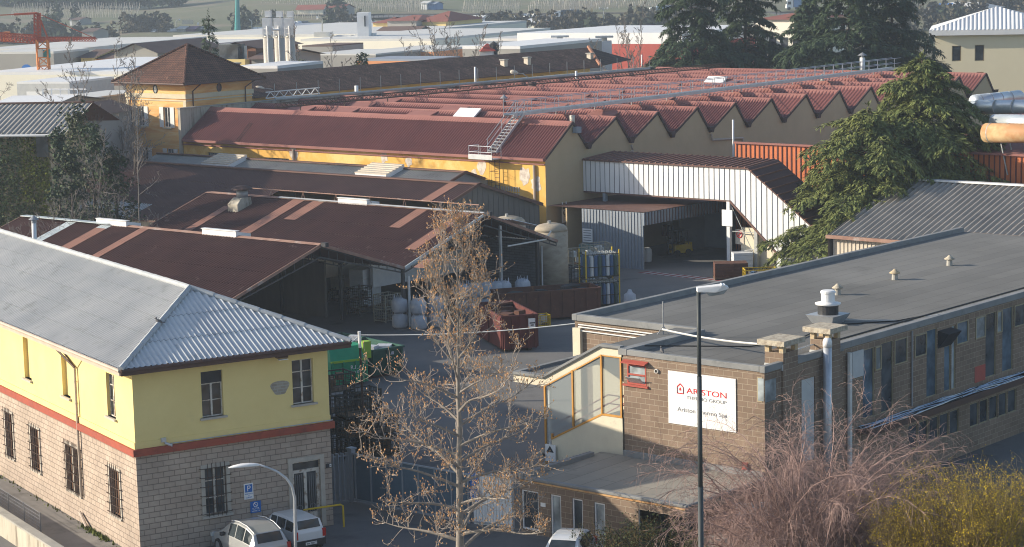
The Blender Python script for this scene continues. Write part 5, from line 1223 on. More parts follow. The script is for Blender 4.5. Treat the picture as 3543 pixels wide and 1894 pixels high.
# wire cages
def cage(F,m,L=1.25,Wd=1.0,h=.95,fill=None,name='wire_cage',label='',group=None,bars=6):
    t=thing(name,label,'cage',F.translation,group)
    mb=MB(F)
    for x in (0,L):
        for y in (0,Wd): mb.bar((x,y,0),(x,y,h+.05),.07)
    for z in (.12,h): 
        mb.bar((0,0,z),(L,0,z),.06);mb.bar((0,Wd,z),(L,Wd,z),.06);mb.bar((0,0,z),(0,Wd,z),.06);mb.bar((L,0,z),(L,Wd,z),.06)
    mb.obj('frame',m,t)
    mb=MB(F)
    for i in range(1,bars):
        x=L*i/bars;y=Wd*i/bars
        for q in (0,Wd): mb.bar((x,q,.12),(x,q,h),.022)
        for q in (0,L): mb.bar((q,y,.12),(q,y,h),.022)
    for i in range(1,4):
        z=.12+(h-.12)*i/4
        mb.bar((0,0,z),(L,0,z),.022);mb.bar((0,Wd,z),(L,Wd,z),.022);mb.bar((0,0,z),(0,Wd,z),.022);mb.bar((L,0,z),(L,Wd,z),.022)
    mb.obj('mesh_side',m,t)
    MB(F).box(.02,L-.02,.02,Wd-.02,.1,.14).obj('base','timber',t)
    if fill:
        rn=random.Random(int(F.translation.x*31)%97);mb=MB(F)
        for i in range(fill[1]):
            s=rn.uniform(.15,.4);mb.cbox((rn.uniform(.2,L-.2),rn.uniform(.2,Wd-.2),.14+rn.uniform(0,h*.55)),(s,s,s),rz=rn.uniform(0,3))
        o=mb.obj('contents',fill[0],t);o['kind']='stuff'
    return t
def lift(F,z): return Matrix.Translation((0,0,z))@F
G='stacked wire cages beside the house'
_b=gz(1150,1585,0);bx=frame_at((_b.x,_b.y,0),-18)
LB=['lowest','second','third','topmost']
for col,(dx,dy,n) in enumerate(((0,0,4),(1.55,.1,3),(.2,-1.4,3),(1.7,-1.35,2))):
    for k in range(n):
        F=lift(bx@Matrix.Translation((dx,dy,0)),.02+k*1.08)
        cage(F,'cage_dark',1.4,1.2,.98,('timber',6) if (k+col)%2 else None,'wire_cage','dark wire cage, %s of the %s stack behind the house corner'%(LB[k],('back left','back right','front left','front right')[col]),G)
G='wire cages inside the open sheds'
for i,(px,n) in enumerate((((1335,1120),2),((1245,1095),2),((1180,1050),1),((1105,1040),3),((1030,1030),1),((960,1015),1))):
    for k in range(n):
        p=gz(px[0],px[1],0);cage(lift(frame_at((p.x,p.y,0),8*i),.02+k*1.0),'cage_pale' if i==0 else 'cage_dark',1.5,1.1,.92,('interior_dark',5),'wire_cage','%s wire cage inside the near open shed, %s'%('pale' if i==0 else 'dark',('%s of the stack nearest the shed post'%LB[k],'%s of the stack second from the post'%LB[k],'alone beside the tall stack','%s of the tall stack of three'%LB[k],'alone left of the tall stack','leftmost, near the roof edge')[i]),G)
G='pallet cages by the tan tank'
for i,(px,k,m_) in enumerate((((1978,985),0,'cage_dark'),((1985,985),1,'cage_pale'),((2030,1000),0,'cage_dark'),((2032,965),0,'cage_pale'),((2034,965),1,'cage_pale'))):
    p=gz(px[0],px[1],0);cage(lift(frame_at((p.x,p.y,0),-30),.02+k*1.35),m_,2.0,1.3,1.25,('gas_white',10),'pallet_cage',('low dark pallet cage right beside the tan tank','pallet cage stacked on the one beside the tan tank','low dark pallet cage in front of the blue-grey wall','low pale pallet cage behind the gas cylinders','topmost pale pallet cage behind the gas cylinders')[i],G,8)
# big bags
def bag(x,y,z,label,s=1.0):
    t=thing('bulk_bag',label,'bulk bag',(x,y,z),'white bulk bags stacked in the open shed')
    mb=MB();w=.52*s;pr=[(.42*s,0),(w,.12),(w*1.04,.45*s),(w,.8*s),(w*.7,.98*s),(w*.2,1.05*s),(0,1.05*s)];mb.lathe([(r*1.05,zz) for r,zz in pr],(x,y,z),14);mb.obj('sack','bag_white',t,smooth=True)
    mb=MB()
    for k in range(4):
        a=k*1.57+.78;mb.tube([(x+w*.75*math.cos(a),y+w*.75*math.sin(a),z+.9*s),(x+w*.7*math.cos(a+.3),y+w*.7*math.sin(a+.3),z+1.22*s),(x+w*.75*math.cos(a+.6),y+w*.75*math.sin(a+.6),z+.9*s)],.03,5)
    mb.obj('lifting_loop','bag_white',t)
k=0
for row,(px0,px1,y,n,hi) in enumerate(((1385,1410,1135,1,2),(1450,1510,1140,2,2),(1600,1720,1085,4,2),(1745,1810,1075,2,2))):
    for i in range(n):
        f=0 if n==1 else i/(n-1);p=gz(px0+(px1-px0)*f,y-8*f,0)
        for h in range(hi):
            bag(p.x,p.y,.02+h*1.08,'white bulk bag, %s in stack %s'%(('lower','upper')[h],('left of the drainpipe','just right of the drainpipe','second right of the drainpipe','behind the red skip, leftmost','behind the red skip, second from left','behind the red skip, third from left','behind the red skip, beside the steel post','right of the steel post','nearest the brick wall')[k])); 
        k+=1
def pallet(name,label,p,hd,L,Wd,h,m,z=0,lines=3):
    F=frame_at(p,hd);F=lift(F,z);t=thing(name,label,'pallet load',F.translation)
    mb=MB(F)
    for x in (.0,L/2-.06,L-.12): mb.box(x,x+.12,0,Wd,.0,.1)
    mb.box(0,L,0,Wd,.1,.14);mb.obj('pallet','timber',t)
    mb=MB(F)
    for i in range(lines): mb.box(.04-.01*(i%2),L-.04+.01*(i%2),.04-.01*(i%2),Wd-.04+.01*(i%2),.14+(h-.14)*i/lines+.005,.14+(h-.14)*(i+1)/lines-.012)
    mb.obj('wrapped_load',m,t)
for i,(px,m_,w,h,l) in enumerate((((990,1050),'wrap_orange',1.1,2.6,'tall load coloured like an orange-lit curtain, left in the open shed'),((935,1030),'wrap_cream',1.3,2.3,'cream wrapped load left of the orange one in the open shed'),((1040,1055),'wrap_white',1.9,3.0,'tall white wrapped load right of the orange one'),((1085,1060),'wrap_cream',1.5,2.2,'cream wrapped load in the middle of the open shed'),((1260,1075),'wrap_white',2.6,2.9,'broad white wrapped load at the back of the open shed'),((1195,1040),'wrap_cream',1.4,3.1,'cream box load high at the back of the open shed'))):
    p=gz(px[0],px[1],0);pallet('wrapped_load',l,(p.x,p.y,0),-10+6*i,w,1.2,h,m_,.02,4)  # orange load stands in for a lit curtain; the light is in its colour
p=gz(1330,1010,0)
# gas cylinders in racks
rk=gz(2108,1062,0);F0=frame_at((rk.x-1.2,rk.y+1.1,0),-33)
G='blue gas cylinders in the yellow racks'
cyl=None
for lev in range(2):
    F=lift(F0,.02+lev*2.05)
    t=thing('cylinder_rack','yellow-posted steel rack of gas cylinders, %s one'%('lower','upper')[lev],'rack',F.translation,'racks of gas cylinders')
    mb=MB(F)
    for z in (.12,.8,1.7):
        mb.bar((0,0,z),(2.5,0,z),.05);mb.bar((0,1.5,z),(2.5,1.5,z),.05);mb.bar((0,0,z),(0,1.5,z),.05);mb.bar((2.5,0,z),(2.5,1.5,z),.05)
    mb.box(0,2.5,0,1.5,.04,.1);mb.obj('rail','cage_dark',t)
    for x in (0,2.5):
        for y in (0,1.5): MB(F).bar((x,y,0),(x,y,2.0),.08).obj('post','yellow_paint',t)
    names=['front left','front middle','front right','back left','back middle','back right']
    for i in range(8):
        for j in range(4):
            x=.2+i*.3;y=.2+j*.36;m_=('gas_blue','gas_blue','gas_green','gas_white','gas_green')[(i+2*j)%5] if not j==0 else ('gas_blue','gas_white','gas_blue','gas_green')[i%4]
            if j==0 and i==1 and lev==0: m_='gas_blue'
            c=F@Vector((x,y,.1));
            c_t=thing('gas_cylinder','%s gas cylinder in the %s rack, %s row, number %s from its left'%({'gas_blue':'blue','gas_green':'green','gas_white':'white'}[m_],('lower','upper')[lev],('front','second','third','back')[j],('one','two','three','four','five','six','seven','eight')[i]),'gas cylinder',c,'gas cylinders in the racks')
            mb=MB();mb.lathe([(.135,0),(.14,.05),(.14,1.35),(.11,1.47),(.05,1.53),(.035,1.55)],c,10);mb.obj('bottle',m_,c_t,smooth=True)
            mb=MB();mb.lathe([(.06,1.53),(.065,1.66),(.04,1.70),(0,1.7)],c,8);mb.obj('valve_cap','steel_pale',c_t)
# rounded tanks
def tank(x,y,r,h,label):
    t=thing('storage_tank',label,'tank',(x,y,0),'tan domed tanks');mb=MB();mb.lathe([(r,0),(r,h-.55)],(x,y,0),24);mb.obj('shell','tank_tan',t,smooth=True)
    mb=MB();mb.lathe([(r*1.01,h-.56),(r*.97,h-.35),(r*.8,h-.15),(r*.45,h-.03),(0,h)],(x,y,0),24);mb.obj('dome','tank_tan',t,smooth=True)
    mb=MB();mb.tube([(x-.2,y,h-.03),(x-.2,y,h+.2)],.12,8);mb.obj('nozzle','steel_pale',t)
tank(124.35,102.25,1.25,5.1,'tan domed tank in full view beside the open shed');tank(124.2,106.3,1.3,5.4,'tan domed tank half hidden behind the shed roof')
mb=MB();mb.corr([(118.5,101.0,6.05),(118.5,110.6,6.05),(121.4,110.6,5.3),(121.4,101.0,5.3)][::-1],(0,1,0),.3,.04,4)
o=mb.obj('roof_sheet','sheet_white',s2)
# forklift
p=gz(2345,885,0);F=frame_at((p.x,p.y,0),160);t=thing('forklift','yellow and black forklift parked in the dark loading hall','forklift',F.translation)
mb=MB(F);mb.box(-1.0,.55,-.5,.5,.25,.95);mb.hexa([(-1.2,-.5,.35),(-.6,-.5,.35),(-.6,.5,.35),(-1.2,.5,.35),(-1.15,-.45,1.1),(-.6,-.45,1.1),(-.6,.45,1.1),(-1.15,.45,1.1)]);mb.obj('chassis','yellow_paint',t,bevel=.04)
mb=MB(F)
for x,y in ((-.75,-.45),(-.75,.45),(.45,-.45),(.45,.45)): mb.bar((x,y,.9),(x*.9,y,2.1),.07)
mb.box(-.75,.5,-.5,.5,2.08,2.14)
for y in (-.3,-.1,.1,.3): mb.bar((-.7,y,2.15),(.45,y,2.15),.04)
mb.obj('overhead_guard','fan_black',t)
mb=MB(F)
for y in (-.32,.32): mb.bar((.72,y,.1),(.72,y,2.6),.1,.14)
for z in (.6,1.5,2.55): mb.bar((.72,-.32,z),(.72,.32,z),.07)
mb.obj('mast','fan_black',t);mb=MB(F)
for y in (-.25,.25): mb.box(.8,1.8,y-.06,y+.06,.08,.13)
mb.obj('fork','steel_dark',t)
mb=MB(F);mb.box(-.45,-.05,-.25,.25,.95,1.08);mb.box(-.55,-.43,-.25,.25,1.05,1.5);mb.obj('seat','black_rubber',t)
for x in (-.7,.4):
    for y in (-.52,.52): MB(F).tube([(x,y-.1,.28),(x,y+.1,.28)],.28,14).obj('wheel','black_rubber',t)
# small things around the hall
p=gx(2228,870,136.3);mb=MB();mb.box(136.2,136.36,p.y-.5,p.y-.1,0,2.0)
p=gz(2240,905,0);mb=MB();mb.lathe([(.35,0),(.4,.6),(.36,1.0),(.2,1.15),(0,1.16)],p,12);solo(mb,'waste_drum','gas_white','pale drum by the open end of the blue-grey wall','drum')
p=gz(2180,1065,0);mb=MB();mb.lathe([(.42,0),(.45,.5),(.42,.95),(.2,1.1),(.12,1.3),(0,1.32)],p,12);solo(mb,'plastic_container','bag_white','translucent white container by the office roof edge','container',smooth=True)
p=gz(1890,1132,0);F=frame_at((p.x-.6,p.y+.4,0),-33);cage(F,'yellow_paint',1.0,.8,.8,('gas_white',8),'wire_cage','small yellow cage between the red and the brown skips')
p=gz(2545,965,0);pallet('steel_stack','rust-brown stack of plates in front of the right bridge post',(p.x-1.5,p.y+.9,0),-50,2.6,1.6,1.25,'rust_brown',.02,9)
p=gz(2565,938,0);pallet('wrapped_load','white wrapped pallet behind the rust-brown stack',(p.x-.2,p.y+.6,0),-45,1.6,1.2,1.35,'wrap_white',.02,6)
p=gz(2640,930,0);pallet('crate_stack','orange crate stack by the sloping end of the white bridge',(p.x,p.y+.4,0),-45,1.1,1.0,1.2,'wrap_orange',.02,4);pallet('crate_stack','reddish crate on top of the orange crate stack',(p.x,p.y+.4,0),-45,1.1,1.0,1.35,'rust_red',1.24,4)
p=gz(2625,985,0);F=frame_at((p.x-1,p.y+.5,0),-48);t=cage(F,'yellow_paint',2.4,1.4,1.15,('gas_blue',14),'rack_frame','yellow tube rack of dark bottles behind the office roof edge')
for i,(px,l) in enumerate((((2700,960),'white pallet load under the cedar boughs, left one'),((2740,950),'white pallet load under the cedar boughs, right one'))):
    p=gz(px[0],px[1],0);pallet('wrapped_load',l,(p.x,p.y,0),-40,1.2,1.1,1.4,'wrap_white',.02,3)
p=gx(1980,700,136.1)
nb=thing('hanging_notice','small white notice hanging by the orange factory corner','notice',(136,111,5));q=gy(1953,745,111.9)
mb=MB();mb.box(q.x-.35,q.x+.35,111.85,111.9,q.z-.6,q.z+.5);mb.obj('board','sign_white',nb);mb=MB();mb.bar((q.x-.25,111.9,q.z+.5),(q.x-.25,111.9,q.z+1.1),.05);mb.bar((q.x+.25,111.9,q.z+.5),(q.x+.25,111.9,q.z+1.1),.05);mb.obj('hanger','white_metal',nb)
mb=MB();mb.tube([(q.x,111.83,q.z+.15),(q.x,111.83,q.z-.15)],.05,6);mb.tube([(q.x+.2*math.cos(t),111.83,q.z+.2+.2*math.sin(t)) for t in [i*.524 for i in range(13)]],.03,5);mb.obj('dark_mark','shutter_dark',nb)
q=gx(2035,815,136.3);nb=thing('instruction_notice','white instruction notice above a teal cabinet by the bridge post','notice',(136.3,q.y,q.z));mb=MB();mb.box(136.2,136.25,q.y-.5,q.y+.5,q.z-.55,q.z+.55);mb.obj('board','sign_white',nb)
mb=MB()
for i in range(5): mb.box(136.19,136.199,q.y-.4,q.y+.4,q.z-.42+i*.2,q.z-.36+i*.2)
mb.obj('text_lines','sign_grey',nb)
mat('teal_paint',(.06,.22,.22),(.05,.18,.18),2);mb=MB();mb.box(135.7,136.19,q.y-.6,q.y+.5,0,q.z-.7);mb.box(135.66,135.7,q.y-.5,q.y-.05,.2,q.z-.8);solo(mb,'steel_cabinet','teal_paint','teal steel cabinet beside the left bridge post','cabinet')
fp_=gy(2293,800,110.5);mb=MB();mb.cbox((fp_.x,110.2,fp_.z-.4),(.7,.3,.8));mb.lathe([(.3,0),(.3,.2),(0,.25)],(fp_.x,110.2,fp_.z+.4),10);solo(mb,'hose_box','rust_red','red fire hose box on the wall inside the loading hall','fire box')
# ---------------------------------------------------------------- gate and street things
mat('gate_grey',(.30,.33,.37),(.25,.28,.32),1.2,rough=.55);mat('gate_blue',(.10,.15,.20),(.08,.125,.17),.8,rough=.55)
gt=thing('sliding_gate','dark blue-grey sliding gate across the yard entrance','gate',(69.75,66,0))
mb=MB();mb.box(69.7,69.78,62.3,69.5,.12,2.3);mb.obj('leaf','gate_blue',gt);mb=MB()
for i in range(8): mb.bar((69.67,62.35+i*1.0,.12),(69.67,62.35+i*1.0,2.3),.06,.06)
mb.bar((69.68,62.3,2.32),(69.68,69.5,2.32),.07,.07);mb.bar((69.68,62.3,.15),(69.68,69.5,.15),.07,.09);mb.obj('leaf_frame','gate_grey',gt)
gf=thing('gate_side_panel','grey ribbed metal panel between the house and the gate post','fence panel',(69.2,70,0))
pA=hp(.03,3.9,0);pB=Vector((69.72,69.75,0));mb=MB();n=11
for i in range(n):
    a=pA.lerp(pB,i/n);b=pA.lerp(pB,(i+.93)/n);mb.bar(a.lerp(b,.5)+Vector((0,0,.1)),a.lerp(b,.5)+Vector((0,0,2.35)),(b-a).length,.05)
mb.obj('ribbed_panel','gate_grey',gf);MB().bar(pA+Vector((0,0,2.2)),pB+Vector((0,0,2.2)),.06).obj('top_rail','gate_grey',gf)
mb=MB();mb.box(69.62,69.9,69.52,69.8,0,2.5);mb.box(69.58,69.94,69.48,69.84,2.5,2.58);solo(mb,'gate_post','gate_grey','grey square gate post by the yellow house','post')
gw=thing('white_gate_panel','white ribbed gate panel with a blue round sign, beside the office annex','gate',(70,61.4,0))
A=Vector((69.78,62.15,0));Bq=Vector((70.25,60.2,0));mb=MB()
for i in range(14):
    a=A.lerp(Bq,(i+.5)/14);mb.bar(a+Vector((0,0,.1)),a+Vector((0,0,2.45)),.135,.06)
mb.obj('leaf','sheet_white',gw);mb=MB()
for z in (.2,2.4): mb.bar(A+Vector((-.05,0,z)),Bq+Vector((-.05,0,z)),.06)
mb.obj('rail','gate_grey',gw)
mb=MB();mb.bar(Bq+Vector((-.1,.06,0)),Bq+Vector((-.1,.06,2.5)),.12);mb.obj('post','white_metal',gw)
q=gx(1635,1657,69.75);mb=MB();c=Vector((69.75,q.y,q.z))
mb.tube([c,c+Vector((-.03,0,0))],.33,20);o=mb.obj('sign_disc','sign_blue',gw);mb=MB();mb.box(69.70,69.74,q.y-.33,q.y+.33,q.z-1.0,q.z-.42);mb.obj('sign_plate','sign_blue',gw)
mb=MB();mb.bar(c+Vector((-.04,.18,-.12)),c+Vector((-.04,-.18,.02)),.1,.01);mb.bar(c+Vector((-.04,.1,.12)),c+Vector((-.04,-.15,.14)),.09,.01);mb.obj('white_symbol','sign_white',o)
text('STOP','lettering','sign_white',gw,(69.69,q.y+.26,q.z-.72),(0,-1,0),UP,.22);text('MOTORI','lettering','sign_white',gw,(69.69,q.y+.29,q.z-.93),(0,-1,0),UP,.16)
q=gx(1795,1555,74);sg=thing('safety_sign','white pictogram notice on the wall below the glazed stair','sign',q);mb=MB();mb.box(76.02,76.1,61.55+1.0,61.55+1.6,1.6,2.4);mb.obj('board','sign_white',sg);mb=MB();mb.prism([(76.01,62.63,2.05),(76.01,63.07,2.05),(76.01,62.85,2.36)],(-.006,0,0));mb.obj('pictogram','shutter_dark',sg)
# yellow safety rail
yr=thing('safety_rail','yellow tube rail by the worn house door','rail',hp(0,-1,0))
mb=MB();mb.tube([hp(-1.6,-.3,1.0),hp(.12,-.5,1.02),hp(.2,-.6,.98),hp(.2,-.62,0)],.045,8);mb.obj('tube','yellow_paint',yr)
# slim pole by the gate, with white top
pq=gd(1255,1400,100);qt=gd(1243,1147,100);pb=pq+(pq-qt)/(qt.z-pq.z)*pq.z
mb=MB();mb.tube([(pb.x,pb.y,0),qt.lerp(pb,.1)],.055,8);o=mb.obj('slim_pole','iron_dark');tag(o,'thin rusty pole with white top behind the house corner','pole')
mb=MB();mb.tube([qt.lerp(pb,.1),qt],.075,8);mb.obj('white_top','white_metal',o)
# street lamps
lamp=thing('street_lamp','tall dark lamp post with boxy white head, in front of the company sign','street lamp',(53.7,38.36,0))
mat('pole_dark',(.045,.055,.06),(.06,.07,.075),3,rough=.55)
b=Vector((53.7,38.37,0));tp=gd(2417,1012,66);mb=MB();mb.tube([b,b.lerp(tp,.58)],.085,12);mb.tube([b.lerp(tp,.58),b.lerp(tp,.82)],.074,12);mb.tube([b.lerp(tp,.82),tp],.064,12);mb.obj('pole','pole_dark',lamp,smooth=True)
rt=_rt;uu=Vector((0,0,1));fwd=rt.cross(uu)*-1
def lp(u,z,w=0): return tp+rt*u+uu*z+fwd*w
mb=MB()
mb.hexa([lp(-.06,.02,-.16),lp(.52,.0,-.2),lp(.52,.0,.2),lp(-.06,.02,.16),lp(-.06,.16,-.13),lp(.82,.24,-.2),lp(.82,.24,.2),lp(-.06,.16,.13)])
mb.hexa([lp(.52,.0,-.2),lp(.90,.1,-.15),lp(.90,.1,.15),lp(.52,.0,.2),lp(.7,.26,-.2),lp(.92,.16,-.15),lp(.92,.16,.15),lp(.7,.26,.2)])
mb.obj('lamp_head','white_metal',lamp,bevel=.02)
mb=MB();mb.hexa([lp(.32,-.12,-.13),lp(.76,-.06,-.13),lp(.76,-.06,.13),lp(.32,-.12,.13),lp(.22,.0,-.17),lp(.88,.09,-.17),lp(.88,.09,.17),lp(.22,.0,.17)]);mb.obj('lens','pane_curtain',lamp,bevel=.02)
l2=thing('street_lamp','curved grey street lamp with flat white head beside the parked cars','street lamp',(58.45,61.7,0))
b=gd(1024,1960,85);P=[Vector((b.x,b.y,0)),gd(1022,1860,85),gd(1020,1725,85),gd(1010,1683,85),gd(990,1655,85),gd(960,1633,85),gd(925,1618,85),gd(893,1608,85)]
mb=MB();mb.tube(P,[.07,.066,.06,.055,.05,.046,.042,.04],10);mb.obj('pole','galvanised',l2,smooth=True)
h0=gd(898,1610,85);h1=gd(790,1620,85);ax=(h1-h0);L=ax.length;ax.normalize();sd=ax.cross(uu).normalized();un=sd.cross(ax)
mb=MB();st_=[(0,.06,.05),(.12,.10,.08),(.3,.15,.10),(.6,.17,.10),(.85,.12,.07),(1,.03,.02)];vs=[]
for f,w,hh_ in st_:
    c=h0+ax*L*f+un*(.03*math.sin(f*3.1))
    for k in range(10):
        a=k*.6283;vs.append(c+sd*w*math.cos(a)+un*hh_*math.sin(a)*(.55 if math.sin(a)<0 else 1))
fs_=[(i*10+k,i*10+(k+1)%10,(i+1)*10+(k+1)%10,(i+1)*10+k) for i in range(5) for k in range(10)]
mb.add(vs,fs_);mb.obj('lamp_head','white_metal',l2,smooth=True)
# grey sheet fence by the annex, stone end block
fn=thing('sheet_fence','grey sheet fence with dark battens beside the annex','fence',(75,51.6,0))
A=Vector((73.3,50.6,0));Bq=Vector((77.5,46.0,0));mb=MB();mb.bar(A+Vector((0,0,1.0)),Bq+Vector((0,0,1.0)),.05,2.0);mb.obj('sheet','panel_pale',fn);mb=MB()
for i in range(13):
    p=A.lerp(Bq,i/12)-Vector((.05,.05,0));mb.bar(p,p+Vector((0,0,2.05)),.04)
p=A.lerp(Bq,.2)-Vector((.06,.06,0));q=A.lerp(Bq,.55)-Vector((.06,.06,0));mb.bar(p+Vector((0,0,1.9)),q+Vector((0,0,.2)),.07);mb.obj('batten','iron_dark',fn)
MB().box(73.3,73.32,50.35,50.6,1.3,1.65).obj('notice','sign_white',fn)
# ---------------------------------------------------------------- cars
mat('car_white',(.70,.72,.74),(.66,.68,.70),1,rough=.28,spec=.5,coat=.6);mat('car_silver',(.48,.49,.49),(.44,.45,.45),1,rough=.28,metal=.35,coat=.6)
mat('car_plastic',(.035,.037,.04),(.05,.05,.055),4,rough=.7);glassmat('car_glass',(.012,.017,.02),.05,.7);mat('lamp_red',(.45,.02,.015),(.38,.02,.015),2,rough=.25);mat('lamp_clear',(.6,.62,.62),(.5,.52,.52),2,rough=.15);mat('hub_grey',(.38,.39,.40),(.3,.31,.32),5,rough=.4,metal=.5)
def car(label,F,prof,bm,wb,tyre=.28,bumper=True,plate=None,rails=False,mirror='car_plastic'):
    """prof: stations (x, zlow, zbelt, zroof, half width belt, half width roof); x 0 rear .. L nose"""
    t=thing('parked_car',label,'car',F.translation)
    n=len(prof);vs=[];ring=10
    def pts(s):
        x,zl,zb,zr,w,wr=s
        return [(x,-w*.94,zl),(x,-w,(zl+zb)*.5),(x,-w*.97,zb),(x,-wr,zr-.05 if zr-zb>.1 else zr),(x,-wr*.82,zr),(x,wr*.82,zr),(x,wr,zr-.05 if zr-zb>.1 else zr),(x,w*.97,zb),(x,w,(zl+zb)*.5),(x,w*.94,zl)]
    P=[pts(s) for s in prof]
    for p in P: vs+=p
    fs=[(i*ring+k,(i+1)*ring+k,(i+1)*ring+k+1,i*ring+k+1) for i in range(n-1) for k in range(ring-1)]+[tuple(range(ring)),tuple(range((n-1)*ring,n*ring))[::-1]]
    mb=MB(F);mb.add(vs,fs);mb.obj('body',bm,t,smooth=False,bevel=.03)
    # side glass, set just proud of the shell
    def lerp(a,b,f): return tuple(a[i]+(b[i]-a[i])*f for i in range(3))
    gl=[i for i in range(n-1) if prof[i][3]-prof[i][2]>.3 and prof[i+1][3]-prof[i+1][2]>.3]
    for sgn,(kb,kr) in ((-1,(2,3)),(1,(7,6))):
        for i in gl:
            a,b=P[i],P[i+1]
            q=[lerp(lerp(a[kb],b[kb],.06),lerp(a[kr],b[kr],.06),.08),lerp(lerp(a[kb],b[kb],.94),lerp(a[kr],b[kr],.94),.08),lerp(lerp(a[kb],b[kb],.94),lerp(a[kr],b[kr],.94),.93),lerp(lerp(a[kb],b[kb],.06),lerp(a[kr],b[kr],.06),.93)]
            mb=MB(F);mb.poly([(x,y+sgn*.012,z) for x,y,z in q]);mb.obj('side_window','car_glass',t)
    # rear screen and windscreen on the sloped ends of the cabin
    for (i,j,nm) in ((car_r[0],car_r[1],'rear_window'),(car_f[0],car_f[1],'windscreen')):
        a,b=P[i],P[j];k0,k1=(4,5)
        A,Bq=a[k0],a[k1];C,Dq=b[k1],b[k0];dx=(-.012 if nm=='rear_window' else .012)
        q=[lerp(A,Bq,.0),lerp(A,Bq,1),lerp(Dq,C,1.0),lerp(Dq,C,0)]
        q=[lerp(q[0],q[3],.07),lerp(q[1],q[2],.07),lerp(q[1],q[2],.93),lerp(q[0],q[3],.93)]
        mb=MB(F);mb.poly([(x+dx,y,z+.012) for x,y,z in q]);mb.obj(nm,'car_glass',t)
    L=prof[-1][0];w=max(s[4] for s in prof)
    for x in (wb[0],wb[1]):
        for y in (-w+.06,w-.06):
            mb=MB(F);mb.tube([(x,y-.10,tyre),(x,y+.10,tyre)],tyre,18);wh=mb.obj('wheel','black_rubber',t)
            mb=MB(F);mb.tube([(x,y-.115,tyre),(x,y+.115,tyre)],tyre*.62,14);mb.obj('rim','hub_grey',wh)
    if bumper:
        mb=MB(F);mb.box(-.06,.12,-w*.97,w*.97,.27,.55);mb.obj('rear_bumper','car_plastic' if bumper is True else bumper,t,bevel=.03)
        mb=MB(F);mb.box(L-.12,L+.06,-w*.93,w*.93,.25,.52);mb.obj('front_bumper','car_plastic' if bumper is True else bumper,t,bevel=.03)
    for y in (-w*.9,w*.9):
        mb=MB(F);mb.cbox((.02,y,.62),(.09,.16,.34));mb.obj('tail_light','lamp_red',t);mb=MB(F);mb.cbox((L-.03,y*.88,.55),(.12,.32,.16));mb.obj('headlight','lamp_clear',t)
        mb=MB(F);mb.cbox((wb[1]-.55,y*1.16,.88),(.16,.2,.14));mb.obj('wing_mirror',mirror,t)
    if plate:
        mb=MB(F);mb.box(-.085,-.07,-.27,.27,.36,.48);pl=mb.obj('number_plate','sign_white',t)
        r=F@Vector((0,-1,0))-F.translation
        text(plate,'lettering','shutter_dark',pl,F@Vector((-.092,.23,.385)),r,UP,.105)
    if rails:
        for y in (-1,1):
            mb=MB(F);mb.tube([(s[0],y*s[5]*.93,s[3]+.03) for s in prof if s[3]-s[2]>.45],.02,6);mb.obj('roof_rail','car_white',t)
    return t
# white box-shaped hatchback, nose to the wall
hd=31.18-49.5+90
panda=[(0.0,.32,.86,.87,.70,.66),(.08,.28,.88,1.0,.73,.66),(.22,.26,.90,1.40,.745,.60),(.95,.26,.90,1.43,.745,.61),(1.75,.26,.90,1.42,.745,.61),(2.35,.26,.90,1.36,.745,.60),(2.72,.26,.90,.97,.74,.66),(3.30,.28,.80,.86,.72,.66),(3.38,.32,.66,.68,.68,.62)]
car_r=(1,2);car_f=(6,5)
c=hp(-2.82,-3.45,0)
car('small boxy white hatchback parked nose to the house wall',Matrix.Translation(c)@Matrix.Rotation(R(hd+2),4,'Z'),panda,'car_white',(.55,2.72),.27,True,'BW 700YT')
xs=[(0.0,.34,.84,.86,.80,.72),(.10,.28,.92,1.02,.85,.72),(.38,.25,.95,1.42,.87,.66),(1.05,.24,.95,1.60,.875,.66),(1.85,.24,.94,1.63,.875,.66),(2.55,.24,.93,1.53,.87,.66),(3.35,.25,.92,1.0,.86,.72),(4.05,.27,.72,.78,.82,.72),(4.26,.32,.55,.6,.74,.62)]
car_r=(1,2);car_f=(6,5)
c=hp(-5.12,-4.55,0)
car('rounded silver five-door car with roof rails, left of the white hatchback',Matrix.Translation(c)@Matrix.Rotation(R(hd+1),4,'Z'),xs,'car_silver',(.72,3.45),.31,'car_silver',None,True)
xf=[(0.0,.34,.80,.84,.78,.70),(.12,.28,.88,.98,.82,.70),(.45,.25,.92,1.36,.85,.62),(1.1,.24,.92,1.44,.86,.62),(1.75,.24,.92,1.44,.86,.62),(2.3,.24,.92,1.38,.86,.62),(2.95,.25,.90,.98,.85,.7),(3.75,.27,.72,.80,.81,.70),(3.95,.32,.52,.56,.72,.6)]
c=gz(1945,1845,1.45)
car('silver-white car facing the street in front of the annex windows',Matrix.Translation((c.x+.25,c.y-.15,0))@Matrix.Rotation(R(205),4,'Z')@Matrix.Translation((-1.45,0,0)),xf,'car_white',(.68,3.2),.29,'car_white')
# ---------------------------------------------------------------- trees and shrubs
mat('bark_grey',(.30,.265,.23),(.20,.175,.15),6,stain=((.10,.085,.07),3,.6,.75),rough=.95)
mat('bark_dark',(.07,.055,.045),(.10,.08,.065),5,rough=.95)
mat('twig_grey',(.40,.34,.29),(.28,.23,.19),4,island=.25,rough=.9)
mat('twig_far',(.24,.21,.19),(.17,.15,.135),.5,island=.25,rough=.95)
mat('twig_rose',(.36,.25,.225),(.26,.175,.155),.7,island=.35,rough=.9)
mat('bud_gold',(.55,.33,.15),(.36,.18,.08),5,island=.4,rough=.7)
mat('cedar_leaf',(.18,.20,.06),(.115,.145,.048),.35,island=.4,rough=.75,spec=.2)
mat('cedar_dark',(.062,.092,.045),(.042,.068,.036),.3,island=.4,rough=.75,spec=.2)
mat('forsythia',(.62,.47,.015),(.48,.36,.015),1.5,island=.35,rough=.8)
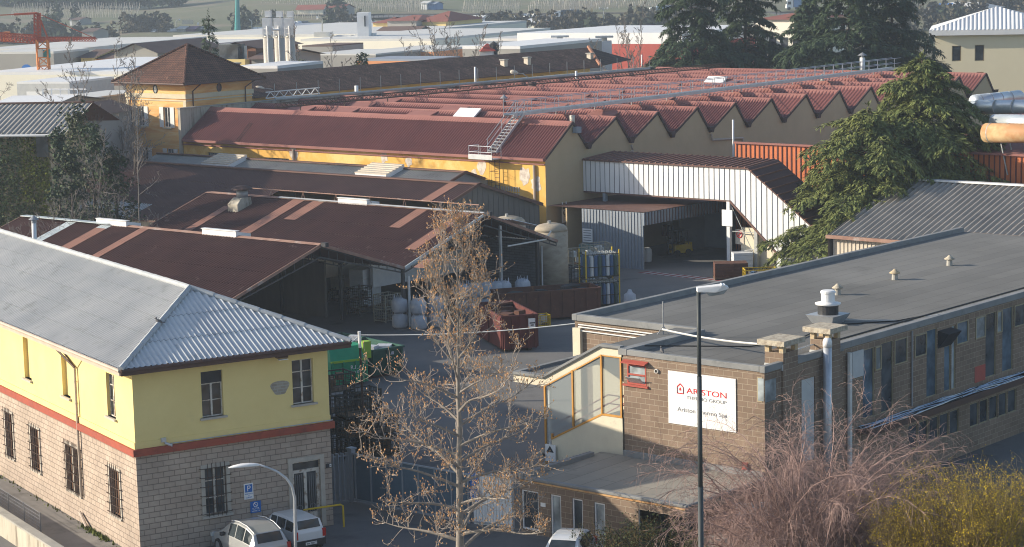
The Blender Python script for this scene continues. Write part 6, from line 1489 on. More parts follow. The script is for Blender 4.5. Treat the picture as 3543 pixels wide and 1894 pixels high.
mat('twig_olive',(.20,.145,.06),(.13,.10,.045),1,island=.3,rough=.9)
mat('shrub_leaf',(.065,.085,.028),(.045,.06,.022),.6,island=.4,rough=.7)
mat('ivy_leaf',(.14,.165,.06),(.095,.12,.05),.25,.42,.6,island=.45,rough=.6)
mat('ivy_lime',(.19,.20,.025),(.14,.15,.02),.6,island=.4,rough=.6)
mat('hedge_leaf',(.035,.055,.022),(.025,.04,.018),.8,island=.4,rough=.7)
mat('dry_grass',(.25,.17,.08),(.17,.12,.06),1,island=.4,rough=.95)
def rv(rn,s=1): return Vector((rn.gauss(0,s),rn.gauss(0,s),rn.gauss(0,s)))
def curve(p,d,L,n,rn,wob,grav=0):
    pts=[Vector(p)];d=Vector(d).normalized();q=Vector(p)
    for i in range(n):
        d=(d+rv(rn,wob)+Vector((0,0,grav))).normalized();q=q+d*(L/n);pts.append(q.copy())
    return pts,d
def sprays(mb,pts,rn,n,ln,wd,spread,droop):
    """needle sprays: slim leaf faces scattered along a bough"""
    k=len(pts)-1
    for i in range(n):
        f=rn.random()**.7*k;j=min(int(f),k-1);p=pts[j].lerp(pts[j+1],f-j);t=(pts[j+1]-pts[j]).normalized()
        d=(t+Vector((rn.uniform(-1,1),rn.uniform(-1,1),rn.uniform(-.28,.30)))*spread);d.z-=droop*rn.random();d.normalize()
        s=d.cross(Vector((0,0,1)));
        if s.length<.01: continue
        s.normalize();s=(s+Vector((0,0,rn.uniform(-.5,.5)))).normalized()
        p=p+rv(rn,wd*.9);l=ln*rn.uniform(.6,1.35);w=wd*rn.uniform(.6,1.2)
        mb.add([p,p+d*l*.45+s*w,p+d*l,p+d*l*.45-s*w],[(0,1,2,3)])
def cedar(label,base,H,Rd,seed,nb=64,leaf='cedar_leaf',dens=1.0,z0=.12,ln=.42,lean=(0,0),shape=None,group=None,tops=1,r0=.38,name='cedar_tree'):
    rn=random.Random(seed);base=Vector(base);t=thing(name,label,'conifer',base,group)
    tr=MB();lf=MB();br_=MB()
    for tp_ in range(tops):
        off_=Vector((0,0,0)) if tp_==0 else Vector((rn.uniform(-1,1),rn.uniform(-1,1),0)).normalized()*Rd*.16
        hh_=H*(1 if tp_==0 else .9);P=[base+off_*f+Vector((lean[0]*f,lean[1]*f,hh_*f)) for f in [i/9 for i in range(10)]]
        tr.tube(P,[r0*(1-f*.93) for f in [i/9 for i in range(10)]],9)
        m_=int(nb/tops)
        for i in range(m_):
            f=z0+(1-z0)*((i+rn.random()*.9)/m_)**.95
            if f>.985: continue
            z=f*9;j=min(int(z),8);p=P[j].lerp(P[j+1],z-j)
            fr=(f-z0)/(1-z0);prof=(shape(fr) if shape else (1-fr)**.75*(.55+.45*min(1,fr*5+.3)))
            L=max(.5,Rd*prof*rn.choice((.62,.8,.95,1.08,1.15))*(.8 if tops>1 else 1))
            a=i*2.399+rn.uniform(-.4,.4);d=Vector((math.cos(a),math.sin(a),rn.uniform(.05,.32)))
            n=7;pts=[p.copy()];q=p.copy();dd=d.normalized()
            for s in range(n):
                dd=(dd+Vector((rn.gauss(0,.07),rn.gauss(0,.07),-.055-.035*s*rn.random()))).normalized();q=q+dd*(L/n);pts.append(q.copy())
            br_.tube(pts,[.012+.075*(L/8)*(1-s/n) for s in range(n+1)],4,caps=False)
            sb=int(5+L*2.3)
            for s in range(sb):
                g=.22+.78*(s+rn.random())/sb;zz=g*n;j2=min(int(zz),n-1);bp=pts[j2].lerp(pts[j2+1],zz-j2);bt=(pts[j2+1]-pts[j2]).normalized()
                side=bt.cross(Vector((0,0,1))).normalized()*(1 if s%2 else -1)
                sd=(bt*rn.uniform(.35,1.0)+side*rn.uniform(.5,1.0)+Vector((0,0,rn.uniform(-.14,.16)))).normalized()
                sl=(L*.30*(1.12-g*.62)+.25)*rn.uniform(.6,1.2);sp=[bp,bp+sd*sl*.5+Vector((0,0,.03)),bp+sd*sl+Vector((0,0,-.13*sl))]
                sprays(lf,sp,rn,max(3,int(dens*(5+sl*9))),ln,ln*.15,.75,.35)
            sprays(lf,pts[3:],rn,int(dens*L*2.5),ln,ln*.15,.7,.3)
        sprays(lf,[P[7],P[8],P[9]+Vector((0,0,.3))],rn,int(40*dens),ln*.8,ln*.14,1.2,.1)
    tr.obj('trunk','bark_dark',t,smooth=True);br_.obj('boughs','bark_dark',t);lf.obj('foliage',leaf,t)
    return t
E0=gd(3187,835,173);E0.z=0
cedar('big deodar cedar with spreading layered boughs in front of the orange wall',E0,16.4,12.6,4,185,'cedar_leaf',2.1,.14,.50,shape=lambda f:(1-f)**.66*(.86+.14*math.sin(f*23))*(1.0 if f<.75 else .85),r0=.42)
E1=gd(3003,850,168);E1.z=0
cedar('smaller deodar cedar left of the big one, boughs over the white bridge',E1,12.8,9.4,9,95,'cedar_leaf',2.0,.16,.48,shape=lambda f:(1-f)**.55*(.85+.15*math.sin(f*19)),r0=.28)
G='tall dark cedars behind the red roofs'
for x,y,D_,H_,Rd,sd,l,tp_ in ((2395,250,268,23.5,12.0,21,'tall dark cedar, leftmost of the group behind the catwalk',1),(2580,250,274,24.5,11,22,'tall dark cedar with a lone top, second from the left behind the catwalk',1),(2940,250,262,27,14.5,23,'broad dark cedar left of the white hip-roofed building',1),(3085,250,268,24,11.5,24,'dark cedar touching the white hip-roofed building',1),(2800,250,284,19,9,25,'shorter cedar between the two tall groups behind the catwalk',1)):
    b=gd(x,y,D_);b.z=0;cedar(l,b,H_,Rd,sd,130,'cedar_dark',1.7,.08,.66,group=G,shape=lambda f:(1-f)**.68*(.75+.25*math.sin(f*17)),r0=.4)
def bare_tree(label,base,H,seed,spread=.42,levels=3,n0=13,r0=.16,mt='twig_far',bark='twig_far',name='bare_tree',minr=.012,tw=5,group=None,up=.5,z0=.22,fork=1,wob=.10):
    rn=random.Random(seed);base=Vector(base);t=thing(name,label,'tree',base,group);tk=MB();cw=MB()
    for s_ in range(fork):
        d0=Vector((rn.gauss(0,.05),rn.gauss(0,.05),1)) if fork==1 else Vector((rn.gauss(0,.24),rn.gauss(0,.24),1))
        P,_=curve(base,d0,H*(1 if s_==0 else rn.uniform(.7,.98)),9,rn,.035,.03);rr=r0*(1 if fork==1 else .55)
        tk.tube(P,[max(minr,rr*(1-i/9.6)) for i in range(10)],7,caps=False)
        def rec(P,r,L,lev):
            n=(n0 if lev==0 else tw)
            for i in range(n):
                f=(z0 if lev==0 else .15)+(1-(z0 if lev==0 else .15))*(i+rn.random())/n;z=f*(len(P)-1);j=min(int(z),len(P)-2);p=P[j].lerp(P[j+1],z-j);t_=(P[j+1]-P[j]).normalized()
                o=rv(rn);o=(o-t_*o.dot(t_)).normalized()
                l=L*rn.uniform(.55,1.1)*((1-f*.75) if lev==0 else (1-f*.5))
                dd=(t_*up+o*1.0+Vector((0,0,.25))).normalized()
                Q,_=curve(p,dd,l,5,rn,wob,.045);r2=max(minr,r*(1-f*.8)*.5)
                (tk if lev==0 else cw).tube(Q,[max(minr*.8,r2*(1-k/6)) for k in range(6)],4 if lev==0 else 3,caps=False)
                if lev<levels-1: rec(Q,r2,l*.55,lev+1)
        rec(P,rr,H*spread,0)
    tk.obj('trunk',bark,t);cw.obj('twigs',mt,t);return t
# ---- tulip tree in the street with seed cones
def tulip():
    rn=random.Random(77);b=gd(1592,1930,85);b.z=0;top_=gd(1581,788,85);H=top_.z
    t=thing('tulip_tree','bare slender tree with golden brown seed cones in front of the gate','tree',b)
    tk=MB();lb=MB();tw=MB();bd=MB()
    P=[b.lerp(top_,i/14)+Vector((rn.gauss(0,.02),rn.gauss(0,.02),0)) for i in range(15)]
    tk.tube(P,[max(.018,.20*(1-(i/14)**.8)) for i in range(15)],10);tk.obj('trunk','bark_grey',t,smooth=True)
    def bud(p,s):
        d=(Vector((rn.gauss(0,.5),rn.gauss(0,.5),1))).normalized();u=d.orthogonal().normalized();v=d.cross(u)
        bd.add([p,p+d*s*.5+u*s*.34,p+d*s*.5+v*s*.34,p+d*s*.5-u*s*.34,p+d*s*.5-v*s*.34,p+d*s*1.15],[(0,2,1),(0,3,2),(0,4,3),(0,1,4),(5,1,2),(5,2,3),(5,3,4),(5,4,1)])
    def twig(p,d,L,r,lev):
        Q,dd=curve(p,d,L,5,rn,.16,.05);tw.tube(Q,[max(.007,r*(1-k/6.5)) for k in range(6)],4,caps=False)
        if lev>0:
            for i in range(4 if lev>1 else 3):
                f=rn.uniform(.25,1);z=f*5;j=min(int(z),4);q=Q[j].lerp(Q[j+1],z-j);o=rv(rn).normalized();twig(q,(dd*.8+o+Vector((0,0,.35))).normalized(),L*rn.uniform(.4,.65),r*.6,lev-1)
        if rn.random()<.75: bud(Q[-1],rn.uniform(.055,.095))
        if rn.random()<.25: bud(Q[3],rn.uniform(.05,.08))
    n=46
    for i in range(n):
        f=.08+.9*(i+rn.random())/n;z=f*14;j=min(int(z),13);p=P[j].lerp(P[j+1],z-j);a=i*2.399+rn.uniform(-.5,.5)
        L=(4.9*(1-f)**.62+.5)*rn.uniform(.65,1.12);e=.30+.85*f
        d=Vector((math.cos(a),math.sin(a),e)).normalized();Q=[p.copy()];q=p.copy();N=8
        for s in range(N):
            g=-.075 if f<.55 and s<5 else .09
            d=(d+Vector((rn.gauss(0,.07),rn.gauss(0,.07),g))).normalized();q=q+d*(L/N);Q.append(q.copy())
        r=.075*(1-f)+.017
        lb.tube(Q,[max(.011,r*(1-k/(N+1.2))) for k in range(N+1)],6,caps=False)
        for k in range(int(4+L*3.0)):
            g=.28+.72*rn.random();zz=g*N;j2=min(int(zz),N-1);bp=Q[j2].lerp(Q[j2+1],zz-j2);o=rv(rn).normalized()
            twig(bp,((Q[j2+1]-Q[j2]).normalized()*.6+o+Vector((0,0,.3))).normalized(),rn.uniform(.45,1.15),.017,2 if rn.random()<.4 else 1)
        bud(Q[-1],.09)
    lb.obj('limbs','bark_grey',t);tw.obj('twigs','twig_grey',t);o=bd.obj('seed_cones','bud_gold',t);o['kind']='stuff'
tulip()
# ---- weeping rose-brown shrub and yellow forsythia on the bank by the street
def shrub(label,name,base,n,H,spreadr,seed,mt,droop,tw,tr_=.011,start=.15,sub=(.35,.9),upw=1.0,leaf=None,trunk=True,cat='shrub'):
    rn=random.Random(seed);base=Vector(base);t=thing(name,label,cat,base);st_=MB();tg=MB();lf=MB()
    for i in range(n):
        a=rn.uniform(0,6.283);s=rn.random()**.6;d=Vector((math.cos(a)*s*spreadr/H*1.15,math.sin(a)*s*spreadr/H*1.15,upw)).normalized()
        L=H*rn.uniform(.55,1.15);N=8;Q=[base+Vector((math.cos(a),math.sin(a),0))*rn.uniform(0,.3*spreadr)];q=Q[0].copy()
        for k in range(N):
            d=(d+Vector((rn.gauss(0,.1),rn.gauss(0,.1),droop*(k/N)))).normalized();q=q+d*(L/N);Q.append(q.copy())
        st_.tube(Q,[max(tr_,.05*(L/H)*(1-k/(N+.5))) for k in range(N+1)],5,caps=False)
        for k in range(tw):
            f=start+(1-start)*rn.random();z=f*N;j=min(int(z),N-1);p=Q[j].lerp(Q[j+1],z-j);o=rv(rn).normalized()
            e=((Q[j+1]-Q[j]).normalized()*.9+o*.9).normalized();W2,e2=curve(p,e,rn.uniform(*sub)*1.3,4,rn,.18,droop*.55)
            tg.tube(W2,[tr_*.8,tr_*.7,tr_*.6,tr_*.5,tr_*.35],3,caps=False)
            for m_ in range(3):
                z2=rn.uniform(.5,4);j2=min(int(z2),3);p2=W2[j2].lerp(W2[j2+1],z2-j2);W3,_=curve(p2,(e2+rv(rn).normalized()*.9).normalized(),rn.uniform(.25,.6),3,rn,.2,droop*.6);tg.tube(W3,[tr_*.55,tr_*.5,tr_*.4,tr_*.3],3,caps=False)
                if leaf:
                    for h in range(leaf[1]):
                        c=W3[rn.randrange(4)]+rv(rn,.05);u=rv(rn).normalized();v=u.cross(rv(rn)).normalized();sz=rn.uniform(.5,1.2)*leaf[2];lf.add([c-u*sz,c+v*sz*.6,c+u*sz,c-v*sz*.6],[(0,1,2,3)])
    if trunk: st_.obj('stems','bark_grey' if mt!='twig_rose' else 'twig_rose',t);
    else: st_.obj('stems',mt,t)
    tg.obj('twigs',mt,t)
    if leaf: lf.obj('blossom' if 'forsythia' in name else 'leaves',leaf[0],t)
    return t
b=gd(2790,1860,78);b.z=2.0
shrub('rose-brown weeping bare tree with dense fine twigs below the office side','weeping_tree',b,120,6.9,3.7,31,'twig_rose',-.36,34,.0075,.3,(.5,1.1),cat='tree')
for i,(x,y,D_,n,H_,Rr,l) in enumerate(((2610,1870,80,34,3.4,2.6,'low tangle of rose-brown twigs at the left foot of the weeping tree'),(3030,1860,79,46,4.3,2.8,'dull brown thicket between the weeping tree and the forsythia'),(3120,1890,74,34,2.6,2.6,'dark brown brush low in front of the forsythia'))):
    b=gd(x,y,D_);b.z=1.9 if i<2 else 2.4;shrub(l,'brush_thicket',b,n,H_,Rr,40+i,'twig_rose' if i<2 else 'twig_olive',-.25,22,.010,.2,(.4,.9),trunk=False)
for i,(x,D_,n,H_,Rr,l) in enumerate(((3205,76,55,3.6,1.9,'yellow flowering forsythia, left part of the clump at the right edge'),(3370,75,75,4.3,2.3,'yellow flowering forsythia in the middle of the clump at the right edge'),(3525,77,60,4.2,2.2,'yellow flowering forsythia cut by the right edge'))):
    b=gd(x,1880,D_);b.z=2.2;shrub(l,'forsythia_shrub',b,n,H_,Rr,50+i,'twig_olive',.10,17,.008,.4,(.35,.8),leaf=('forsythia',4,.026),trunk=False)
for i,(x,y,D_,l) in enumerate(((2210,1850,86,'green leafy stems before the dark annex entrance, left clump'),(2310,1850,86,'green leafy stems before the dark annex entrance, right clump'),(2090,1885,86,'green leafy stems between the car and the annex'))):
    b=gd(x,y+40,D_);b.z=max(b.z-.9,0);shrub(l,'leafy_shrub',b,12,2.0 if i<2 else 1.5,.9,60+i,'twig_olive',-.05,9,.009,.3,(.3,.6),leaf=('shrub_leaf',4,.05),trunk=False)
# bank, block, dry grass
def mound(name,pts,m,rn_seed,res=26):
    pass
bk=MB();rn=random.Random(5);nx,ny=30,22;o=gd(3000,1800,74);vs=[];ax_=RT.copy();ax_.z=0;ax_.normalize();ay_=Vector((-ax_.y,ax_.x,0))
for j in range(ny+1):
    for i in range(nx+1):
        u=-7.2+20*i/nx;v=-12+21*j/ny;e=min(1,max(0,(u+7.2)/1.2))*min(1,max(0,(9-v)/5.5));p=o+ax_*u+ay_*v
        vs.append((p.x,p.y,.02+2.0*e*e*(3-2*e)+rn.gauss(0,.07)*e))
bk.add(vs,[(j*(nx+1)+i,j*(nx+1)+i+1,(j+1)*(nx+1)+i+1,(j+1)*(nx+1)+i) for j in range(ny) for i in range(nx)])
o_=bk.obj('bank','earth',smooth=True);o_['kind']='structure'
def scatter(name,label,m,pts,n,h,seed,w=.03):
    rn=random.Random(seed);mb=MB()
    for i in range(n):
        p=Vector(pts(rn));a=rn.uniform(0,6.28);d=Vector((math.cos(a),math.sin(a),0))*w;hh_=h*rn.uniform(.4,1.3);mb.poly([p-d,p+d,p+Vector((rn.gauss(0,hh_*.4),rn.gauss(0,hh_*.4),hh_))])
    return tag(mb.obj(name,m),kind='stuff',label=label)
def bankp(rn):
    u=rn.uniform(-6.6,11);v=rn.uniform(-5,8);e=min(1,max(0,(u+7.2)/1.2))*min(1,max(0,(9-v)/5.5));p=o+ax_*u+ay_*v;return (p.x,p.y,2.0*e*e*(3-2*e))
scatter('dry_grass','dry straw-coloured grass over the bank','dry_grass',bankp,9000,.45,3)
q=gz(2490,1870,1.1);mb=MB();mb.cbox((q.x,q.y,.0),(1.0,.9,1.25),rz=R(-10));solo(mb,'stone_block','concrete_streak','pale stone block at the end of the bank by the lamp post','block')
q=gz(2420,1870,1.0);mb=MB();mb.lathe([(.75,.0),(.78,.6),(.6,.95),(.2,1.05),(0,1.05)],(q.x,q.y,0),14);solo(mb,'mossy_mound','moss','mossy green stone mound at the foot of the lamp post','stone',smooth=True)
# ---- left middle: ivy wall house, hedges, dark conifers, bare trees
def leafbox(mb,c,ax,ay,az,n,size,rn,surf=True):
    for i in range(n):
        u,v,w=rn.uniform(-1,1),rn.uniform(-1,1),rn.uniform(-1,1)
        if surf:
            k=rn.randrange(3)
            if k==0:u=math.copysign(1,u)*rn.uniform(.85,1.06)
            elif k==1:v=math.copysign(1,v)*rn.uniform(.85,1.06)
            else:w=rn.uniform(.85,1.1)
        p=c+ax*u+ay*v+az*w;d=rv(rn).normalized();s=d.cross(rv(rn)).normalized();z=size*rn.uniform(.5,1.3);mb.add([p-d*z,p+s*z*.7,p+d*z,p-s*z*.7],[(0,1,2,3)])
# ---------------------------------------------------------------- left middle ground
rn=random.Random(14)
bush=None
def blob(label,base,H,Rr,seed,m,n=900,size=.16,name='shrub',cat='shrub',group=None,cone=0.0,trunk=True,clump=34):
    """crown of leaf-sized faces gathered in uneven clumps round a trunk"""
    rn=random.Random(seed);base=Vector(base);t=thing(name,label,cat,base,group)
    if trunk:
        mb=MB();mb.tube([base,base+Vector((rn.gauss(0,.1),rn.gauss(0,.1),H*.85))],[.05*H/3+.04,.02],6,caps=False)
        for i in range(12):
            f=rn.uniform(.2,.85);a=rn.uniform(0,6.28);p=base+Vector((0,0,H*f));mb.tube([p,p+Vector((math.cos(a)*Rr*.7,math.sin(a)*Rr*.7,H*.12))],[.04,.012],4,caps=False)
        mb.obj('trunk','bark_dark',t)
    mb=MB()
    for c in range(clump):
        f=rn.random();rad=Rr*((1-f)*cone+(1-cone)*math.sin(math.pi*min(.97,max(.06,.12+f*.82)))) ;a=rn.uniform(0,6.28);k=rn.uniform(.35,1)
        o=base+Vector((math.cos(a)*rad*k,math.sin(a)*rad*k,H*(.06+.9*f)));s=Rr*rn.uniform(.16,.38)*(1.15-f*.5*cone)
        for i in range(int(n/clump)):
            p=o+rv(rn,s*.55);d=rv(rn).normalized();q=d.cross(rv(rn)).normalized();z=size*rn.uniform(.5,1.35);mb.add([p-d*z,p+q*z*.62,p+d*z,p-q*z*.62],[(0,1,2,3)])
    mb.obj('crown',m,t);return t
DW=182.0
def wallp(x,y): return gd(x,y,DW)
A=gd(-60,610,184);Bq=gd(178,610,182);top=wallp(60,470).z;A.z=Bq.z=0
hz=thing('ivy_house','low house with a wall wholly grown with ivy under a grey sheet roof','house',A)
dd=(Bq-A).normalized();nn=Vector((dd.y,-dd.x,0));nn=nn if nn.dot(ORG-A)>0 else -nn
mb=MB();L=(Bq-A).length
for s,(p,q) in enumerate(((A,Bq),(Bq,Bq-nn*9),(A-nn*9,A))): mb.poly([p,q,q+Vector((0,0,top)),p+Vector((0,0,top))])
mb.obj('wall','plaster_beige',hz)
mi=MB();ml=MB()
for i in range(5200):
    u=rn.random();z=rn.random();p=A.lerp(Bq,u)+nn*rn.uniform(.05,.4)+Vector((0,0,.2+z*(top-.1)));lime=(u>.78-.25*(z>.5)+.1*rn.random());d=rv(rn).normalized();s=d.cross(rv(rn)).normalized();z_=rn.uniform(.09,.2);(ml if lime else mi).add([p-d*z_,p+s*z_*.75,p+d*z_,p-s*z_*.75],[(0,1,2,3)])
mi.obj('ivy','ivy_leaf',hz);ml.obj('ivy','ivy_lime',hz)
p=wallp(153,500);mb=MB();c=Vector((p.x,p.y,p.z))+nn*.45;mb.hexa([c+dd*(-.5)+Vector((0,0,-1)),c+dd*.5+Vector((0,0,-1)),c+dd*.5+nn*.1+Vector((0,0,-1)),c-dd*.5+nn*.1+Vector((0,0,-1)),c-dd*.5+Vector((0,0,1)),c+dd*.5+Vector((0,0,1)),c+dd*.5+nn*.1+Vector((0,0,1)),c-dd*.5+nn*.1+Vector((0,0,1))]);mb.obj('window','pane_dark',hz)
mb=MB();e0=A+nn*.9-dd*1+Vector((0,0,top));e1=Bq+nn*.9+dd*1.6+Vector((0,0,top));r0=e0-nn*8+Vector((0,0,2.1));r1=e1-nn*8+Vector((0,0,2.1));mb.corr([e0,e1,r1,r0],dd,.42,.05,4);mb.obj('near_roof_slope','roof_grey',hz,smooth=True)
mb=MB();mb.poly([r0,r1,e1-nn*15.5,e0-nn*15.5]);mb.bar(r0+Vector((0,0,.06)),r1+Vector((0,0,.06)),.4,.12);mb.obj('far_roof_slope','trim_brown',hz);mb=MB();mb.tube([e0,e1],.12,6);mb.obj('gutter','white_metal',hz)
h=gz(60,640,0);
def hedge(label,p,q,w,h,n,m,seed,name='hedge'):
    rn=random.Random(seed);p=Vector(p);q=Vector(q);t=thing(name,label,'hedge',p);d=(q-p);s=Vector((-d.y,d.x,0)).normalized();mb=MB()
    for i in range(n):
        u=rn.random();v=rn.uniform(-1,1);z=rn.random()
        if rn.random()<.75: 
            if rn.random()<.5: z=rn.uniform(.86,1.12)
            else: v=math.copysign(rn.uniform(.8,1.15),v)
        o=p.lerp(q,u)+s*v*w/2+Vector((0,0,h*z*(1+.12*math.sin(u*17))));a=rv(rn).normalized();b=a.cross(rv(rn)).normalized();k=rn.uniform(.08,.19);mb.add([o-a*k,o+b*k*.7,o+a*k,o-b*k*.7],[(0,1,2,3)])
    mb.obj('foliage',m,t);mb=MB();mb.bar(p+Vector((0,0,h*.45)),q+Vector((0,0,h*.45)),w*.8,h*.85);mb.obj('branches','bark_dark',t)
P0=gz(20,690,1);P1=gz(330,640,1);P0.z=P1.z=0
hedge('thick dark green hedge between the ivy house and the brown shed',P0,P1,2.6,2.6,5200,'hedge_leaf',4)
P0=gz(150,640,1);P1=gz(285,602,1);P0.z=P1.z=0
hedge('lighter clipped hedge in front of the ivy wall',P0,P1,1.6,1.7,2200,'shrub_leaf',5)
def gd0(x,y,D_,z=0): p=gd(x,y,D_);p.z=z;return p
def zt(x,y,D_): return gd(x,y,D_).z
for x,yt,D_,w,m,s,l,cn in ((207,415,172,1.7,'cedar_dark',1,'narrow dark conifer right of the ivy wall',.8),(282,345,176,2.3,'shrub_leaf',2,'tall broad evergreen in the middle of the left thicket',.35),(325,395,170,2.2,'cedar_dark',3,'dark evergreen bush right of the tall broad one',.3),(240,500,166,2.0,'hedge_leaf',4,'low dark evergreen at the front of the left thicket',.2),(400,470,170,2.2,'hedge_leaf',5,'dark evergreen bush beside the orange tower foot',.3)):
    blob(l,gd0(x,600,D_),zt(x,yt,D_),w,70+s,m,2600,.15,'evergreen_tree','evergreen','evergreens beside the orange tower',cn,True,46)
for x,yt,D_,s,l in ((370,345,178,11,'dull reddish bare bush between evergreens and tower'),(430,430,166,12,'bare tree with pale stems before the orange tower'),(480,330,163,13,'slender bare tree right in front of the tower windows'),(300,440,168,15,'grey bare bush among the evergreens')):
    bare_tree(l,gd0(x,600,D_),zt(x,yt,D_),s,.36,3,11,.09,'twig_far','twig_far',minr=.014,tw=5,fork=2 if s!=13 else 1)
bare_tree('big bare poplar rising left of the orange tower roof',gd0(405,500,196),zt(395,95,196),17,.30,3,22,.24,minr=.02,tw=5,up=1.3,fork=3)
bare_tree('second bare poplar leaning left of the tower roof',gd0(455,500,199),zt(470,120,199),18,.28,3,18,.2,minr=.02,tw=5,up=1.3,fork=3)
bare_tree('bare dark shrub tree at the left edge by the white sheds',gd0(15,420,215),zt(15,330,215),19,.6,3,12,.1,minr=.018,tw=5)
bare_tree('thorny bare bush by the left end of the brown shed',gd0(100,760,160),zt(90,650,160),20,.6,3,12,.06,minr=.012,tw=5,fork=3)
# dim timber fence left of the sheds
mb=MB();A=gz(-20,800,0);Bq=gz(80,740,0);t=thing('plank_fence','grey weathered plank fence at the left edge before the hedge','fence',A)
for i in range(26):
    a=A.lerp(Bq,(i+.5)/26);mb.bar(a,a+Vector((0,0,2.0+rn.uniform(-.1,.1))),.3,.04)
mb.obj('planks','fibre_panel',t)
# ---------------------------------------------------------------- far buildings
def box_b(name,label,x0,x1,ytop,ybot,D_,deep,wallm,roofm='roof_pale_far',hd=None,cat='building',windows=None,slab=.5,par=None,group=None,skew=None):
    """building whose front spans x0..x1 at distance D_, flat roof at ytop"""
    if skew is None: skew=min(40,(x1-x0)*D_/FPX*.6)
    a=gd(x0,ytop,D_+skew);b=gd(x1,ytop,D_);z1=b.z;d=Vector((b.x-a.x,b.y-a.y,0));L=d.length;d.normalize();n=Vector((-d.y,d.x,0));n=n if n.dot(Vector((a.x,a.y,0)))>0 else -n
    p=Vector((a.x,a.y,0));t=thing(name,label,cat,p,group)
    c=[p,p+d*L,p+d*L+n*deep,p+n*deep];mb=MB()
    for i in range(4): q,r=c[i],c[(i+1)%4];mb.poly([q,r,r+Vector((0,0,z1)),q+Vector((0,0,z1))])
    mb.obj('wall',wallm,t)
    mb=MB();U=Vector((0,0,z1));mb.hexa([q+U for q in c]+[q+U+Vector((0,0,slab)) for q in c]);
    if slab>.01: mb.obj('roof',roofm,t)
    if windows:
        k,za,zb,w=windows
        for i in range(k):
            f=(i+.5)/k;q=p+d*(L*f)-n*.03;mb=MB();mb.poly([q-d*w/2+Vector((0,0,z1*za)),q+d*w/2+Vector((0,0,z1*za)),q+d*w/2+Vector((0,0,z1*zb)),q-d*w/2+Vector((0,0,z1*zb))]);mb.obj('window','pane_dark',t)
    return t,p,d,n,L,z1
mat('roof_pale_far',(.62,.62,.60),(.55,.55,.54),.2,rough=.7);mat('wall_white_far',(.80,.77,.66),(.76,.73,.63),.15,rough=.9);mat('wall_grey_far',(.34,.33,.31),(.29,.285,.27),.15,rough=.9);mat('roof_red_far',(.28,.10,.075),(.23,.085,.065),.4,rough=.85);mat('roof_brown_far',(.15,.10,.085),(.12,.08,.07),.3,rough=.9)
mat('wall_yellow_far',(.78,.62,.28),(.72,.56,.25),.3,rough=.9);mat('wall_salmon',(.70,.33,.17),(.62,.28,.14),.3,rough=.9);mat('blue_sheet',(.10,.22,.46),(.08,.19,.42),.4,rough=.5);mat('roof_bluegrey',(.30,.34,.40),(.26,.29,.35),.2,rough=.6);mat('red_sheet',(.42,.08,.06),(.36,.07,.055),.4,rough=.6)
mat('silo_steel',(.56,.52,.45),(.44,.41,.36),.4,rough=.45,metal=.2,stretch=(1,1,.4))
def gable_b(name,label,x0,x1,yeave,yridge,D_,deep,wallm,roofm,along=True,skew=None,cat='house',windows=None,hip=0,over=.6,group=None):
    if skew is None or skew==0: skew=min(30,(x1-x0)*D_/FPX*.5)
    a=gd(x0,yeave,D_+skew);b=gd(x1,yeave,D_);z1=b.z;zr=gd((x0+x1)/2,yridge,D_+skew/2+(deep/2 if along else 0)).z;zr=max(zr,z1+.8)
    d=Vector((b.x-a.x,b.y-a.y,0));L=d.length;d.normalize();n=Vector((-d.y,d.x,0));n=n if n.dot(Vector((a.x,a.y,0)))>0 else -n
    p=Vector((a.x,a.y,0));t=thing(name,label,cat,p,group);c=[p,p+d*L,p+d*L+n*deep,p+n*deep];U=Vector((0,0,z1));mb=MB()
    for i in range(4): q,r=c[i],c[(i+1)%4];mb.poly([q,r,r+U,q+U])
    e=[c[0]-d*over-n*over+U,c[1]+d*over-n*over+U,c[2]+d*over+n*over+U,c[3]-d*over+n*over+U]
    if along: R0=(e[0]+e[3])/2+d*hip;R1=(e[1]+e[2])/2-d*hip
    else: R0=(e[0]+e[1])/2+n*hip;R1=(e[3]+e[2])/2-n*hip
    R0.z=R1.z=zr;
    if not hip:
        if along:
            for i,j,r in ((0,3,R0),(1,2,R1)): mb.poly([c[i]+U,c[j]+U,Vector(((c[i].x+c[j].x)/2,(c[i].y+c[j].y)/2,zr-.1))])
        else:
            for i,j in ((0,1),(3,2)): mb.poly([c[i]+U,c[j]+U,Vector(((c[i].x+c[j].x)/2,(c[i].y+c[j].y)/2,zr-.1))])
    mb.obj('wall',wallm,t);mb=MB()
    if along:
        mb.poly([e[0],e[1],R1,R0]);mb.poly([e[3],e[2],R1,R0])
        if hip: mb.poly([e[0],e[3],R0]);mb.poly([e[1],e[2],R1])
    else:
        mb.poly([e[0],e[3],R1,R0]);mb.poly([e[1],e[2],R1,R0])
        if hip: mb.poly([e[0],e[1],R0]);mb.poly([e[3],e[2],R1])
    mb.obj('roof',roofm,t)
    if windows:
        k,za,zb,w=windows
        for i in range(k):
            q=p+d*(L*(i+.5)/k)-n*.04;mb=MB();mb.poly([q-d*w/2+Vector((0,0,z1*za)),q+d*w/2+Vector((0,0,z1*za)),q+d*w/2+Vector((0,0,z1*zb)),q-d*w/2+Vector((0,0,z1*zb))]);mb.obj('window','pane_dark',t)
    return t,p,d,n,L,z1
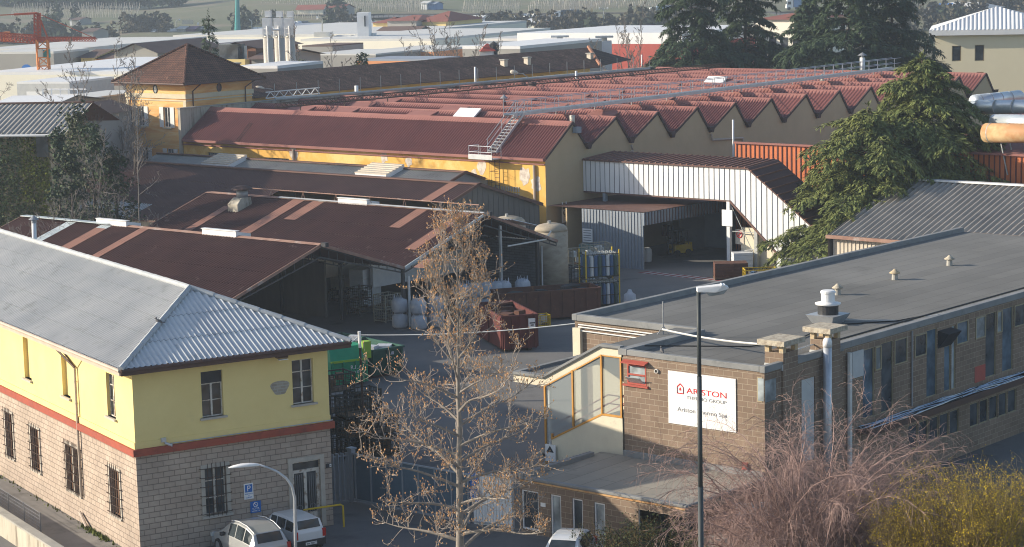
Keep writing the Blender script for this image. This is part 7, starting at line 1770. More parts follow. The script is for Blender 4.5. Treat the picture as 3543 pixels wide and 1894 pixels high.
# white industrial sheds left
t,p,d,n,L,z1=box_b('white_shed','long white industrial shed with bright roof behind the left thicket',-60,470,258,330,250,34,'wall_white_far','sheet_white',slab=.35)
t,p,d,n,L,z1=box_b('grey_plant_room','grey plant room with pale door on the white shed roof',58,240,290,410,228,9,'panel_pale','sheet_white',slab=.2)
mb=MB();q=p+d*(L*.18)-n*.05;mb.poly([q+Vector((0,0,z1-4.2)),q+d*1.9+Vector((0,0,z1-4.2)),q+d*1.9+Vector((0,0,z1-.8)),q+Vector((0,0,z1-.8))]);mb.obj('door','sheet_white',t)
t,p,d,n,L,z1=box_b('blue_grey_block','blue-grey low block with white roof rail, left of the tower',150,300,345,420,214,12,'sheet_bluegrey','roof_pale_far',slab=.12)
mb=MB()
for zz in (.5,1.0): mb.tube([p+Vector((0,0,z1+zz)),p+d*L+Vector((0,0,z1+zz))],.05,4)
for i in range(6): q=p+d*(L*i/5);mb.tube([q+Vector((0,0,z1)),q+Vector((0,0,z1+1.05))],.06,4)
mb.obj('roof_rail','white_metal',t)
box_b('grey_block','plain grey rendered block just left of the orange tower',300,445,297,480,240,8,'wall_grey_far','trim_brown',slab=.2)
gable_b('low_house','low dark-roofed house with white verge left of the thicket',140,300,405,370,196,9,'wall_grey_far','roof_brown_far',along=False)
gable_b('low_store','low store with bright flat roof at the left edge',-40,148,375,360,205,12,'wall_grey_far','sheet_white',along=True)
t,p,d,n,L,z1=gable_b('grey_sheet_house','grey sheet-roofed building directly behind the ivy house',-40,245,425,397,198,9,'wall_grey_far','roof_grey',along=True)
t,p,d,n,L,z1=box_b('white_depot','white depot with a big shaded front at the far left',-80,285,178,250,330,40,'wall_white_far','roof_pale_far',slab=.5,windows=(5,.35,.6,.5))
t,p,d,n,L,z1=box_b('shaded_depot','taupe depot front with a blue emblem at the left edge',-60,185,186,262,318,10,'wall_grey_far','roof_pale_far',slab=.3)
q=gd(93,245,317);mb=MB();mb.tube([q,q-n*.1],.9,14);mb.obj('blue_emblem','sign_blue',t)
gable_b('yellow_orange_house','yellow and salmon house with dark roof left of the bare poplars',280,320,200,172,322,12,'wall_yellow_far','roof_brown_far',windows=(1,.45,.75,1.4))
gable_b('salmon_house','salmon wing of the house behind the poplars',320,382,203,178,322,11,'wall_salmon','roof_brown_far',windows=(2,.45,.75,1.2))
gable_b('grey_gable_house','big grey gabled house behind the bare poplars',395,545,185,150,300,16,'wall_grey_far','roof_brown_far',along=False,windows=(3,.55,.75,1.2),skew=4)
box_b('taupe_block','taupe flat-roofed block behind the tower roof',515,720,160,250,330,18,'wall_grey_far','roof_pale_far',slab=.3)
t,p,d,n,L,z1=box_b('white_warehouse','very long white warehouse with flat roof behind the spruce',598,1320,126,160,430,70,'wall_white_far','roof_pale_far',slab=.5)
box_b('cream_warehouse','cream warehouse wall behind the silos',1040,1500,142,185,390,48,'wall_white_far','roof_pale_far',slab=.4)
for i,(x,y) in enumerate(((1120,118),(1270,122),(1375,132),(1190,130),(1420,140))):
    q=gd(x,y,415);mb=MB();mb.cbox((q.x,q.y,q.z-.5),(4,3,.9),rz=.6);solo(mb,'roof_light','roof_pale_far','low pale skylight hump on the white warehouse roof','skylight','skylight humps on the white warehouse roof')
q=gd(1262,128,412);mb=MB();mb.cbox((q.x,q.y,q.z-1),(3.2,2.2,5.6),rz=.6);o=solo(mb,'roof_cabin','sheet_white','white cabin standing on the white warehouse roof','cabin');mb=MB();mb.cbox((q.x-.9,q.y-1.2,q.z+2.0),(1.6,.2,2),rz=.6);mb.obj('window','pane_dark',o)
box_b('brick_annex_block','dull brick block below the white warehouse wall',1045,1150,162,190,352,10,'wall_grey_far','roof_brown_far',slab=.2)
box_b('grey_wall_block','long grey wall below the cream warehouse, above the tiled roof',1060,1300,192,240,300,14,'wall_grey_far','roof_pale_far',slab=.2)
box_b('salmon_wall_block','low orange-tinted wall above the tiled roof',1290,1500,180,215,310,14,'wall_salmon','roof_pale_far',slab=.3)
box_b('orange_parapet','orange parapet wall above the dark tiled roof',1235,1480,212,232,262,8,'wall_salmon','roof_bluegrey',slab=.2)
box_b('blue_grey_shed','large blue-grey shed with bright roof edge, centre right',1660,1910,142,175,372,45,'sheet_bluegrey','roof_pale_far',slab=.4)
t,p,d,n,L,z1=box_b('red_white_factory','white factory roof with red wall strip behind the tiled hip',1790,2360,153,170,330,30,'red_sheet','sheet_white',slab=1.7)
for x,yt,l in ((1937,141,'white square chimney of the red and white factory, left one'),(2090,142,'white square chimney of the red and white factory, right one')):
    q=gd(x,yt,326);mb=MB();mb.cbox((q.x,q.y,q.z-9.5),(2.2,2.2,9.5),rz=.7);o=solo(mb,'square_chimney','sheet_white',l,'chimney');mb=MB();mb.cbox((q.x,q.y,q.z+.5),(2.7,2.7,.25),rz=.7);mb.cbox((q.x,q.y,q.z),(.9,.9,.5),rz=.7);mb.obj('cap','panel_pale',o)
box_b('low_white_roof','low white roof glimpsed along the tiled ridge',1600,1800,170,200,300,24,'wall_grey_far','sheet_white',slab=.4)
q=gd(1687,185,285);mb=MB();mb.cbox((q.x,q.y,q.z-2.5),(1.7,1.7,2.8),rz=.6);o=solo(mb,'capped_chimney','sheet_white','white chimney with a red pointed cap above the tiled ridge','chimney');mb=MB();mb.lathe([(1.5,.3),(.3,1.2),(0,1.3)],(q.x,q.y,q.z),4);mb.obj('cap','red_sheet',o)
q=gd(1709,188,285);mb=MB();mb.lathe([(.5,-2.5),(.5,.3),(.75,.5),(.75,1.2),(0,1.7)],(q.x,q.y,q.z),10);solo(mb,'round_cowl','shutter_dark','dark round cowl beside the red-capped chimney','chimney')
# brick house behind spruce
t,p,d,n,L,z1=gable_b('brick_villa','brick-fronted villa with balcony right of the spruce',758,885,168,155,268,12,'brick_red','roof_brown_far',along=False,hip=0)
q=gd(803,190,267.5);mb=MB();mb.cbox((q.x,q.y,q.z-1),(2.6,2.0,2.3),rz=math.atan2(d.y,d.x));mb.obj('balcony_opening','pane_dark',t)
q=gd(839,190,267.8);mb=MB();mb.cbox((q.x,q.y,q.z-1.1),(1.1,.3,2.2),rz=math.atan2(d.y,d.x));mb.obj('window','shutter_white',t)
mb=MB();q=gd(800,225,267);mb.cbox((q.x,q.y,q.z-1.5),(4.4,1.2,2.2),rz=math.atan2(d.y,d.x));mb.obj('balcony','wall_yellow_far',t)
gable_b('dark_roof_house','dark-roofed house between the villa and the silos',870,960,205,172,262,12,'wall_grey_far','roof_brown_far')
box_b('white_canopy_roof','white curved roof edge behind the right slope of the tower',815,960,238,260,236,10,'wall_grey_far','sheet_white',slab=.3)
# silos
for i,(x,l) in enumerate(((927,'steel silo nearest the dark house, leftmost of three'),(966,'middle steel silo of the three'),(1003,'steel silo behind the bare tree, rightmost of three'))):
    D_=252+i*2;q=gd(x,132,D_);r=2.45 if False else 17.5/FPX*7490.2/ppm(q)*1.0
    t=thing('silo',l,'silo',(q.x,q.y,0),'steel silos with gantries');mb=MB();mb.tube([(q.x,q.y,0),(q.x,q.y,q.z)],r,20);mb.obj('drum','silo_steel',t,smooth=True)
    mb=MB();mb.lathe([(r,q.z),(r*.5,q.z+.35),(0,q.z+.45)],(q.x,q.y,0),20);mb.obj('dome','silo_steel',t,smooth=True)
    mb=MB()
    for k in range(10):
        a=k*.628;mb.tube([(q.x+r*math.cos(a),q.y+r*math.sin(a),q.z),(q.x+r*math.cos(a),q.y+r*math.sin(a),q.z+1.1)],.035,4)
    for h in (.55,1.1): mb.tube([(q.x+r*math.cos(k*.3142),q.y+r*math.sin(k*.3142),q.z+h) for k in range(21)],.03,4)
    mb.obj('guard_rail','white_metal',t)
    mb=MB();mb.cbox((q.x,q.y,q.z+.3),(1.0,1.0,2.0),rz=.6);mb.cbox((q.x+.2,q.y,q.z+2.4),(.7,.7,.7),rz=.6);mb.obj('filter_box','white_metal',t)
    mb=MB();mb.tube([(q.x-r*.75,q.y-r*.72,0),(q.x-r*.75,q.y-r*.72,q.z+1.4)],.09,6);mb.obj('feed_pipe','white_metal',t)
q0=gd(925,105,252);q1=gd(980,103,254);mb=MB();mb.tube([q0,q1],.12,6);mb.tube([q0,q0-Vector((0,0,3.2))],.12,6);mb.tube([q1,q1-Vector((0,0,3.2))],.12,6);solo(mb,'gantry_pipe','white_metal','white gantry pipe joining the tops of the silos','pipe')
# crane
mat('crane_red',(.42,.10,.06),(.36,.085,.05),2,rough=.6);mat('crane_orange',(.62,.22,.06),(.55,.19,.05),2,rough=.6);mat('crane_teal',(.05,.30,.30),(.05,.26,.26),2)
DC=262.0;b=gd(153,262,DC);b.z=0;t=thing('tower_crane','red and orange tower crane with teal ballast panel, at the far left','crane',b)
zt_=gd(141,138,DC).z
def lattice(mb,a,b,w,n,r):
    a=Vector(a);b=Vector(b);d=(b-a).normalized();u=d.orthogonal().normalized();v=d.cross(u);C=[(u*i+v*j)*w/2 for i,j in ((1,1),(-1,1),(-1,-1),(1,-1))]
    for c in C: mb.bar(a+c,b+c,r*1.5)
    for k in range(n):
        p=a.lerp(b,k/n);q=a.lerp(b,(k+1)/n)
        for i in range(4): mb.bar(p+C[i],q+C[(i+1)%4],r);mb.bar(p+C[i],p+C[(i+1)%4],r)
c0=Vector((b.x,b.y,0));c1=gd(146,138,DC)
mb=MB();lattice(mb,c0,c1,1.25,16,.10);mb.obj('mast','crane_orange',t)
mb=MB();q=gd(160,200,DC);mb.cbox((q.x,q.y,q.z),(.7,.9,.95),rz=.7);mb.obj('ballast_panel','crane_teal',t);mb=MB();q=gd(141,198,DC-1.0);mb.cbox((q.x,q.y,q.z),(.5,.5,.9),rz=-.86);mb.obj('cab_panel','wrap_cream',t)
mb=MB();A=gd(129,46,DC);
for x in (133,166): mb.bar(gd(x,134,DC),gd(130,44,DC),.2)
lattice(mb,gd(130,134,DC),gd(129,46,DC),.7,8,.07);mb.obj('apex_frame','crane_red',t)
mb=MB();lattice(mb,gd(120,136,DC),gd(332,136,DC+6),.35,22,.06);mb.bar(gd(115,137,DC),gd(185,137,DC),.6,.25);mb.obj('counter_jib','crane_red',t)
mb=MB();lattice(mb,gd(118,136,DC),gd(-160,118,DC-6),.7,22,.07);mb.tube([gd(129,46,DC),gd(48,51,DC)],.14,5);mb.tube([gd(48,51,DC),gd(-160,60,DC)],.06,4);mb.tube([gd(133,48,DC),gd(330,134,DC+6)],.05,4);mb.obj('jib','crane_red',t)
q=gd(23,128,DC);mb=MB();mb.cbox((q.x,q.y,q.z-.6),(1.4,.6,1.2),rz=.7);mb.obj('trolley','crane_orange',t)
# spruce between tower and warehouse, small pines
cedar('slim spruce rising behind the orange tower roof',gd0(728,230,246),zt(725,50,246),3.6,61,58,'cedar_dark',.95,.12,.5,shape=lambda f:(1-f)**.9,r0=.22,name='spruce_tree')
blob('small round pine before the grey wall above the tiled roof',gd0(1253,240,250),zt(1253,172,250),1.9,62,'shrub_leaf',1200,.2,'pine_tree','conifer',None,.5,True,24)
blob('dark round bush beside the silos',gd0(1043,240,246),zt(1045,188,246),1.6,63,'hedge_leaf',900,.2,'evergreen_bush','shrub',None,.2,True,20)
G='bare trees along the far roofs'
for x,yb,yt,D_,s,fk,l in ((1040,240,95,247,31,3,'bare tree in front of the rightmost silo'),(1165,235,135,275,32,1,'slender bare tree before the cream warehouse'),(1585,210,18,282,33,7,'great many-stemmed bare poplar above the tiled roof'),(1535,215,70,290,34,4,'bare poplar just left of the great one'),(1640,210,60,290,35,4,'bare poplar just right of the great one'),(1430,210,140,292,36,1,'thin bare sapling left of the poplars, farthest left'),(1460,210,150,292,37,1,'thin bare sapling nearest the poplars'),(2190,230,5,288,38,5,'tall bare poplar left of the dark cedars'),(2235,240,70,280,39,3,'lower bare tree beside the dark cedars'),(2680,240,70,300,40,3,'bare tree before the red-roofed cream house')):
    bare_tree(l,gd0(x,yb,D_),zt(x,yt,D_),s,.24 if fk>2 else .36,3,15,.2 if fk>2 else .13,minr=.024,tw=5,up=1.5 if fk>2 else .9,fork=fk,group=G,z0=.15)
# ---------------------------------------------------------------- valley floor, hillside, vineyards, far houses
def hz_(d):
    if d<560: return 0.0
    return (d-560)*.036+max(0,d-1000)*.10
def ter(x,y):
    r=_ray(x,y);k=math.hypot(r.x,r.y);d=50.0
    while d<1290:
        z=CAM_H+r.z/k*d
        if z<=hz_(d): break
        d+=4
    return Vector((r.x/k*d,r.y/k*d,hz_(d)))
def terD(x,D_): p=gd(x,0,D_);p.z=hz_(D_);return p
m,nt,b=mk('hillside');tc=nd(nt,'ShaderNodeTexCoord');g=nd(nt,'ShaderNodeNewGeometry')
v=tc.outputs['Object']
c1=mix(nt,ramp(nt,noise(nt,v,.012,8,.6),.40,.58),(.16,.15,.085),(.10,.115,.055))
c2=mix(nt,ramp(nt,noise(nt,v,.035,6,.6),.52,.62),c1,(.20,.165,.12))
mp=nd(nt,'ShaderNodeMapping');mp.inputs['Scale'].default_value=(.004,.02,.02);mp.inputs['Rotation'].default_value=(0,0,R(-50));lk(nt,v,mp.inputs[0])
vr=nd(nt,'ShaderNodeTexVoronoi');vr.inputs['Scale'].default_value=1.2;lk(nt,mp.outputs[0],vr.inputs[0])
c3=mix(nt,ramp(nt,vr.outputs['Color'],.25,.8),c2,(.11,.12,.06),'MIX')
mx=mix(nt,.45,c2,c3);lk(nt,mx,b.inputs['Base Color']);b.inputs['Roughness'].default_value=1
ds=[0,60,120,200,300,420,500,560,620,700,780,860,930,1000,1080,1180,1300];na=48
vs=[];fs=[]
for i,d in enumerate(ds):
    for j in range(na+1):
        a=_h+R(-75+150*j/na)
        vs.append((d*math.cos(a)-6*math.cos(_h),d*math.sin(a)-6*math.sin(_h),hz_(d)+(0 if d<600 else math.sin(a*31+d*.01)*min(3,(d-600)*.012))))
nd_=len(ds)
gm=MB();i0=ds.index(560)
W1=na+1
gm.add(vs[:W1*(i0+1)],[(i*W1+j,i*W1+j+1,(i+1)*W1+j+1,(i+1)*W1+j) for i in range(i0) for j in range(na)]);o=gm.obj('ground','earth');o['kind']='structure'
gm=MB();gm.add(vs[W1*i0:],[(i*W1+j,i*W1+j+1,(i+1)*W1+j+1,(i+1)*W1+j) for i in range(nd_-i0-1) for j in range(na)]);o=gm.obj('hillside','hillside',smooth=True);o['kind']='structure'
bk_=MB();q=[(-600,-600,-.03),(600,-600,-.03),(600,600,-.03),(-600,600,-.03)];
gp=MB();gp.poly([(-250,-250,-.03),(140,-250,-.03),(140,-20,-.03),(-20,140,-.03),(-250,140,-.03)]);o=gp.obj('ground','earth');o['kind']='structure'
# street and yard sheets
sheet('street',[(-20,-20),(100,-20),(84,50.5),(70,50.5),(69.6,62),(67,68),hp(-W_,-.02,0)[:2],hp(-W_-3.4,-30,0)[:2]],.006,'asphalt_street')
# ---- vineyards: pale posts in rows
mat('post_pale',(.50,.47,.42),(.40,.37,.33),.3,rough=.9)
def vineyard(label,x0,x1,y0,y1,rows,cols,h,seed,slant=0):
    rn=random.Random(seed);mb=MB()
    for r in range(rows):
        for c in range(cols):
            x=x0+(x1-x0)*(c+rn.uniform(-.15,.15))/cols+slant*r;y=y0+(y1-y0)*r/max(1,rows-1);p=ter(x,y)
            mb.tube([p,p+Vector((0,0,h*rn.uniform(.8,1.15)))],.11,3,caps=False)
    o=mb.obj('vineyard','post_pale');tag(o,kind='stuff',label=label)
vineyard('rows of pale vineyard posts on the left slope',905,1165,35,8,4,34,2.6,1,6)
vineyard('pale vineyard posts below the left slope',905,1110,74,66,2,26,2.6,2,5)
vineyard('rows of pale vineyard posts in the middle slope',1215,1480,42,14,5,40,2.3,3,-5)
vineyard('rows of vineyard posts before the motorway',1830,2300,40,6,5,60,2.4,4,6)
vineyard('faint vineyard posts on the right slope',2280,2700,22,4,3,44,2.2,5,3)
vineyard('faint vineyard posts at the upper left',40,480,62,30,4,50,2.0,6,4)
vineyard('faint vineyard posts in the middle upper slope',1600,1800,44,22,3,34,2.2,7,4)
# ---- motorway
P=[ter(1480,52),ter(2760,42)]
mb=MB()
A=ter(820,66);Bq=ter(2900,48);n=26;vs=[]
for i in range(n+1):
    x=800+(3543-800)*i/n;p=ter(x,70-14*i/n);q=ter(x,58-14*i/n);vs+=[p+Vector((0,0,.35)),q+Vector((0,0,.45))]
mb.add(vs,[(2*i,2*i+2,2*i+3,2*i+1) for i in range(n)]);o=mb.obj('motorway','asphalt_street');o['kind']='structure'
rl_=thing('guard_rail','long dark guard rail along the far motorway','guard rail',(vs[0].x,vs[0].y,vs[0].z));mb=MB()
for i in range(n): mb.bar(vs[2*i]+Vector((0,0,1.0)),vs[2*i+2]+Vector((0,0,1.0)),.1,.5)
mb.obj('beam','steel_dark',rl_);mb=MB()
for i in range(n*6):
    f=i/6;j=int(f);p=vs[2*j].lerp(vs[2*j+2] if 2*j+2<len(vs) else vs[2*j],f-j);mb.bar(p,p+Vector((0,0,1.0)),.14)
mb.obj('rail_posts','steel_dark',rl_)
def lorry(label,x,y,L,h,cab,boxm,flip=1):
    p=ter(x,y);a=math.atan2(RT.y,RT.x)+R(2);F=Matrix.Translation(p+Vector((0,0,.5)))@Matrix.Rotation(a,4,'Z')
    t=thing('lorry',label,'lorry',F.translation,'lorries on the motorway');mb=MB(F);mb.box(0,L,-1.25,1.25,.9,h);mb.obj('cargo_box',boxm,t)
    mb=MB(F);mb.hexa([(-2.4,-1.2,.6),(-.2,-1.2,.6),(-.2,1.2,.6),(-2.4,1.2,.6),(-2.1,-1.15,3.2),(-.2,-1.15,3.4),(-.2,1.15,3.4),(-2.1,1.15,3.2)]);c=mb.obj('cab',cab,t);mb=MB(F);mb.poly([(-2.37,-1.0,1.9),(-2.37,1.0,1.9),(-2.2,1.0,2.8),(-2.2,-1.0,2.8)]);mb.box(-1.9,-.9,-1.24,-1.21,1.8,2.7);mb.obj('windscreen','car_glass',c)
    for wx in (-1.5,1.2,L-2.6,L-1.3): MB(F).tube([(wx,-1.25,.5),(wx,1.25,.5)],.5,10).obj('wheel','black_rubber',t)
mat('blue_tarp',(.16,.28,.50),(.13,.24,.45),.5);mat('dark_tarp',(.06,.09,.12),(.05,.075,.10),.5)
lorry('white-cabbed lorry with pale blue trailer beside the dark cedars',2272,70,8.5,3.7,'sheet_white','cable_blue');lorry('dark lorry box in the middle of the motorway',1942,82,5.5,3.6,'sheet_white','dark_tarp');lorry('lorry with blue trailer above the red-roofed cream house',2745,42,7,3.4,'sheet_white','blue_tarp')
# ---- far houses (each placed where its foot meets the valley floor)
def far_house(label,x0,x1,yb,ye,yr,wm,rm,deep=9,along=True,hip=0,windows=None,group=None,skew=0,cat='house',name='far_house'):
    b=ter((x0+x1)/2,yb);D_=math.hypot(b.x,b.y);g_=gable_b(name,label,x0,x1,ye,yr,D_,deep,wm,rm,along,skew,cat,windows,hip,.5,group);return g_
G='houses scattered over the far slope'
far_house('white house with red roof among the left vineyards',1117,1133,62,32,16,'wall_white_far','roof_red_far',9,False,0,None,G,-5)
far_house('grey side wing of the red-roofed vineyard house',1134,1185,62,30,15,'wall_grey_far','roof_red_far',9,True,0,None,G)
far_house('small bright white house on the middle slope',1457,1476,32,12,9,'sheet_white','roof_pale_far',7,True,0,(2,.3,.7,1.2),G)
far_house('small blue shed beside the bright white slope house',1480,1502,32,15,12,'blue_sheet','roof_bluegrey',7,True,0,None,G)
far_house('grey-blue house behind the crane apex',80,122,118,98,90,'sheet_bluegrey','roof_brown_far',9,False,0,(1,.4,.6,1.5),G)
far_house('house with a white front at the upper left',241,248,86,71,66,'sheet_white','roof_brown_far',9,False,0,None,G);far_house('dull wing of the upper left white-fronted house',248,272,86,70,63,'wall_grey_far','roof_brown_far',9,True,0,None,G)
far_house('tall ruined grey silo house behind the crane jib',283,322,180,110,108,'wall_grey_far','roof_brown_far',9,True,0,None,G)
gable_b('terracotta_farm','large terracotta-roofed yellow building left of the great poplar',1440,1545,75,40,470,18,'wall_yellow_far','roof_red_far',True,0,'building',(6,.55,.85,1.2),4)
gable_b('terracotta_farm','dark-walled wing of the terracotta-roofed building',1340,1440,72,53,470,16,'wall_grey_far','roof_red_far',True,0,'building',(5,.5,.8,1.0),3)
gable_b('terracotta_farm','low yellow left end of the terracotta-roofed building',1290,1345,80,60,475,14,'wall_yellow_far','roof_red_far',True,0,'building',(2,.4,.7,1.2),3)
gable_b('brown_roof_house','dark brown-roofed low house before the terracotta building',1290,1420,122,92,440,12,'wall_grey_far','roof_brown_far',True)
far_house('long blue factory hall in the far centre',1650,1742,98,76,73,'blue_sheet','roof_bluegrey',25,True,0,(7,.45,.62,2),None,0,'building','blue_hall')
far_house('blue-grey hall with white gable right of the blue factory',1742,1850,100,78,77,'sheet_bluegrey','sheet_white',22,True,0,None,None,0,'building','blue_hall')
far_house('pale low hall behind the silos at left',905,1120,108,92,90,'wall_grey_far','roof_bluegrey',20,True,0,None,None,0,'building','low_hall')
far_house('blue-roofed low hall right of the white warehouse lamp',1190,1290,108,88,86,'sheet_bluegrey','roof_bluegrey',20,True,0,None,None,0,'building','low_hall')
far_house('white canopy roof in the far centre, left one',1630,1665,70,62,61,'sheet_white','sheet_white',6,True,0,None,None,0,'canopy','canopy');far_house('white canopy roof in the far centre, right one',1728,1772,72,63,62,'sheet_white','sheet_white',6,True,0,None,None,0,'canopy','canopy')
far_house('long beige house with white gable in the far centre',1826,1848,128,92,80,'wall_white_far','roof_brown_far',10,False,0,None,G,0);far_house('long brown roof behind the white gable, far centre',1848,1990,128,90,74,'wall_grey_far','roof_brown_far',10,True,0,None,G)
gable_b('salmon_house','white house with brown roof left of the salmon gable',2045,2110,123,103,400,12,'wall_white_far','roof_brown_far',True,0,'house',(3,.3,.7,1.2))
gable_b('salmon_house','salmon gabled house behind the tall poplar',2115,2195,122,92,398,12,'wall_salmon','roof_brown_far',False,0,'house',(2,.3,.6,1.2))
gable_b('cream_house','cream house with red hip roof between the dark cedars',2614,2775,68,38,345,16,'wall_white_far','roof_red_far',True,0,'house',(4,.55,.8,1.2),6)
g_=far_house('pale house with blue solar panels at the upper right',3205,3390,60,31,8,'wall_white_far','roof_pale_far',16,True,5,(4,.3,.65,1.6),G)
b=ter(3297,60);D_=math.hypot(b.x,b.y);mb=MB();pts=[]
for x,y,q in ((3244,23,.5),(3293,21,.5),(3299,11,5),(3250,12,5)): pts.append(gd(x,y,D_+q))
mb.poly(pts);mb.obj('solar_panel','sign_blue',g_[0])
far_house('brown roofed house right of the cedar top, behind the poplar',2390,2440,80,50,42,'wall_white_far','roof_red_far',9,True,0,None,G)
gable_b('cream_block','cream house partly hidden by the leftmost dark cedar',2275,2330,118,92,380,10,'wall_white_far','roof_brown_far',True,0,'house',(2,.3,.7,1.2))
# billboard, lot, mast
b=ter(650,96);D_=math.hypot(b.x,b.y);t=thing('billboard','pale billboard on legs beyond the white warehouse','billboard',b);a=gd(629,90,D_);c=gd(668,89,D_);u=gd(629,69,D_);w=gd(668,69,D_);mb=MB();mb.prism([a,c,w,u],FW*.6);mb.obj('panel','wrap_cream',t);mb=MB();mb.bar(a.lerp(c,.15)*1,Vector((a.x,a.y,b.z)),.4);mb.bar(a.lerp(c,.8),Vector((c.x,c.y,b.z)),.4);mb.obj('leg','steel_pale',t)
mat('lot_purple',(.14,.08,.16),(.10,.07,.14),.4)
for i,(x0,x1,mt_) in enumerate(((612,636,'steel_pale'),(636,672,'lot_purple'),(672,705,'dark_tarp'))):
    far_house('small %s kiosk in the row under the billboard'%('grey','purple','dark')[i],x0,x1,119,101,99,mt_,mt_,6,True,0,None,'kiosks under the billboard',0,'kiosk','kiosk')
b=ter(822,118);D_=math.hypot(b.x,b.y);mb=MB();tp=gd(821,-40,D_);mb.tube([b,tp],[1.0,.45],10);solo(mb,'radio_mast','crane_teal','tall green radio mast beyond the white warehouse','mast')
b=ter(686,100);D_=math.hypot(b.x,b.y);mb=MB();mb.tube([b,gd(686,92,D_)],.25,6);mb.hexa([gd(682,92,D_),gd(689,92,D_),gd(689,92,D_+.5),gd(682,92,D_+.5),gd(682,78,D_),gd(689,78,D_),gd(689,78,D_+.5),gd(682,78,D_+.5)]);solo(mb,'totem_sign','sign_white','small white totem sign right of the pale billboard','sign')
# street lamps far away
def farlamp(x,yb,yt,dx,label,two=False,D_=None):
    b=ter(x,yb);D_=D_ or math.hypot(b.x,b.y);b=gd(x,yb,D_);tp=gd(x,yt+6,D_);t=thing('far_street_lamp',label,'street lamp',b,'street lamps in the far valley');mb=MB();mb.tube([b,tp],[.20,.14],6)
    for s in ((-1,1) if two else (1,)):
        q=gd(x+dx*s,yt,D_);mid=gd(x+dx*s*.45,yt,D_);mb.tube([tp,mid,q],[.14,.12,.10],5);h=MB();h.tube([q,gd(x+dx*s*1.45,yt+1,D_)],[.30,.36],6);h.obj('lamp_head','white_metal',t)
    mb.obj('pole','steel_pale',t)
for a in ((2088,92,29,11,'double-armed street lamp in the centre of the motorway',True),(1983,62,33,-7,'curved street lamp left of the double-armed one',False),(1115,115,62,-14,'tall curved lamp on the white warehouse roof edge',False,428),(1257,78,57,-6,'one of two close far lamps, left of the terracotta roof',False),(1268,84,62,-6,'nearer of two close far lamps by the terracotta roof',False),(609,104,69,10,'curved far lamp left of the billboard',False),(871,116,70,-5,'curved far lamp right of the green mast',False),(267,125,73,6,'straight far lamp behind the crane counter-jib',False),(388,148,106,-13,'twin-headed far lamp left of the poplars',True),(1738,66,46,-5,'far lamp near the yellow sign',False)):
    farlamp(*a)
b=ter(1773,72);D_=math.hypot(b.x,b.y);mb=MB();mb.tube([b,gd(1773,60,D_)],.2,6);mb.hexa([gd(1769,61,D_),gd(1778,61,D_),gd(1778,61,D_+.6),gd(1769,61,D_+.6),gd(1769,50,D_),gd(1778,50,D_),gd(1778,50,D_+.6),gd(1769,50,D_+.6)]);solo(mb,'yellow_sign','yellow_paint','small yellow roadside sign right of the white canopies','sign')
# parked cars far off: light specks along the lots
mat('car_mix',(.62,.64,.66),(.10,.12,.16),.08,.48,.52,rough=.35)
rn=random.Random(9);k=0
for x0,x1,y,n in ((880,905,112,3),(1185,1285,86,11),(520,600,118,8),(1800,1840,66,4),(940,1050,90,7)):
    for i in range(n):
        x=x0+(x1-x0)*i/max(1,n-1);p=ter(x,y+rn.uniform(-1.5,1.5));F=Matrix.Translation(p)@Matrix.Rotation(rn.uniform(0,3),4,'Z')
        t=thing('far_car','pale or dark car parked far off in the valley lots','car',p,'cars parked far off in the valley');mb=MB(F);mb.hexa([(-2.1,-.85,.25),(2.1,-.85,.25),(2.1,.85,.25),(-2.1,.85,.25),(-2.0,-.8,.95),(2.0,-.8,.85),(2.0,.8,.85),(-2.0,.8,.95)]);mb.hexa([(-1.6,-.75,.9),(1.0,-.75,.9),(1.0,.75,.9),(-1.6,.75,.9),(-1.2,-.65,1.45),(.4,-.65,1.45),(.4,.65,1.45),(-1.2,.65,1.45)]);mb.obj('body',('sheet_white','car_silver','dark_tarp','red_sheet')[rn.randrange(4)] if rn.random()<.6 else 'sheet_white',t)
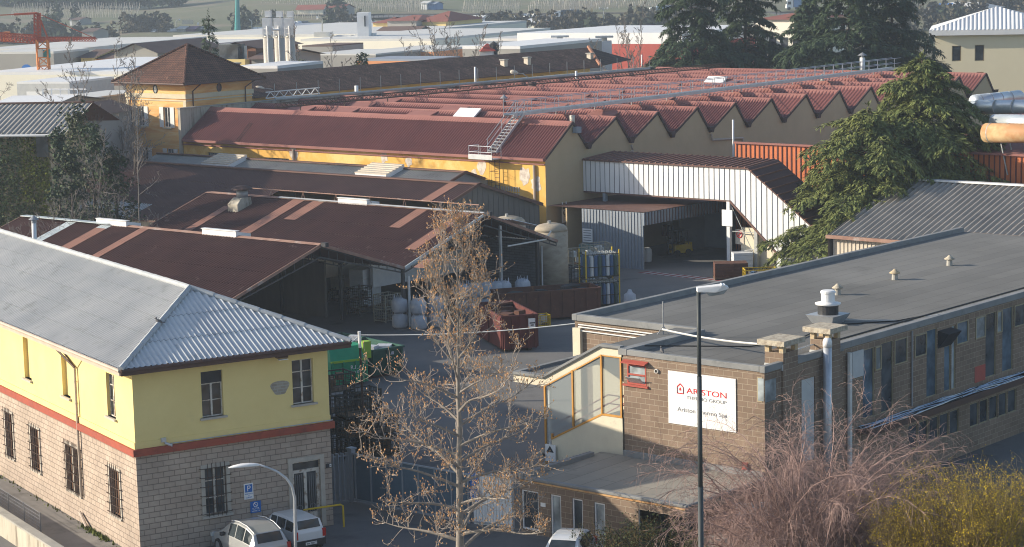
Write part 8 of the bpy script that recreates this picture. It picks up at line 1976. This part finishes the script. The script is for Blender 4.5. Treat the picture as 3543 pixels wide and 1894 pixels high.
# ---- wooded patches and hedgerow trees in the valley
mat('far_wood',(.115,.10,.075),(.075,.075,.05),.05,island=.4,rough=1);mat('far_green',(.05,.068,.04),(.035,.05,.033),.05,island=.4,rough=1)
def wood(label,regs,m,seed,size=.9,dens=1.0,hh=7):
    rn=random.Random(seed);mb=MB()
    for x0,x1,yb,h,n in regs:
        for i in range(n):
            x=rn.uniform(x0,x1);p=ter(x,yb+rn.uniform(-4,4));H=h*rn.uniform(.5,1.15);w=H*rn.uniform(.28,.5)
            for k in range(int(46*dens)):
                f=rn.random();a=rn.uniform(0,6.28);rr=w*math.sin(3.14*min(.95,f*.85+.12))*rn.random()**.5;q=p+Vector((math.cos(a)*rr,math.sin(a)*rr,H*f));d=rv(rn).normalized();s=d.cross(rv(rn)).normalized();z=size*rn.uniform(.4,1.2);mb.add([q-d*z,q+s*z*.6,q+d*z,q-s*z*.6],[(0,1,2,3)])
    o=mb.obj('woods',m);tag(o,kind='stuff',label=label)
wood('bare brownish copses across the far valley',[(-60,180,150,7,26),(250,420,160,6,16),(430,600,118,6,22),(1560,1830,122,6,44),(1840,2060,128,7,34),(2180,2330,112,7,20),(2330,2480,70,7,14),(1150,1300,100,5,16),(1900,2300,96,4,30),(3150,3420,66,5,34),(3380,3560,40,6,20),(840,960,100,5,16),(3080,3300,110,6,20),(2600,2760,130,5,14)],'far_wood',3)
wood('dark green evergreens dotted over the far valley',[(150,260,165,8,16),(820,870,112,7,10),(1120,1150,118,7,6),(1140,1190,60,6,8),(1990,2050,130,6,10),(440,560,112,5,12),(180,210,80,7,3),(258,272,78,6,2),(540,570,118,5,5),(470,500,115,5,4),(3240,3330,78,4,10),(2200,2290,130,6,8)],'far_green',4)
wood('dark wooded slope at the upper left',[(-200,640,16,9,150),(-200,420,6,9,90)],'far_green',6,1.6,.7)
mb=MB();rn=random.Random(2)
# ---- air between
m=bpy.data.materials.new('air');m.use_nodes=True;nt=m.node_tree;nt.nodes.clear();ov_=nd(nt,'ShaderNodeOutputMaterial');pv=nd(nt,'ShaderNodeVolumePrincipled');pv.inputs['Color'].default_value=(.72,.84,1,1);pv.inputs['Density'].default_value=HAZE;pv.inputs['Anisotropy'].default_value=.3;lk(nt,pv.outputs[0],ov_.inputs['Volume']);MAT['air']=m
if HAZE>0:
    mb=MB();mb.box(-820,1340,-820,1340,-1.2,64);hzb=mb.obj('haze','air');hzb['kind']='stuff'
